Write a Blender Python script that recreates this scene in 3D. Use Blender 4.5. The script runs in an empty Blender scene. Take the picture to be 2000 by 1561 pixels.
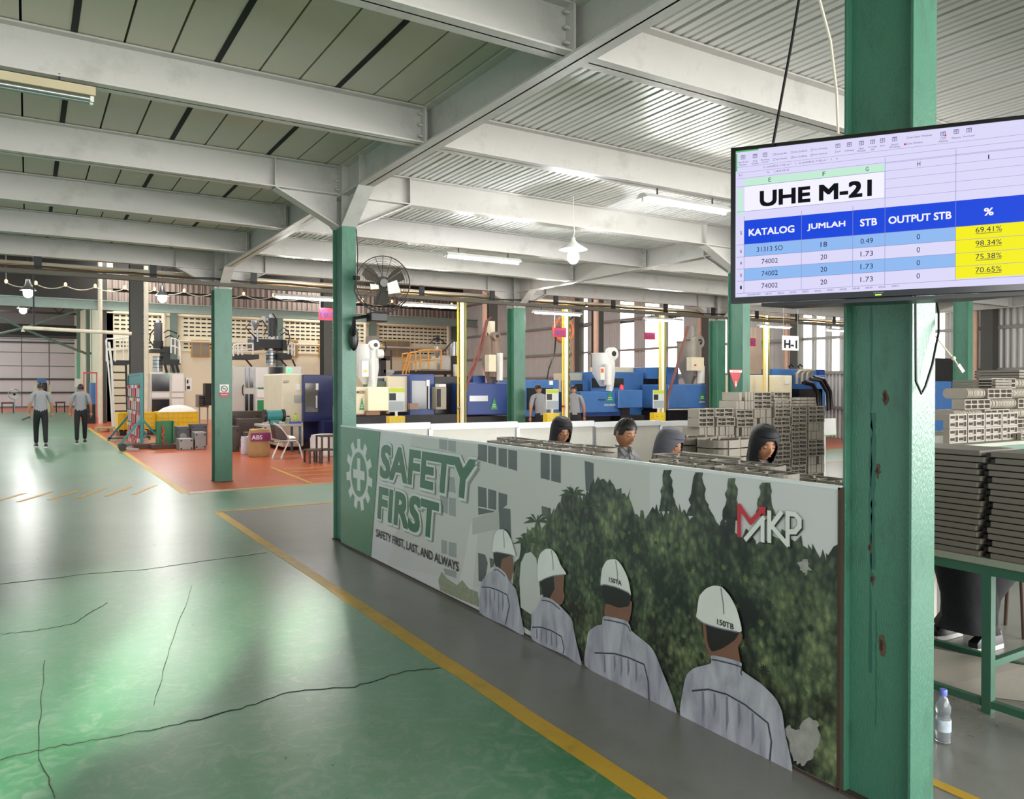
import bpy, bmesh, math, random
from mathutils import Vector, Matrix
R = random.Random(7)
PI = math.pi
SC = bpy.context.scene
COL = SC.collection
# ------------------------------------------------------------------ camera
FPX = 1518.0; YAW = math.radians(31.94); PT = math.radians(.5); CU = 1000.0; CV = 755.5 + FPX * math.tan(PT); CAMH = 1.60
cam = bpy.data.cameras.new('camera'); camo = bpy.data.objects.new('camera', cam); COL.objects.link(camo)
camo.location = (0, 0, CAMH); camo.rotation_euler = (PI / 2 - PT, 0, -YAW)
cam.sensor_width = 36; cam.lens = FPX / 2000 * 36; cam.shift_y = -(780.5 - CV) / 2000
cam.clip_start = .05; cam.clip_end = 300
SC.camera = camo
SC.view_settings.view_transform = 'Standard'; SC.view_settings.look = 'None'
SC.view_settings.gamma = 1; SC.view_settings.use_curve_mapping = False
SC.view_settings.exposure = EXPO = 0.85
# ------------------------------------------------------------------ world and main lights
w = bpy.data.worlds.new('world'); SC.world = w; w.use_nodes = True
nt = w.node_tree; bg = nt.nodes['Background']
bg.inputs[0].default_value = (.86, .93, 1.0, 1); bg.inputs[1].default_value = .8

def light(name, kind, loc, energy, color=(1, 1, 1), size=1, size_y=None, rot=(0, 0, 0), spot=None, blend=.3):
    l = bpy.data.lights.new(name, kind); l.energy = energy; l.color = color
    if kind == 'AREA':
        l.shape = 'RECTANGLE'; l.size = size; l.size_y = size_y or size
    elif kind == 'SPOT':
        l.spot_size = spot; l.spot_blend = blend; l.shadow_soft_size = size
    else:
        l.shadow_soft_size = size
    o = bpy.data.objects.new(name, l); COL.objects.link(o); o.location = loc; o.rotation_euler = rot
    return o
# high bay hall: area lights added as further lamps, out of view
for hx in (-5, 4, 13):
    for hy in (20, 29, 38):
        light('high_bay_light', 'AREA', (hx, hy, 7.6), 215, (1, .97, .92), 3, 3)
light('high_bay_light', 'AREA', (-4, 52, 7.6), 330, (1, .97, .95), 5, 10)
light('high_bay_light', 'AREA', (-4, 63, 7.6), 260, (1, .97, .95), 5, 5)
# unseen area lights added left of and behind the camera as fill
light('added_daylight_fill', 'AREA', (-9.5, 4, 2.2), 25, (1, .98, .93), 9, 3.2, (0, math.radians(-90), 0))
light('added_daylight_fill', 'AREA', (2, -6, 2.0), 480, (1, .985, .96), 12, 3, (math.radians(98), 0, 0))
light('added_daylight_fill', 'AREA', (13, -4, 2.2), 900, (1, .985, .96), 10, 3, (math.radians(98), 0, math.radians(30)))
# narrow spots added behind the camera to stand in for sun patches
for (fx, fy, s, e) in ((.85, 5.3, 5.0, 90), (1.55, 5.0, 2.6, 80), (.0, 5.0, 8.0, 80), (1.6, 5.6, 2.2, 60)):
    d = Vector((fx, fy, 0)) - Vector((-3.2, -5.5, 3.0))
    light('sun_patch_spot', 'SPOT', (-3.2, -5.5, 3.0), e * 170, (1, .93, .8), .05, None, d.to_track_quat('-Z', 'Y').to_euler(), math.radians(s), .7)

# ------------------------------------------------------------------ pixel -> world (reference frame 2000 x 1561)
_s, _c = math.sin(YAW), math.cos(YAW)
FW = Vector((_s * math.cos(PT), _c * math.cos(PT), -math.sin(PT))); RT = Vector((_c, -_s, 0)); UP = RT.cross(FW)
ORG = Vector((0, 0, CAMH))
def ray(u, v): return FW + RT * ((u - CU) / FPX) + UP * ((CV - v) / FPX)
def onX(u, v, x): r = ray(u, v); return ORG + r * (x / r.x)
def onY(u, v, y): r = ray(u, v); return ORG + r * (y / r.y)
def onZ(u, v, z): r = ray(u, v); return ORG + r * ((z - CAMH) / r.z)

# ------------------------------------------------------------------ materials
def lin(c):
    if isinstance(c, str):
        c = tuple(int(c[i:i + 2], 16) / 255 for i in (1, 3, 5))
    return tuple(((x / 12.92) if x <= .04045 else ((x + .055) / 1.055) ** 2.4) for x in c)
MATS = {}
def mat(name, col, rough=.5, metal=0, var=.12, scale=6, bump=0, bscale=40, spec=.5, dirt=None, dirtamt=.35, dscale=3, stretch=None, coat=0, emis=0, trans=0, alpha=1):
    if name in MATS: return MATS[name]
    m = bpy.data.materials.new(name); m.use_nodes = True; MATS[name] = m
    n = m.node_tree.nodes; L = m.node_tree.links; b = n['Principled BSDF']
    c = lin(col)
    tc = n.new('ShaderNodeTexCoord'); src = tc.outputs['Object']
    if stretch:
        mp = n.new('ShaderNodeMapping'); mp.inputs['Scale'].default_value = stretch; L.new(src, mp.inputs[0]); src = mp.outputs[0]
    no = n.new('ShaderNodeTexNoise'); no.inputs['Scale'].default_value = scale; no.inputs['Detail'].default_value = 5
    L.new(src, no.inputs['Vector'])
    mx = n.new('ShaderNodeMix'); mx.data_type = 'RGBA'
    k0, k1 = 1 - var, 1 + var
    mx.inputs[6].default_value = (*[max(0, x * k0) for x in c], 1); mx.inputs[7].default_value = (*[min(1, x * k1) for x in c], 1)
    L.new(no.outputs[0], mx.inputs[0]); out = mx.outputs[2]
    if dirt:
        n2 = n.new('ShaderNodeTexNoise'); n2.inputs['Scale'].default_value = dscale; n2.inputs['Detail'].default_value = 8; n2.inputs['Roughness'].default_value = .7
        L.new(src, n2.inputs['Vector'])
        rp = n.new('ShaderNodeValToRGB'); rp.color_ramp.elements[0].position = .52; rp.color_ramp.elements[1].position = .72
        rp.color_ramp.elements[1].color = (dirtamt, dirtamt, dirtamt, 1); L.new(n2.outputs[0], rp.inputs[0])
        m2 = n.new('ShaderNodeMix'); m2.data_type = 'RGBA'; L.new(rp.outputs[0], m2.inputs[0]); L.new(out, m2.inputs[6])
        m2.inputs[7].default_value = (*lin(dirt), 1); out = m2.outputs[2]
    L.new(out, b.inputs['Base Color'])
    b.inputs['Roughness'].default_value = rough; b.inputs['Metallic'].default_value = metal
    b.inputs['Specular IOR Level'].default_value = spec; b.inputs['Coat Weight'].default_value = coat
    if emis:
        L.new(out, b.inputs['Emission Color']); b.inputs['Emission Strength'].default_value = emis
    if trans: b.inputs['Transmission Weight'].default_value = trans
    if alpha < 1: b.inputs['Alpha'].default_value = alpha
    if bump:
        n3 = n.new('ShaderNodeTexNoise'); n3.inputs['Scale'].default_value = bscale; n3.inputs['Detail'].default_value = 4; L.new(src, n3.inputs['Vector'])
        bp = n.new('ShaderNodeBump'); bp.inputs['Strength'].default_value = bump; bp.inputs['Distance'].default_value = .01
        L.new(n3.outputs[0], bp.inputs['Height']); L.new(bp.outputs[0], b.inputs['Normal'])
    return m

# ------------------------------------------------------------------ mesh builder
class MB:
    def __init__(s): s.v = []; s.f = []; s.m = []; s.cur = 0
    def add(s, vs, fs):
        o = len(s.v); s.v += [Vector(p) for p in vs]; s.f += [tuple(i + o for i in f) for f in fs]; s.m += [s.cur] * len(fs); return s
    def box(s, x0, y0, z0, x1, y1, z1, M=None):
        if x0 > x1: x0, x1 = x1, x0
        if y0 > y1: y0, y1 = y1, y0
        if z0 > z1: z0, z1 = z1, z0
        vs = [(x0, y0, z0), (x1, y0, z0), (x1, y1, z0), (x0, y1, z0), (x0, y0, z1), (x1, y0, z1), (x1, y1, z1), (x0, y1, z1)]
        if M: vs = [M @ Vector(p) for p in vs]
        return s.add(vs, [(0, 3, 2, 1), (4, 5, 6, 7), (0, 1, 5, 4), (1, 2, 6, 5), (2, 3, 7, 6), (3, 0, 4, 7)])
    def bar(s, p, q, w, h=None, upv=(0, 0, 1)):
        h = h or w; p = Vector(p); q = Vector(q); d = (q - p).normalized(); u = Vector(upv)
        if abs(d.dot(u)) > .98: u = Vector((0, 1, 0))
        a = d.cross(u).normalized(); b = a.cross(d)
        vs = [c + a * (i * w / 2) + b * (j * h / 2) for c in (p, q) for i, j in ((-1, -1), (1, -1), (1, 1), (-1, 1))]
        return s.add(vs, [(0, 1, 2, 3), (7, 6, 5, 4), (0, 4, 5, 1), (1, 5, 6, 2), (2, 6, 7, 3), (3, 7, 4, 0)])
    def tube(s, pts, r, n=8, closed=False, cap=True):
        pts = [Vector(p) for p in pts]; N = len(pts); rs = r if isinstance(r, (list, tuple)) else [r] * N
        o = []; u = None
        for i in range(N):
            a = pts[(i - 1) % N] if (closed or i) else pts[0]; b = pts[(i + 1) % N] if (closed or i < N - 1) else pts[-1]
            d = (b - a)
            d = d.normalized() if d.length > 1e-9 else Vector((0, 0, 1))
            if u is None:
                u = d.orthogonal().normalized()
            else:
                u = u - d * u.dot(d)
                u = u.normalized() if u.length > 1e-6 else d.orthogonal().normalized()
            vv = d.cross(u)
            o += [pts[i] + (u * math.cos(2 * PI * k / n) + vv * math.sin(2 * PI * k / n)) * rs[i] for k in range(n)]
        f = []
        for i in range(N if closed else N - 1):
            j = (i + 1) % N
            for k in range(n):
                f.append((i * n + k, i * n + (k + 1) % n, j * n + (k + 1) % n, j * n + k))
        if cap and not closed: f += [tuple(range(n))[::-1], tuple((N - 1) * n + k for k in range(n))]
        return s.add(o, f)
    def cyl(s, p, q, r, n=14, r2=None):
        return s.tube([p, q], [r, r if r2 is None else r2], n)
    def lathe(s, prof, c=(0, 0, 0), n=20, ax='z', sx=1, sy=1):
        c = Vector(c); vs = []
        for r, z in prof:
            for k in range(n):
                a = 2 * PI * k / n; p = (r * math.cos(a) * sx, r * math.sin(a) * sy, z)
                if ax == 'y': p = (p[0], p[2], p[1])
                if ax == 'x': p = (p[2], p[0], p[1])
                vs.append(c + Vector(p))
        f = [(i * n + k, i * n + (k + 1) % n, (i + 1) * n + (k + 1) % n, (i + 1) * n + k) for i in range(len(prof) - 1) for k in range(n)]
        f += [tuple(range(n))[::-1], tuple((len(prof) - 1) * n + k for k in range(n))]
        return s.add(vs, f)
    def prism(s, poly, d):
        """poly: 3D points in a plane, extruded by vector d"""
        P = [Vector(p) for p in poly]; d = Vector(d); n = len(P)
        return s.add(P + [p + d for p in P], [tuple(range(n)), tuple(range(2 * n - 1, n - 1, -1))] + [(i, i + n, (i + 1) % n + n, (i + 1) % n) for i in range(n)])
    def ball(s, c, rx, ry=None, rz=None, n=14, m=9):
        ry = ry or rx; rz = rz or rx; c = Vector(c)
        vs = [c + Vector((0, 0, -rz))]
        for i in range(1, m):
            t = -PI / 2 + PI * i / m
            vs += [c + Vector((rx * math.cos(t) * math.cos(2 * PI * k / n), ry * math.cos(t) * math.sin(2 * PI * k / n), rz * math.sin(t))) for k in range(n)]
        vs.append(c + Vector((0, 0, rz))); T = len(vs) - 1
        f = [(0, 1 + (k + 1) % n, 1 + k) for k in range(n)]
        for i in range(m - 2):
            f += [(1 + i * n + k, 1 + i * n + (k + 1) % n, 1 + (i + 1) * n + (k + 1) % n, 1 + (i + 1) * n + k) for k in range(n)]
        f += [(1 + (m - 2) * n + k, 1 + (m - 2) * n + (k + 1) % n, T) for k in range(n)]
        return s.add(vs, f)
    def xform(s, M):
        s.v = [M @ p for p in s.v]; return s

ORIG = {}
def origin(o):
    v = Vector((0, 0, 0))
    while o is not None: v = v + Vector(ORIG.get(o.name, (0, 0, 0))); o = o.parent
    return v
def obj(name, mb, m, parent=None, smooth=False, label=None, cat=None, group=None, kind=None, loc=None, bevel=0, fixn=True):
    """mb in world coordinates; the object's origin is its parent's origin, or loc"""
    me = bpy.data.meshes.new(name)
    base = Vector(loc) if loc is not None else Vector((0, 0, 0))
    off = (origin(parent) if parent else Vector((0, 0, 0))) + base
    me.from_pydata([tuple(p - off) for p in mb.v], [], mb.f)
    ms = m if isinstance(m, (list, tuple)) else [m]
    for x in ms: me.materials.append(x)
    if len(ms) > 1:
        me.polygons.foreach_set('material_index', mb.m)
    if fixn:
        bm = bmesh.new(); bm.from_mesh(me); bmesh.ops.recalc_face_normals(bm, faces=bm.faces); bm.to_mesh(me); bm.free()
    if smooth:
        me.polygons.foreach_set('use_smooth', [True] * len(me.polygons))
        try: me.set_sharp_from_angle(angle=math.radians(40))
        except Exception: pass
    o = bpy.data.objects.new(name, me); COL.objects.link(o); o.location = base; ORIG[o.name] = tuple(base)
    if parent: o.parent = parent
    if label: o['label'] = label
    if cat: o['category'] = cat
    if group: o['group'] = group
    if kind: o['kind'] = kind
    if bevel:
        b = o.modifiers.new('bevel', 'BEVEL'); b.width = bevel; b.segments = 2; b.limit_method = 'ANGLE'
    return o
def thing(name, label, cat, loc=(0, 0, 0), group=None, rotz=0, kind=None):
    o = bpy.data.objects.new(name, None); COL.objects.link(o); o.location = loc; o.rotation_euler = (0, 0, rotz); o.empty_display_size = .1
    ORIG[o.name] = tuple(loc)
    if label: o['label'] = label
    if cat: o['category'] = cat
    if group: o['group'] = group
    if kind: o['kind'] = kind
    return o
def dup(root, loc, rotz=None, label=None, group=None, rot=None):
    def cp(o, par):
        c = o.copy(); COL.objects.link(c); c.parent = par
        for ch in kids.get(o.name, []): cp(ch, c)
        return c
    kids = {}
    def walk(o):
        kids[o.name] = list(o.children)
        for c in o.children: walk(c)
    walk(root)
    r = cp(root, None); r.location = loc
    if rot is not None: r.rotation_euler = rot
    elif rotz is not None: r.rotation_euler = (0, 0, rotz)
    if label: r['label'] = label
    if group: r['group'] = group
    return r
def struct(name, mb, m, parent=None, smooth=False, bevel=0):
    return obj(name, mb, m, parent, smooth, kind='structure', bevel=bevel)
def textmesh(s, bold=0, shear=0):
    cu = bpy.data.curves.new('txt', 'FONT'); cu.body = s; cu.offset = bold; cu.shear = shear; cu.resolution_u = 3
    o = bpy.data.objects.new('txt', cu); me = o.to_mesh()
    V = [tuple(v.co) for v in me.vertices]; Fs = [tuple(p.vertices) for p in me.polygons]
    o.to_mesh_clear(); bpy.data.objects.remove(o); bpy.data.curves.remove(cu)
    return V, Fs
def text_into(mb, s, o, ex, ey, w=None, h=None, bold=0, shear=0, align='l', lift=0):
    """write s with its lower left ink corner at o, along unit vectors ex, ey, scaled to ink width w / height h"""
    V, Fs = textmesh(s, bold, shear)
    if not V: return mb
    xs = [p[0] for p in V]; ys = [p[1] for p in V]; W = max(xs) - min(xs); Hh = max(ys) - min(ys)
    if w is None: sy = h / Hh; sx = sy
    elif h is None: sx = w / W; sy = sx
    else: sx = w / W; sy = h / Hh
    o = Vector(o); ex = Vector(ex); ey = Vector(ey); nz = ex.cross(ey)
    if align == 'c': o = o - ex * (W * sx / 2)
    vs = [o + ex * ((p[0] - min(xs)) * sx) + ey * ((p[1] - min(ys)) * sy) + nz * lift for p in V]
    return mb.add(vs, Fs)
# ================================================================== materials used everywhere
M_green = mat('green column paint', '#42765f', .3, 0, .1, 4, .25, 60, dirt='#2c3a30', dirtamt=.55, dscale=2.2, stretch=(3, 3, 1))
M_beam = mat('grey beam paint', '#bfbcb6', .42, 0, .08, 3, .15, 30, dirt='#77776c', dirtamt=.35, dscale=3)
M_deckL = mat('pale green grey roof deck', '#c2bba9', .38, 0, .1, 3, .1, 20, dirt='#b5a78a', dirtamt=.3, dscale=.8, stretch=(1, .3, 1))
M_deckR = mat('white grey ribbed roof deck', '#dedcd8', .38, 0, .08, 3, .1, 20, dirt='#a59a86', dirtamt=.25, dscale=.8, stretch=(1, .3, 1))
M_black = mat('black plastic', '#121214', .35, 0, .2, 8)
M_dark = mat('dark steel', '#2b2b2c', .45, .4, .2, 6, dirt='#4a3c30', dirtamt=.3)
M_gap = mat('dark gap', '#1c1d1a', .9, 0, .2, 6)
M_white = mat('white paint', '#dcdcd6', .4, 0, .05, 5)
M_cream = mat('cream machine paint', '#ddd2b4', .4, 0, .06, 4, dirt='#a8977a', dirtamt=.25)
M_blue = mat('blue machine paint', '#3f6ea8', .35, 0, .08, 4, dirt='#2c3e5c', dirtamt=.35)
M_navy = mat('navy machine paint', '#2a3263', .35, 0, .1, 4)
M_dblue = mat('deep blue machine paint', '#23407f', .35, 0, .1, 4)
M_yel = mat('yellow line paint', '#c79e2e', .42, 0, .15, 5, .1, 80, dirt='#7d6c3a', dirtamt=.4, dscale=6)
M_yellow = mat('yellow plastic', '#e8c21a', .4, 0, .08, 5)
M_plast = mat('warm grey moulded plastic', '#8f877a', .55, 0, .1, 9, dirt='#6a6358', dirtamt=.3, dscale=5)
M_plastd = mat('deep warm grey moulded plastic', '#777064', .55, 0, .1, 9)
M_slot = mat('slot shadow cavity plastic', '#26231f', .8, 0, .2, 9)  # colour carries the shade inside slots and trays; seams use it too
M_steel = mat('brushed steel', '#a9abab', .3, .8, .12, 8)
M_alu = mat('aluminium profile', '#b9bcc0', .3, .7, .08, 8)
M_rust = mat('rusty brown steel', '#4c3b30', .6, .3, .2, 8, dirt='#7a4a2c', dirtamt=.4)
M_red = mat('red paint', '#c02a35', .4, 0, .1, 6)
M_teal = mat('teal frame paint', '#2f7c7a', .4, 0, .1, 6)
M_galv = mat('pale pipe', '#d3c9b4', .5, 0, .08, 4, dirt='#8e8470', dirtamt=.4)
M_olive = mat('dark column paint', '#474640', .6, 0, .1, 2, .1)
M_wall = mat('cream plaster wall', '#ddd8bc', .8, 0, .05, 1, .1, 30, dirt='#b5a68e', dirtamt=.4, dscale=.5)
M_clad = mat('grey corrugated cladding', '#b7b3ae', .5, .1, .1, 2, dirt='#8c8378', dirtamt=.3, dscale=.7)
M_cladd = mat('weathered roof cladding', '#8a7d75', .6, 0, .15, 2, dirt='#5c4f46', dirtamt=.4, dscale=.7)
M_day = mat('daylit translucent sheet', '#fbf8ee', .5, 0, .03, 2, emis=2.6)
M_tube = mat('fluorescent tube', '#fdfff4', .5, 0, 0, 2, emis=14)
M_bulb = mat('lamp bulb glow', '#ffffff', .5, 0, 0, 2, emis=60)
M_glass = mat('dark machine glass', '#26292b', .12, 0, .3, 2)
M_paper = mat('white paper', '#ecebe6', .6, 0, .03, 8)
M_sgreen = mat('green print', '#2e9156', .5, 0, .05, 8)
M_gprint = mat('grey print', '#a9adb2', .5, 0, .05, 8)
M_concr = mat('grey epoxy floor', '#83837d', .3, 0, .1, 1.2, .12, 18, dirt='#5d5a52', dirtamt=.35, dscale=2.5)
M_orange = mat('terracotta floor paint', '#b85a35', .3, 0, .1, 1.2, .12, 12, dirt='#8f4d34', dirtamt=.4, dscale=1.5)

# ---- green epoxy floor: worn, scuffed, glossy; gloss haze also painted in as grey-green
def floor_green():
    m = bpy.data.materials.new('green epoxy floor'); m.use_nodes = True
    n = m.node_tree.nodes; L = m.node_tree.links; b = n['Principled BSDF']
    tc = n.new('ShaderNodeTexCoord')
    a = n.new('ShaderNodeTexNoise'); a.inputs['Scale'].default_value = .55; a.inputs['Detail'].default_value = 6; L.new(tc.outputs['Object'], a.inputs['Vector'])
    r = n.new('ShaderNodeValToRGB'); e = r.color_ramp.elements
    e[0].position = .3; e[0].color = (*lin('#1f7444'), 1); e[1].position = .72; e[1].color = (*lin('#5f9274'), 1)
    L.new(a.outputs[0], r.inputs[0])
    # scuffs, with pale grey standing in for gloss haze
    sc = n.new('ShaderNodeTexNoise'); sc.inputs['Scale'].default_value = 9; sc.inputs['Detail'].default_value = 9; sc.inputs['Roughness'].default_value = .75; sc.inputs['Distortion'].default_value = 1.2
    L.new(tc.outputs['Object'], sc.inputs['Vector'])
    r2 = n.new('ShaderNodeValToRGB'); r2.color_ramp.elements[0].position = .48; r2.color_ramp.elements[1].position = .75; r2.color_ramp.elements[1].color = (.6, .6, .6, 1)
    L.new(sc.outputs[0], r2.inputs[0])
    mx = n.new('ShaderNodeMix'); mx.data_type = 'RGBA'; L.new(r2.outputs[0], mx.inputs[0]); L.new(r.outputs[0], mx.inputs[6]); mx.inputs[7].default_value = (*lin('#a0ad9f'), 1)
    L.new(mx.outputs[2], b.inputs['Base Color'])
    mr = n.new('ShaderNodeMapRange'); mr.inputs[3].default_value = .2; mr.inputs[4].default_value = .42; L.new(sc.outputs[0], mr.inputs[0]); L.new(mr.outputs[0], b.inputs['Roughness'])
    b.inputs['Specular IOR Level'].default_value = 1.0; b.inputs['Coat Weight'].default_value = .6; b.inputs['Coat Roughness'].default_value = .33
    b2 = n.new('ShaderNodeTexNoise'); b2.inputs['Scale'].default_value = 14; b2.inputs['Detail'].default_value = 3; L.new(tc.outputs['Object'], b2.inputs['Vector'])
    bp = n.new('ShaderNodeBump'); bp.inputs['Strength'].default_value = .12; bp.inputs['Distance'].default_value = .01; L.new(b2.outputs[0], bp.inputs['Height']); L.new(bp.outputs[0], b.inputs['Normal'])
    return m
M_fgreen = floor_green()

# ================================================================== floor
fl = MB()
def rect(x0, y0, x1, y1, z=0): fl.add([(x0, y0, z), (x1, y0, z), (x1, y1, z), (x0, y1, z)], [(0, 1, 2, 3)])
fl.cur = 0; rect(-14, -8, 2.05, 58); rect(2.05, 10.4, 24, 12.55)
fl.cur = 1; rect(2.05, -8, 24, 10.4)
fl.cur = 2; rect(2.05, 12.55, 24, 41); rect(-14, 58, 24, 72); rect(2.05, 41, 24, 58)
floor = struct('floor', fl, [M_fgreen, M_concr, M_orange])
def strip(name, poly, m, z=.003):
    return obj(name, MB().prism([(p[0], p[1], .0005) for p in poly], (0, 0, z)), m, floor)
def wobble(p, q, w, n=30, amp=.004):
    p = Vector(p); q = Vector(q); d = (q - p).normalized(); a = Vector((-d.y, d.x)); L_ = []; R_ = []
    for i in range(n + 1):
        c = p.lerp(q, i / n); L_.append(c + a * (w / 2 + R.uniform(-amp, amp))); R_.append(c - a * (w / 2 + R.uniform(-amp, amp)))
    return L_ + R_[::-1]
strip('painted_line', wobble((2.05, -2), (2.05, 10.4), .1, 60), M_yel)
strip('painted_line', wobble((2.0, 10.42), (20, 10.42), .075, 40), M_yel)
strip('painted_line', wobble((2.05, 12.55), (20, 12.55), .09, 40), M_yel)
strip('painted_line', wobble((2.0, 12.5), (2.0, 34), .11, 60), M_yel)
strip('painted_line', wobble((4.1, 15.6), (3.98, 12.62), .06, 10), M_yel)
for k in range(4): strip('painted_line', wobble((4.15, 13.3 + .6 * k), (7, 13.3 + .6 * k), .05, 8), M_yel)
strip('painted_line', wobble((3.1, 1.9), (3.1, -1), .06, 10), M_yel)
for k in range(10):
    x = 1.75 - .36 * k
    strip('hatch_stripe', wobble((x - .42, 12.75), (x, 13.75), .07, 6), M_yel)
strip('worn_patch', [(2.0, 12.3), (2.75, 12.42), (2.7, 12.62), (2.1, 12.62)], mat('worn orange grey', '#c3a58e', .4), .004)
strip('faded_dash', wobble((4.3, 11.75), (5.1, 11.8), .08, 6), M_paper)
# cracks and joints
def crack(pts, w=.004):
    L_ = []; R_ = []
    P = [onZ(u, v, 0) for u, v in pts]; Q = []
    for i in range(len(P) - 1):
        for k in range(7):
            c = P[i].lerp(P[i + 1], k / 7); Q.append(c + Vector((R.uniform(-.006, .006), R.uniform(-.012, .012), 0)))
    Q.append(P[-1])
    for c in Q:
        ww = w * R.uniform(.5, 1.6); d_ = (P[-1] - P[0]).normalized(); L_.append((c.x - d_.y * ww, c.y + d_.x * ww)); R_.append((c.x + d_.y * ww, c.y - d_.x * ww))
    strip('floor_crack', [Vector(p) for p in L_ + R_[::-1]], M_gap, .002)
crack([(0, 1484), (95, 1462), (190, 1445), (330, 1420), (470, 1385), (560, 1352), (690, 1342), (790, 1312), (860, 1305)], .0022)
crack([(0, 1142), (170, 1122), (290, 1112), (385, 1098), (520, 1080)], .0025)
crack([(0, 1240), (70, 1232), (140, 1220), (180, 1195), (210, 1178)], .002)
crack([(110, 1561), (72, 1470), (78, 1390), (88, 1290)], .001)
crack([(300, 1380), (330, 1270), (375, 1145)], .001)

# ================================================================== walls of the high hall
XR = 21.6; YB = 40.0
def corr(y0, y1, z0, z1, ax, c, per=.16, amp=.035):
    """corrugated sheet; ax 'x': plane x=c running in y ; ax 'y': plane y=c running in x"""
    n = max(2, int(round((y1 - y0) / per))) * 4; vs = []
    for i in range(n + 1):
        t = y0 + (y1 - y0) * i / n; a = [-1, -1, 1, 1][i % 4] * amp / 2
        for z in (z0, z1): vs.append((c + a, t, z) if ax == 'x' else (t, c + a, z))
    return MB().add(vs, [(2 * i, 2 * i + 1, 2 * i + 3, 2 * i + 2) for i in range(n)])
wr = struct('wall_right', MB().box(XR + .12, -8, 0, XR + .3, YB + .3, 9), M_gap)
lit = [(1128, 1148), (1212, 1239), (1261, 1288), (1306, 1336), (1412, 1420), (1556, 1586), (1596, 1612), (1626, 1640), (1822, 1846)]
litY = sorted([tuple(sorted((onX(a, 680, XR).y, onX(b, 680, XR).y))) for a, b in lit])
edges = [-6.0]; flags = []
for a, b in litY:
    if a > edges[-1] + .05:
        k = max(1, int(round((a - edges[-1]) / 1.1)))
        st = edges[-1]
        for i in range(k): edges.append(st + (a - st) * (i + 1) / k); flags.append(0)
    edges.append(b); flags.append(1)
while edges[-1] < YB - .3: edges.append(min(YB, edges[-1] + 1.3)); flags.append(0)
for i, fg in enumerate(flags):
    y0, y1 = edges[i], edges[i + 1]
    if fg:
        obj('translucent_sheet', corr(y0, y1, 2.1, 4.3, 'x', XR), M_day, wr, fixn=False)
        obj('translucent_sheet', corr(y0, y1, 4.45, 6.4, 'x', XR), M_day, wr, fixn=False)
        obj('cladding_sheet', corr(y0, y1, 0, 2.1, 'x', XR), M_clad, wr, fixn=False)
    else:
        obj('cladding_sheet', corr(y0, y1, 0, 9, 'x', XR), M_clad, wr, fixn=False)
for z in (.9, 2.0, 3.1, 4.4, 6.2):
    obj('wall_rail', MB().box(XR - .14, -6, z, XR - .04, YB, z + .09), mat('grey purlin', '#8d8982', .5), wr)
for y in (10.5, 16.5, 20.4, 28.3, 34):
    obj('wall_post', MB().box(XR - .4, y, 0, XR - .1, y + .3, 9), M_olive, wr)
    obj('downpipe', MB().cyl((XR - .3, y + .5, 0), (XR - .3, y + .5, 9), .09), mat('salmon pipe', '#c9a188', .5), wr)
# back wall
wb = struct('wall_back', MB().box(3.1, YB, 0, XR + .2, YB + .25, 5.2), M_wall)
sl = MB(); nslot = 0
for rI in range(7):
    z = 4.88 - .2 * rI if rI < 5 else (3.66 if rI == 5 else 3.48)
    x = 3.5
    while x < XR - .3:
        if not any(abs(x - px_) < .32 for px_ in (5.9, 10.9, 15.9, 20.9)): sl.box(x - .095, YB - .015, z - .03, x + .095, YB + .05, z + .03)
        x += .27
obj('vent_slots', sl, M_gap, wb, kind='stuff')
for z in (4.97, 3.3):
    obj('wall_ledge', MB().box(3.1, YB - .06, z, XR, YB, z + .07), M_wall, wb)
for x in (5.9, 10.9, 15.9, 20.9):
    obj('wall_post', MB().box(x - .14, YB - .3, 0, x + .14, YB, 5.3), mat('grey green post', '#5d6f68', .5), wb)
    obj('downpipe', MB().cyl((x - .45, YB - .3, 0), (x - .45, YB - .3, 5.4), .1), M_galv, wb)
obj('wall_pipe', MB().cyl((6, YB - .5, 3.75), (XR, YB - .5, 3.75), .05), M_galv, wb)
for u0, u1 in ((373, 410), (562, 582), (622, 650), (748, 800)):
    a = onY(u0, 664, YB - .05); b = onY(u1, 698, YB - .05); 
    fr = obj('wall_window', MB().box(a.x, YB - .09, b.z, b.x, YB - .02, a.z), mat('ochre window frame', '#b08a3c', .5), wb)
    mid = (a.x + b.x) / 2
    for x0, x1 in ((a.x + .07, mid - .04), (mid + .04, b.x - .07)):
        obj('pane', MB().box(x0, YB - .11, b.z + .07, x1, YB - .085, a.z - .07), mat('dusty glass', '#7b7365', .4), fr)
# crane rail beam in front of the back wall
cr = thing('crane_rail_beam', 'long grey green crane rail beam running across the hall in front of the vented wall', 'beam', (0, YB - 1.6, 4.95))
obj('web', MB().box(-12, YB - 1.62, 4.98, XR, YB - 1.58, 5.36), mat('grey green beam paint', '#8fa097', .5), cr)
obj('flange', MB().box(-12, YB - 1.75, 5.34, XR, YB - 1.45, 5.38), MATS['grey green beam paint'], cr)
obj('flange', MB().box(-12, YB - 1.75, 4.96, XR, YB - 1.45, 5.0), MATS['grey green beam paint'], cr)
# upper cladding
for x in [3.1 + 1.03 * i for i in range(18)]:
    obj('cladding_sheet', corr(x, x + 1.0, 5.42, 5.95, 'y', YB - .1, .25, .08), M_cladd, wb, fixn=False)
    obj('cladding_sheet', corr(x, x + 1.0, 6.1, 7.0, 'y', YB - .1, .25, .08), M_cladd, wb, fixn=False)
obj('upper_wall', MB().box(-14, YB + .05, 5.2, XR, YB + .2, 9), mat('dark upper wall', '#2f2d2b', .8), wb)
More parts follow.
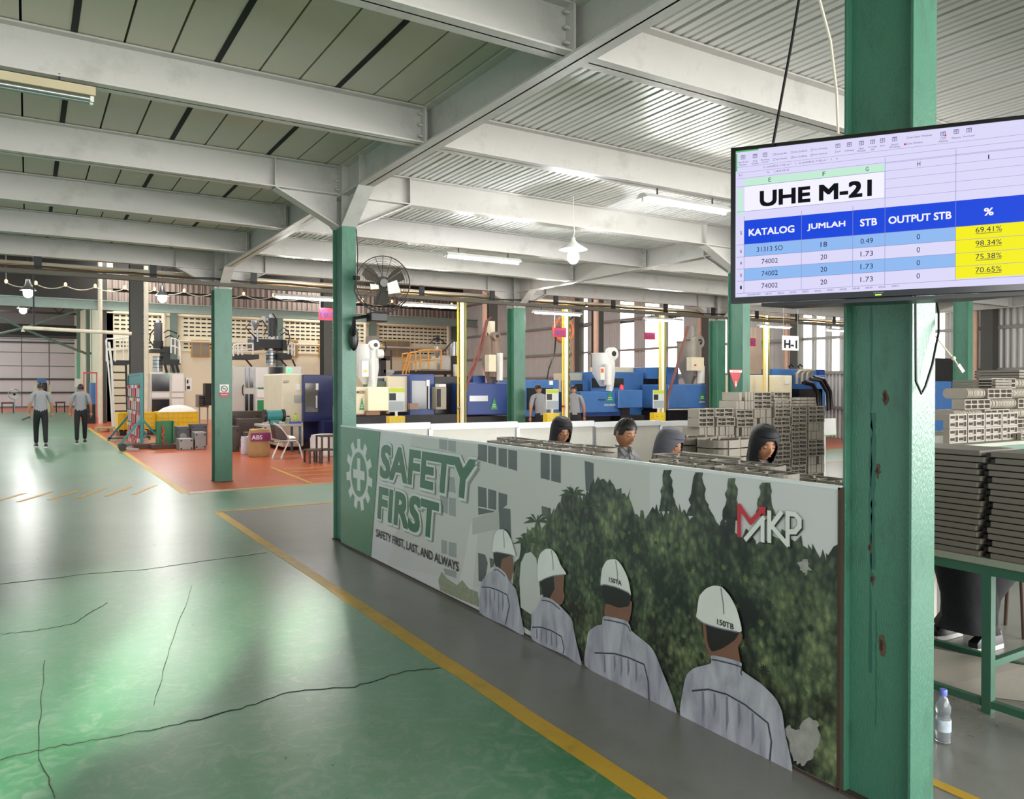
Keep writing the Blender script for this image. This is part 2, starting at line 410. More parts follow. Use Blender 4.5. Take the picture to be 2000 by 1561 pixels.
# far end of the hall
wf = struct('wall_far', MB().box(-14, 69.1, 0, 3.3, 69.3, 9), mat('grey joint', '#8d8f90', .7))
for i in range(8):
    for j in range(6):
        x = 3.2 - 1.78 * (i + 1); z = .1 + 1.02 * j
        obj('wall_panel', MB().box(x + .03, 69.02, z + .03, x + 1.75, 69.1, z + .99), mat('white wall panel', '#cdcdce', .5, 0, .06, 1), wf)
for z in (1.12, 2.14, 4.9): obj('wall_rail', MB().box(-14, 68.9, z, 3.2, 69, z + .1), M_olive, wf)
ws = struct('wall_side', MB().box(3.1, YB, 0, 3.35, 69.1, 9), M_wall)
# high roof
hr = struct('ceiling_high', MB().box(-14, 13.95, 8.4, XR + .3, 70, 8.6), mat('dark roof underside', '#6c655d', .8))
for y in range(18, 69, 6):
    t = thing('roof_truss', 'dark steel roof truss number of the tall hall beyond the low deck', 'truss', (0, y, 7), group='roof trusses of the tall hall')
    t['label'] = 'dark steel roof truss of the tall hall, high above the floor'
    m = MB(); m.box(-14, y - .08, 7.9, XR, y + .08, 8.1); obj('top_chord', m, M_olive, t)
    m = MB(); m.box(-14, y - .08, 6.9, XR, y + .08, 7.05); obj('bottom_chord', m, M_olive, t)
    m = MB()
    for i in range(18): m.bar((-14 + 2 * i, y, 7), (-13 + 2 * i, y, 8), .08); m.bar((-13 + 2 * i, y, 8), (-12 + 2 * i, y, 7), .08)
    obj('diagonals', m, M_olive, t)
# ================================================================== low steel deck : columns, girders, beams, deck panels
ZD = 3.86; ZB = 3.56; CX = [-3.15, 2.79, 8.68, 14.62, 20.5]; RY = [1.76 + 2 * i for i in range(-2, 7)]
ce = struct('ceiling', MB().box(-9.2, -3, ZD + .05, XR, 13.95, ZD + .12), M_gap)
def deck(x0, w, style, name='deck_panel'):
    gap = .034 if style else .014
    m = MB(); L0 = x0 + gap / 2; L1 = x0 + w - gap / 2
    prof = [(L0, ZD + .05), (L0, ZD)]
    if style:
        for k in range(1, 4):
            c = L0 + (L1 - L0) * k / 4; prof += [(c - .014, ZD), (c - .008, ZD + .022), (c + .008, ZD + .022), (c + .014, ZD)]
    prof += [(L1, ZD), (L1, ZD + .05)]
    n = len(prof)
    vs = [(x, y, z) for y in (-3, 13.93) for x, z in prof]
    m.add(vs, [(i, i + 1, n + i + 1, n + i) for i in range(n - 1)])
    return obj(name, m, M_deckR if style else M_deckL, ce, fixn=False)
x = -.026 - .2888 * 30; pl = None
k = 0
while x < 2.6:
    if pl is None: pl = deck(0, .2888, 0); pl.location.x = x
    else:
        c = pl.copy(); COL.objects.link(c); c.parent = ce; c.location.x = x
    if k % 3 == 0: obj('dark_joint', MB().box(x + .2888 - .02, -3, ZD - .004, x + .2888 + .02, 13.9, ZD + .03), M_gap, ce)
    x += .2888; k += 1
x = 2.88; pr = None
while x < XR - .3:
    if pr is None: pr = deck(0, .308, 1); pr.location.x = x
    else:
        c = pr.copy(); COL.objects.link(c); c.parent = ce; c.location.x = x
    x += .308

def ibeam(m, a, b, zb, zt, w=.15, tf=.012, tw=.012):
    (x0, y0), (x1, y1) = a, b
    if abs(x1 - x0) > abs(y1 - y0):
        m.box(x0, y0 - w / 2, zb, x1, y0 + w / 2, zb + tf); m.box(x0, y0 - w / 2, zt - tf, x1, y0 + w / 2, zt); m.box(x0, y0 - tw / 2, zb, x1, y0 + tw / 2, zt)
    else:
        m.box(x0 - w / 2, y0, zb, x0 + w / 2, y1, zb + tf); m.box(x0 - w / 2, y0, zt - tf, x0 + w / 2, y1, zt); m.box(x0 - tw / 2, y0, zb, x0 + tw / 2, y1, zt)
    return m
ordn = ['first', 'second', 'third', 'fourth', 'fifth', 'sixth', 'seventh', 'eighth', 'ninth']
bayn = {-1: 'in the bay left of the aisle edge', 0: 'in the green-grey left bay', 1: 'over the workers booth', 2: 'in the bay beyond the booth', 3: 'in the far right bay'}
for bi in range(-1, 4):
    xa = -9.2 if bi < 0 else CX[bi]; xb = CX[bi + 1]
    for ri, y in enumerate(RY):
        if y < 1.7 and bi in (-1, 3): continue
        x0 = xa + .012 + (.0 if bi < 0 else .0); x1 = xb - .012
        t = thing('roof_beam', 'grey painted cross beam under the deck %s, %s row counted from the camera' % (bayn[bi], ordn[ri]), 'beam', ((x0 + x1) / 2, y, ZB), group='cross beams under the deck')
        obj('i_section', ibeam(MB(), (x0, y), (x1, y), ZB, ZD - .005, .15), M_beam, t)
        obj('end_plate', MB().box(x1 - .065, y - .09, ZB - .01, x1 - .05, y + .09, ZD - .01), M_beam, t)
        if bi in (0, 1) and 1 < y:
            for z in (3.62, 3.71, 3.80): obj('bolt', MB().cyl((x1 - .10, y - .045, z), (x1 - .065, y - .045, z), .011, 6), M_beam, t)
        row = ri in (2, 5, 8)
        if row:   # haunches to the column heads
            for sx, xc in ((1, xa), (-1, xb)):
                if bi < 0 and sx == 1: continue
                X0 = xc + sx * .08; X1 = xc + sx * .72
                m = MB(); m.prism([(X0, y - .005, 3.24), (X1, y - .005, ZB + .01), (X0, y - .005, ZB + .01)], (0, .01, 0))
                m.bar((X0, y, 3.24), (X1, y, ZB), .15, .012, (0, 0, 1)); m.box(X1 - .006, y - .07, ZB, X1 + .006, y + .07, ZD - .01)
                obj('haunch', m, M_beam, t)
for gi, gx in enumerate(CX):
    t = thing('main_girder', 'long grey main girder along the hall %s' % ['left of the green aisle', 'over the poster and wall fan', 'over the second row of green columns', 'over the third row of green columns', 'by the corrugated wall'][gi], 'beam', (gx, 5, 3.54), group='main girders under the deck')
    obj('i_section', ibeam(MB(), (gx, -3), (gx, 13.95), 3.545, ZD - .004, .16, .016, .014), M_beam, t)
    for cy in (1.76, 7.76, 13.76):
        for sy in (-1, 1):
            m = MB()
            if cy > 13 and sy > 0: continue
            Y0 = cy + sy * .14; Y1 = cy + sy * .62
            m.prism([(gx - .006, Y0, 3.24), (gx - .006, Y1, 3.555), (gx - .006, Y0, 3.555)], (.012, 0, 0))
            m.bar((gx, Y0, 3.24), (gx, Y1, 3.55), .16, .014, (1, 0, 0) if False else (0, 0, 1))
            m.box(gx - .075, Y1 - .005, 3.55, gx + .075, Y1 + .005, ZD - .01)
            obj('haunch', m, M_beam, t)
        h = MB(); wd = .075 if cy < 13 else .14
        h.box(gx - wd, cy - .14, 3.24, gx + wd, cy - .128, ZD); h.box(gx - wd, cy + .128, 3.24, gx + wd, cy + .14, ZD); h.box(gx - .008, cy - .13, 3.24, gx + .008, cy + .13, ZD)
        hd = obj('column_head', h, M_beam, t)
        for z in (3.3, 3.4, 3.5, 3.62, 3.72):
            for yy in (cy - .1, cy + .02): obj('bolt', MB().cyl((gx - .03, yy, z), (gx - .005, yy, z), .013, 6), M_beam, hd)
COLLAB = {(1, 0): 'near green steel column with rust spots carrying the screen', (1, 1): 'green steel column with the wall fan at the poster left end', (1, 2): 'green steel column with a small no smoking sign on orange floor',
          (2, 1): 'green steel column with a red triangle fire sign behind the plate stacks', (2, 2): 'green steel column left of the orange hose reel', (3, 1): 'green steel column standing among ribbed bundles at far right', (3, 2): 'green steel column just left of the one with the red triangle'}
for i in (0, 1, 2, 3, 4):
    for j, cy in enumerate((1.76, 7.76, 13.76)):
        if i in (0,) and j == 0: continue
        if (i, j) not in COLLAB: continue
        gx = CX[i]; wd = .075 if j < 2 else .14
        t = thing('steel_column', COLLAB[(i, j)], 'column', (gx, cy, 0), group=None)
        m = MB(); m.box(gx - wd, cy - .14, 0, gx + wd, cy - .128, 3.24); m.box(gx - wd, cy + .128, 0, gx + wd, cy + .14, 3.24)
        obj('flanges', m, M_green, t, bevel=.002)
        obj('web', MB().box(gx - .045, cy - .128, 0, gx - .035, cy + .128, 3.24), M_green, t)
        obj('base_plate', MB().box(gx - wd - .01, cy - .15, 0.001, gx + wd + .01, cy + .15, .012), mat('rusted base steel', '#4a3f34', .7), t)
        if (i, j) == (1, 0):
            for (yy, zz, rr) in ((1.74, 1.56, .016), (1.77, 1.28, .013), (1.80, .98, .011), (1.79, .86, .011), (1.75, .62, .019)):
                n = 15
                for q, (sc, cl_) in enumerate(((1.0, '#5b4a38'), (.55, '#38241a'))):
                    m = MB(); vs = [(gx - .0458 - .0004 * q, yy + .004 * q + rr * sc * R.uniform(.45, 1.15) * math.cos(2 * PI * k / n), zz + rr * 2.2 * sc * R.uniform(.45, 1.25) * math.sin(2 * PI * k / n)) for k in range(n)]
                    m.add(vs, [tuple(range(n))]); obj('rust_spot', m, mat('rust ' + cl_, cl_, .8, 0, .4, 60), t, fixn=False)
            for (yy, z0, z1, w_) in ((1.80, .5, 2.1, .008), (1.775, .3, .75, .003), (1.79, .9, 1.5, .012)):
                m = MB(); N_ = 24; L_ = []; Q_ = []
                for k in range(N_ + 1): z = z0 + (z1 - z0) * k / N_; e_ = R.uniform(.3, 1) * w_; c_ = yy + R.uniform(-.002, .002); L_.append((gx - .0456, c_ - e_, z)); Q_.append((gx - .0456, c_ + e_, z))
                m.add(L_ + Q_, [(k, k + 1, N_ + 2 + k, N_ + 1 + k) for k in range(N_)]); obj('paint_run', m, mat('old paint run', '#2a5f50', .4), t, fixn=False)
# ================================================================== safety poster panel
XP = 2.70
def c3(x, y): return (640 + x / 3.002, 800 + y / 3.002)
def c4(x, y): return (1100 + x / 2.23, 860 + y / 2.23)
def on_poster(pts, conv, xp): return [onX(*conv(*p), xp) for p in pts]
poster = thing('safety_poster_panel', 'long printed safety first poster panel with helmeted workers, standing between two green columns', 'poster', (XP, 4.7, 0))
M_panel = mat('poster white edge', '#dfe2e0', .35, 0, .03, 4)
obj('panel', MB().box(XP, 1.905, .02, XP + .012, 7.62, 1.2), M_panel, poster)
obj('top_trim', MB().box(XP - .004, 1.9, 1.196, XP + .02, 7.62, 1.21), M_panel, poster)
obj('end_trim', MB().box(XP - .004, 1.895, .015, XP + .02, 1.908, 1.205), M_rust, poster)
obj('bottom_trim', MB().box(XP - .004, 1.9, .008, XP + .02, 7.62, .02), M_rust, poster)
def poster_bg():
    m = mat('poster print', '#cfcecb', .22, 0, .06, 1.1, coat=.3)
    return m
def layer(name, polys, m, k, strokes=None):
    """flat print layer k (0.4 mm each) built from polygons already on the poster plane"""
    mb = MB()
    for i, P in enumerate(polys):
        x = XP - .0006 - .0006 * k - min(.00045, .00003 * i)
        mb.add([(x, p[1], p[2]) for p in P], [tuple(range(len(P)))])
    o = obj(name, mb, m, poster, fixn=False)
    if len(polys) > 1: o['kind'] = 'stuff'
    return o
layer('printed_sky', [[(0, 1.91, .022), (0, 7.61, .022), (0, 7.61, 1.195), (0, 1.91, 1.195)]], poster_bg(), 0)
def smooth_(P):
    out = []
    for i in range(len(P)):
        a, b = P[i], P[(i + 1) % len(P)]
        for q in range(4): t = q / 4; out.append((a[0] + (b[0] - a[0]) * t + R.uniform(-9, 9), a[1] + (b[1] - a[1]) * t + R.uniform(-9, 9)))
    return out
def foliage():
    m = bpy.data.materials.new('printed foliage'); m.use_nodes = True
    n = m.node_tree.nodes; L = m.node_tree.links; b = n['Principled BSDF']; tc = n.new('ShaderNodeTexCoord')
    mp = n.new('ShaderNodeMapping'); mp.inputs['Scale'].default_value = (1, 1, .7); L.new(tc.outputs['Object'], mp.inputs[0])
    a = n.new('ShaderNodeTexNoise'); a.inputs['Scale'].default_value = 5.5; a.inputs['Detail'].default_value = 7; a.inputs['Roughness'].default_value = .62; a.inputs['Distortion'].default_value = .6; L.new(mp.outputs[0], a.inputs['Vector'])
    r = n.new('ShaderNodeValToRGB'); cr_ = r.color_ramp; cr_.elements[0].position = .38; cr_.elements[0].color = (*lin('#1b1d18'), 1)
    cr_.elements[1].position = .78; cr_.elements[1].color = (*lin('#a9ad8c'), 1)
    for p, c in ((.47, '#2a2f25'), (.53, '#3d4634'), (.6, '#556145'), (.68, '#77835a')): e = cr_.elements.new(p); e.color = (*lin(c), 1)
    g = n.new('ShaderNodeTexVoronoi'); g.inputs['Scale'].default_value = 34; L.new(mp.outputs[0], g.inputs['Vector'])
    g2 = n.new('ShaderNodeTexNoise'); g2.inputs['Scale'].default_value = 26; g2.inputs['Detail'].default_value = 5; L.new(mp.outputs[0], g2.inputs['Vector'])
    big = n.new('ShaderNodeTexNoise'); big.inputs['Scale'].default_value = 2.4; big.inputs['Detail'].default_value = 2; L.new(tc.outputs['Object'], big.inputs['Vector'])
    def mth(op, p, q):
        k = n.new('ShaderNodeMath'); k.operation = op
        for i, x in enumerate((p, q)):
            if isinstance(x, (int, float)): k.inputs[i].default_value = x
            else: L.new(x, k.inputs[i])
        return k.outputs[0]
    v = mth('ADD', mth('MULTIPLY', a.outputs[0], .62), mth('MULTIPLY', mth('SUBTRACT', .55, g.outputs['Distance']), .16))
    v = mth('ADD', v, mth('MULTIPLY', g2.outputs[0], .22)); v = mth('ADD', v, mth('MULTIPLY', mth('SUBTRACT', big.outputs[0], .5), .42))
    v = mth('ADD', v, .10)
    L.new(v, r.inputs[0]); L.new(r.outputs[0], b.inputs['Base Color']); b.inputs['Roughness'].default_value = .22
    return m
M_fol = foliage()
# distant building on the print
layer('printed_building', [[(0, 6.4, .03), (0, 5.0, .16), (0, 4.0, .25), (0, 3.0, .4), (0, 3.0, 1.19), (0, 5.9, 1.19), (0, 6.1, .6)]], mat('printed building', '#c6c5bf', .22, 0, .05, 1.5), 1)
wq = [[(883, 200), (935, 210), (935, 310), (883, 295)], [(942, 212), (990, 222), (990, 325), (942, 312)], [(1003, 225), (1052, 232), (1052, 342), (1003, 330)], [(1060, 234), (1112, 244), (1112, 360), (1060, 345)],
      [(883, 450), (932, 462), (935, 578), (883, 568)], [(942, 465), (990, 478), (990, 590), (942, 580)], [(1003, 485), (1055, 500), (1052, 560), (1003, 600)], [(883, 575), (990, 598), (885, 618)], [(883, 840), (925, 852), (940, 900), (930, 970), (905, 1010), (886, 1005)],
      [(950, 870), (985, 880), (975, 920), (955, 930)], [(1250, 252), (1303, 260), (1303, 415), (1250, 402)], [(1312, 262), (1368, 270), (1368, 432), (1312, 418)], [(1508, 300), (1561, 315), (1561, 490), (1515, 475)],
      [(1005, 572), (1072, 585), (1078, 760), (1012, 740)], [(1255, 565), (1310, 580), (1310, 640), (1258, 625)]]
layer('printed_window', [on_poster(q, c3, XP) for q in wq], mat('printed dark window', '#5d615f', .22, 0, .25, 6), 2)
wl = [[(655, 172), (703, 178), (703, 240), (655, 230)], [(708, 180), (752, 186), (752, 252), (708, 242)], [(655, 380), (745, 400), (752, 490), (655, 470)], [(660, 500), (705, 512), (705, 612), (665, 600)], [(712, 515), (752, 522), (752, 630), (712, 618)],
      [(668, 762), (702, 772), (702, 850), (668, 842)], [(710, 775), (757, 785), (757, 870), (710, 858)], [(680, 930), (757, 950), (757, 990), (690, 968)]]
layer('printed_pale_window', [on_poster(q, c3, XP) for q in wl], mat('printed pale window', '#989c98', .22, 0, .1, 4), 2)
layer('printed_canopy', [on_poster([(850, 640), (1005, 590), (1008, 700), (850, 735)], c3, XP)], mat('printed canopy', '#b5b4ac', .22, 0, .05, 2), 3)
layer('printed_building_edge', [on_poster([(850, 640), (880, 740), (850, 1060), (770, 1020), (800, 900), (830, 720)], c3, XP)], mat('printed pale wall', '#d2d1cb', .22, 0, .05, 2), 2)
# tree mass
hedge = [(1125, 860), (1140, 740), (1180, 700), (1230, 640), (1270, 690), (1300, 600), (1360, 560), (1380, 500), (1420, 470), (1460, 480), (1480, 530), (1530, 540), (1561, 520)]
A_ = on_poster(hedge, c3, XP)
B_ = on_poster([(60, 225), (100, 240), (130, 180), (190, 170), (240, 210), (290, 230), (300, 290), (350, 330), (410, 300), (440, 310), (500, 290), (550, 330), (580, 290), (640, 300), (690, 360), (720, 330), (760, 400), (850, 430), (960, 390), (1050, 440), (1100, 470), (1140, 500), (1180, 480)], c4, XP)
top = sorted([(p.y, p.z) for p in A_[:-2] + B_], reverse=True)
poly = [(0, top[0][0] + .1, .15), (0, top[0][0] + .06, .45)]
for i in range(len(top) - 1):
    (y0, z0), (y1, z1) = top[i], top[i + 1]
    for k in range(5):
        t = k / 5; poly.append((0, y0 + (y1 - y0) * t + R.uniform(-.012, .012), z0 + (z1 - z0) * t + R.uniform(-.03, .03)))
poly += [(0, 1.91, .98), (0, 1.91, .022), (0, 3.3, .022), (0, 3.9, .022), (0, 4.35, .08)]
layer('printed_trees', [poly], M_fol, 3)
layer('printed_low_bush', [on_poster([(650, 1000), (670, 950), (700, 990), (760, 1030), (790, 1000), (830, 1050), (880, 1070), (890, 1160), (770, 1110), (660, 1060)], c3, XP)], mat('printed pale bush', '#8f957a', .22, 0, .35, 30), 3)
# hanging conifers and palm fronds
con = []
for cx, top_, bot, w in ((455, 130, 310, 40), (590, 140, 330, 55), (735, 165, 350, 45), (880, 185, 330, 50)):
    P = []
    for k in range(9): t = k / 8; P.append((cx - w * (.35 + .5 * t) + R.uniform(-7, 7), top_ + (bot - top_) * t))
    for k in range(9): t = 1 - k / 8; P.append((cx + w * (.35 + .5 * t) + R.uniform(-7, 7), top_ + (bot - top_) * t))
    con.append(on_poster(P, c4, XP))
layer('printed_conifer', con, M_fol, 2)
fr = []
for bx, by in ((1230, 650), (1170, 770), (1440, 490), (1530, 560)):
    for k in range(7):
        a = -PI * (.05 + .15 * k); l_ = 85
        tx, ty = bx + l_ * math.cos(a), by + l_ * math.sin(a) * .9 + 30
        fr.append(on_poster([(bx, by + 10), ((bx + tx) / 2, (by + ty) / 2 - 14), (tx, ty), ((bx + tx) / 2, (by + ty) / 2 + 6)], c3, XP))
layer('printed_palm', fr, mat('printed palm green', '#3c4d2c', .22, 0, .3, 20), 4)
br = []
cen = []
for _ in range(420):   # printed leaf clumps
    t = R.random(); y = 1.97 + 1.85 * t; z = R.uniform(.1, .84)
    n = 26; s_ = R.uniform(.012, .042)
    if any((y - q[0]) ** 2 + (z - q[1]) ** 2 < ((s_ + q[2]) * 1.25) ** 2 for q in cen): continue
    cen.append((y, z, s_))
    br.append([(0, y + s_ * (R.uniform(.35, .6) if k % 2 else R.uniform(.8, 1.15)) * math.cos(2 * PI * k / n), z + s_ * (R.uniform(.4, .65) if k % 2 else R.uniform(.8, 1.3)) * math.sin(2 * PI * k / n)) for k in range(n)])
half = len(br) // 3
layer('printed_leaf_clumps', br[:half], mat('printed leaf green', '#46543a', .22, 0, .7, 45), 4)
layer('printed_leaf_clumps', br[half:2 * half], mat('printed dark leaf', '#2a3025', .22, 0, .7, 45), 4)
layer('printed_leaf_clumps', br[2 * half:], mat('printed olive leaf', '#59643f', .22, 0, .7, 45), 4)
layer('printed_white_arch', [on_poster([(1128, 1000), (1135, 900), (1160, 845), (1195, 835), (1225, 870), (1240, 950), (1250, 1090), (1275, 1080), (1280, 1120), (1200, 1205), (1135, 1160)], c3, XP)], mat('printed white arch', '#c5c7bf', .22, 0, .05, 3), 6)
layer('printed_white_flowers', [on_poster(smooth_([(970, 1240), (1030, 1260), (1060, 1210), (1110, 1220), (1125, 1300), (1090, 1380), (1050, 1420), (1000, 1390), (980, 1320)]), c4, XP), on_poster(smooth_([(1020, 530), (1060, 510), (1080, 560), (1060, 590), (1030, 570)]), c4, XP)], mat('printed white flowers', '#9c9b93', .22, 0, .4, 22), 6)
# green field with gear and cross
layer('printed_green_field', [[(0, 7.61, .022), (0, 7.61, 1.195), (0, 6.575, 1.195), (0, 6.80, .022)]], mat('printed poster green', '#2f754a', .25, 0, .05, 2, coat=.3), 7)
gear = []; GC = (7.10, .757); NT = 11
for k in range(NT):
    a0 = 2 * PI * k / NT + PI / 2
    for da, rr in ((-.165, .255), (-.115, .345), (.115, .345), (.165, .255)):
        gear.append((0, GC[0] + rr * math.cos(a0 + da), GC[1] + rr * math.sin(a0 + da)))
    for da in (.235, .33): gear.append((0, GC[0] + .255 * math.cos(a0 + da), GC[1] + .255 * math.sin(a0 + da)))
M_pw = mat('printed white', '#cdd3cd', .25, 0, .03, 4, coat=.3)
layer('printed_gear', [gear], M_pw, 8)
layer('printed_disc', [[(0, GC[0] + .208 * math.cos(2 * PI * k / 40), GC[1] + .215 * math.sin(2 * PI * k / 40)) for k in range(40)]], MATS['printed poster green'], 9)
a, b = .042, .155
layer('printed_cross', [[(0, GC[0] + p, GC[1] + q) for p, q in ((-a, b), (a, b), (a, a), (b * .98, a), (b * .98, -a), (a, -a), (a, -b), (-a, -b), (-a, -a), (-b * .98, -a), (-b * .98, a), (-a, a))]], M_pw, 10)
EX = Vector((0, -1, 0)); EZ = Vector((0, 0, 1))
M_ptext = mat('printed title green', '#0f5c31', .25, 0, .05, 4, coat=.3); M_pshadow = mat('printed title shadow', '#8a9089', .3, 0, .05, 4); M_pblack = mat('printed black', '#1b1d1c', .3, 0, .1, 4)
SQ = [(1, 1), (1, -1), (-1, 1), (-1, -1), (1, 0), (-1, 0), (0, 1), (0, -1)]
def ptext(name, s, y, z, w, h, m, lay, bold=0, dx=0, dz=0, shear=0):
    mb = MB(); bb = bold * h; K = 1 if bold < .01 else 8
    for k in range(K):
        oy, oz = (0, 0) if K == 1 else (bb * SQ[k][0], bb * SQ[k][1])
        text_into(mb, s, (XP - .0008 - .0006 * lay - .00003 * k, y - dx - bb - oy, z + dz + bb + oz), EX, EZ, w - 2 * bb, h - 2 * bb, 0, shear)
    return obj(name, mb, m, poster, fixn=False)
for s, y, z, w_ in (('SAFETY', 6.57, .782, 1.77), ('FIRST', 6.63, .402, 1.25)):
    ptext('title_shadow', s, y, z, w_ + .05, .325, M_pshadow, 11, .075, -.0, -.03, .12)
    ptext('title_outline', s, y + .018, z - .021, w_ + .046, .345, M_pw, 12, .095, 0, 0, .12)
    ptext('title', s, y, z, w_, .303, M_ptext, 13, .055, 0, 0, .12)
ptext('subtitle', 'SAFETY FIRST, LAST, AND ALWAYS', 6.665, .222, 1.60, .082, M_pblack, 11, .02)
# printed men
men = [
 (c3, [(975, 835), (978, 780), (985, 735), (1005, 708), (1035, 702), (1062, 720), (1085, 765), (1098, 810), (1110, 858), (1080, 850), (1040, 842), (1000, 835)],
  [(985, 832), (1082, 848), (1078, 880), (1055, 890), (1048, 930), (1030, 935), (995, 925), (982, 880)],
  [(1045, 870), (1085, 855), (1090, 880), (1094, 910), (1097, 940), (1086, 965), (1080, 1000), (1065, 1008), (1045, 980), (1020, 940), (1030, 880)],
  [(985, 925), (1005, 922), (1050, 960), (1075, 1010), (1110, 1050), (1125, 1110), (1140, 1200), (1158, 1320), (1090, 1290), (1050, 1268), (900, 1190), (905, 1050), (915, 1000), (945, 970), (975, 950)],
  [(912, 1040), (960, 1042), (1010, 1060), (1060, 1085)], [(1060, 1085), (1075, 1150), (1050, 1260)]),
 (c3, [(1243, 1005), (1240, 900), (1252, 850), (1285, 818), (1320, 818), (1350, 850), (1375, 910), (1408, 962), (1385, 968), (1330, 975), (1285, 990)],
  [(1255, 995), (1345, 970), (1335, 1050), (1345, 1090), (1320, 1115), (1275, 1105), (1262, 1050)],
  [(1335, 975), (1390, 967), (1394, 1000), (1390, 1060), (1397, 1090), (1387, 1130), (1365, 1145), (1310, 1110), (1338, 1050)],
  [(1265, 1100), (1320, 1110), (1370, 1150), (1400, 1180), (1440, 1230), (1455, 1310), (1480, 1420), (1495, 1500), (1400, 1440), (1210, 1350), (1203, 1250), (1205, 1200), (1240, 1160)],
  [(1208, 1275), (1260, 1275), (1320, 1295), (1380, 1330)], [(1380, 1330), (1395, 1400), (1390, 1430)]),
 (c4, [(170, 630), (172, 590), (178, 555), (195, 525), (215, 518), (240, 520), (265, 550), (290, 605), (302, 672), (290, 662), (240, 640), (190, 628)],
  [(178, 628), (240, 638), (299, 668), (298, 700), (290, 735), (240, 742), (200, 728), (182, 690)],
  [(192, 712), (245, 728), (290, 722), (300, 698), (306, 712), (302, 750), (290, 792), (250, 792), (190, 772)],
  [(185, 765), (280, 785), (300, 815), (305, 830), (380, 890), (408, 930), (440, 1010), (480, 1110), (500, 1190), (430, 1160), (330, 1110), (200, 1040), (102, 980), (108, 880), (120, 830), (155, 805), (175, 800)],
  [(145, 925), (230, 928), (290, 945), (360, 975)], [(360, 975), (378, 1050), (382, 1130)]),
 (c4, [(588, 770), (590, 745), (600, 680), (630, 645), (665, 632), (700, 640), (735, 680), (765, 740), (785, 830), (740, 828), (680, 815), (620, 795)],
  [(612, 795), (680, 814), (780, 828), (785, 860), (770, 900), (700, 922), (655, 932), (625, 880)],
  [(615, 800), (622, 870), (645, 945), (690, 945), (775, 970), (768, 900), (780, 880), (788, 850), (775, 835), (755, 868), (700, 905), (655, 918), (636, 880), (628, 810)],
  [(655, 935), (780, 965), (785, 1000), (870, 1060), (930, 1120), (960, 1180), (975, 1280), (1005, 1445), (900, 1400), (760, 1340), (620, 1260), (518, 1200), (530, 1080), (545, 1020), (580, 990), (650, 970)],
  [(570, 1090), (640, 1083), (720, 1105), (800, 1150), (900, 1230)], [(900, 1230), (915, 1310), (908, 1390)])]
M_hel = mat('printed helmet white', '#e2e2da', .25, 0, .16, 4, coat=.3); M_hair = mat('printed hair', '#211c1a', .3, 0, .2, 20); M_pskin = mat('printed skin', '#7d5846', .3, 0, .15, 12); M_shirt = mat('printed grey shirt', '#a9abb4', .25, 0, .28, 4, coat=.2, stretch=(1, 2.2, .8)); M_seam = mat('printed seam', '#3f4450', .3, 0, .1, 9); M_fold = mat('printed shirt fold', '#7d7f8b', .3, 0, .1, 9)
def smooth(P):
    n = len(P); out = []
    for i in range(n):
        a, b, c, d = P[i - 1], P[i], P[(i + 1) % n], P[(i + 2) % n]
        for q in range(4):
            t = q / 4; out.append(tuple(.5 * ((2 * b[k]) + (-a[k] + c[k]) * t * .8 + (2 * a[k] - 5 * b[k] + 4 * c[k] - d[k]) * t * t * .8 + (-a[k] + 3 * b[k] - 3 * c[k] + d[k]) * t ** 3 * .8 + (0 if True else 0)) if False else b[k] + .35 * (c[k] - a[k]) * (t - 2 * t * t + t ** 3) + (c[k] - b[k]) * (3 * t * t - 2 * t ** 3) + .35 * (d[k] - b[k]) * (t ** 3 - t * t) for k in range(2)))
    return out
def stroke(pts, w):
    out = []
    for i in range(len(pts) - 1):
        a, b = pts[i], pts[i + 1]; d = Vector((0, b[1] - a[1], b[2] - a[2])).normalized(); n_ = Vector((0, -d.z, d.y)) * (w / 2); d = d * (w * .3)
        a = Vector((0, a[1], a[2])); b = Vector((0, b[1], b[2])); out.append([a - d + n_, a - d - n_, b + d - n_, b + d + n_])
    return out
def fabric():
    m = bpy.data.materials.new('printed shirt cloth'); m.use_nodes = True; n = m.node_tree.nodes; L = m.node_tree.links; b = n['Principled BSDF']; tc = n.new('ShaderNodeTexCoord')
    mp = n.new('ShaderNodeMapping'); mp.inputs['Scale'].default_value = (1, 7, 2.2); mp.inputs['Rotation'].default_value = (.15, 0, 0); L.new(tc.outputs['Object'], mp.inputs[0])
    a = n.new('ShaderNodeTexNoise'); a.inputs['Scale'].default_value = 1.6; a.inputs['Detail'].default_value = 4; a.inputs['Distortion'].default_value = .5; L.new(mp.outputs[0], a.inputs['Vector'])
    r = n.new('ShaderNodeValToRGB'); e = r.color_ramp.elements; e[0].position = .3; e[0].color = (*lin('#868791'), 1); e[1].position = .68; e[1].color = (*lin('#bdbec4'), 1); q = e.new(.48); q.color = (*lin('#a5a6ae'), 1)
    L.new(a.outputs[0], r.inputs[0]); L.new(r.outputs[0], b.inputs['Base Color']); b.inputs['Roughness'].default_value = .25; return m
M_shirt = fabric()
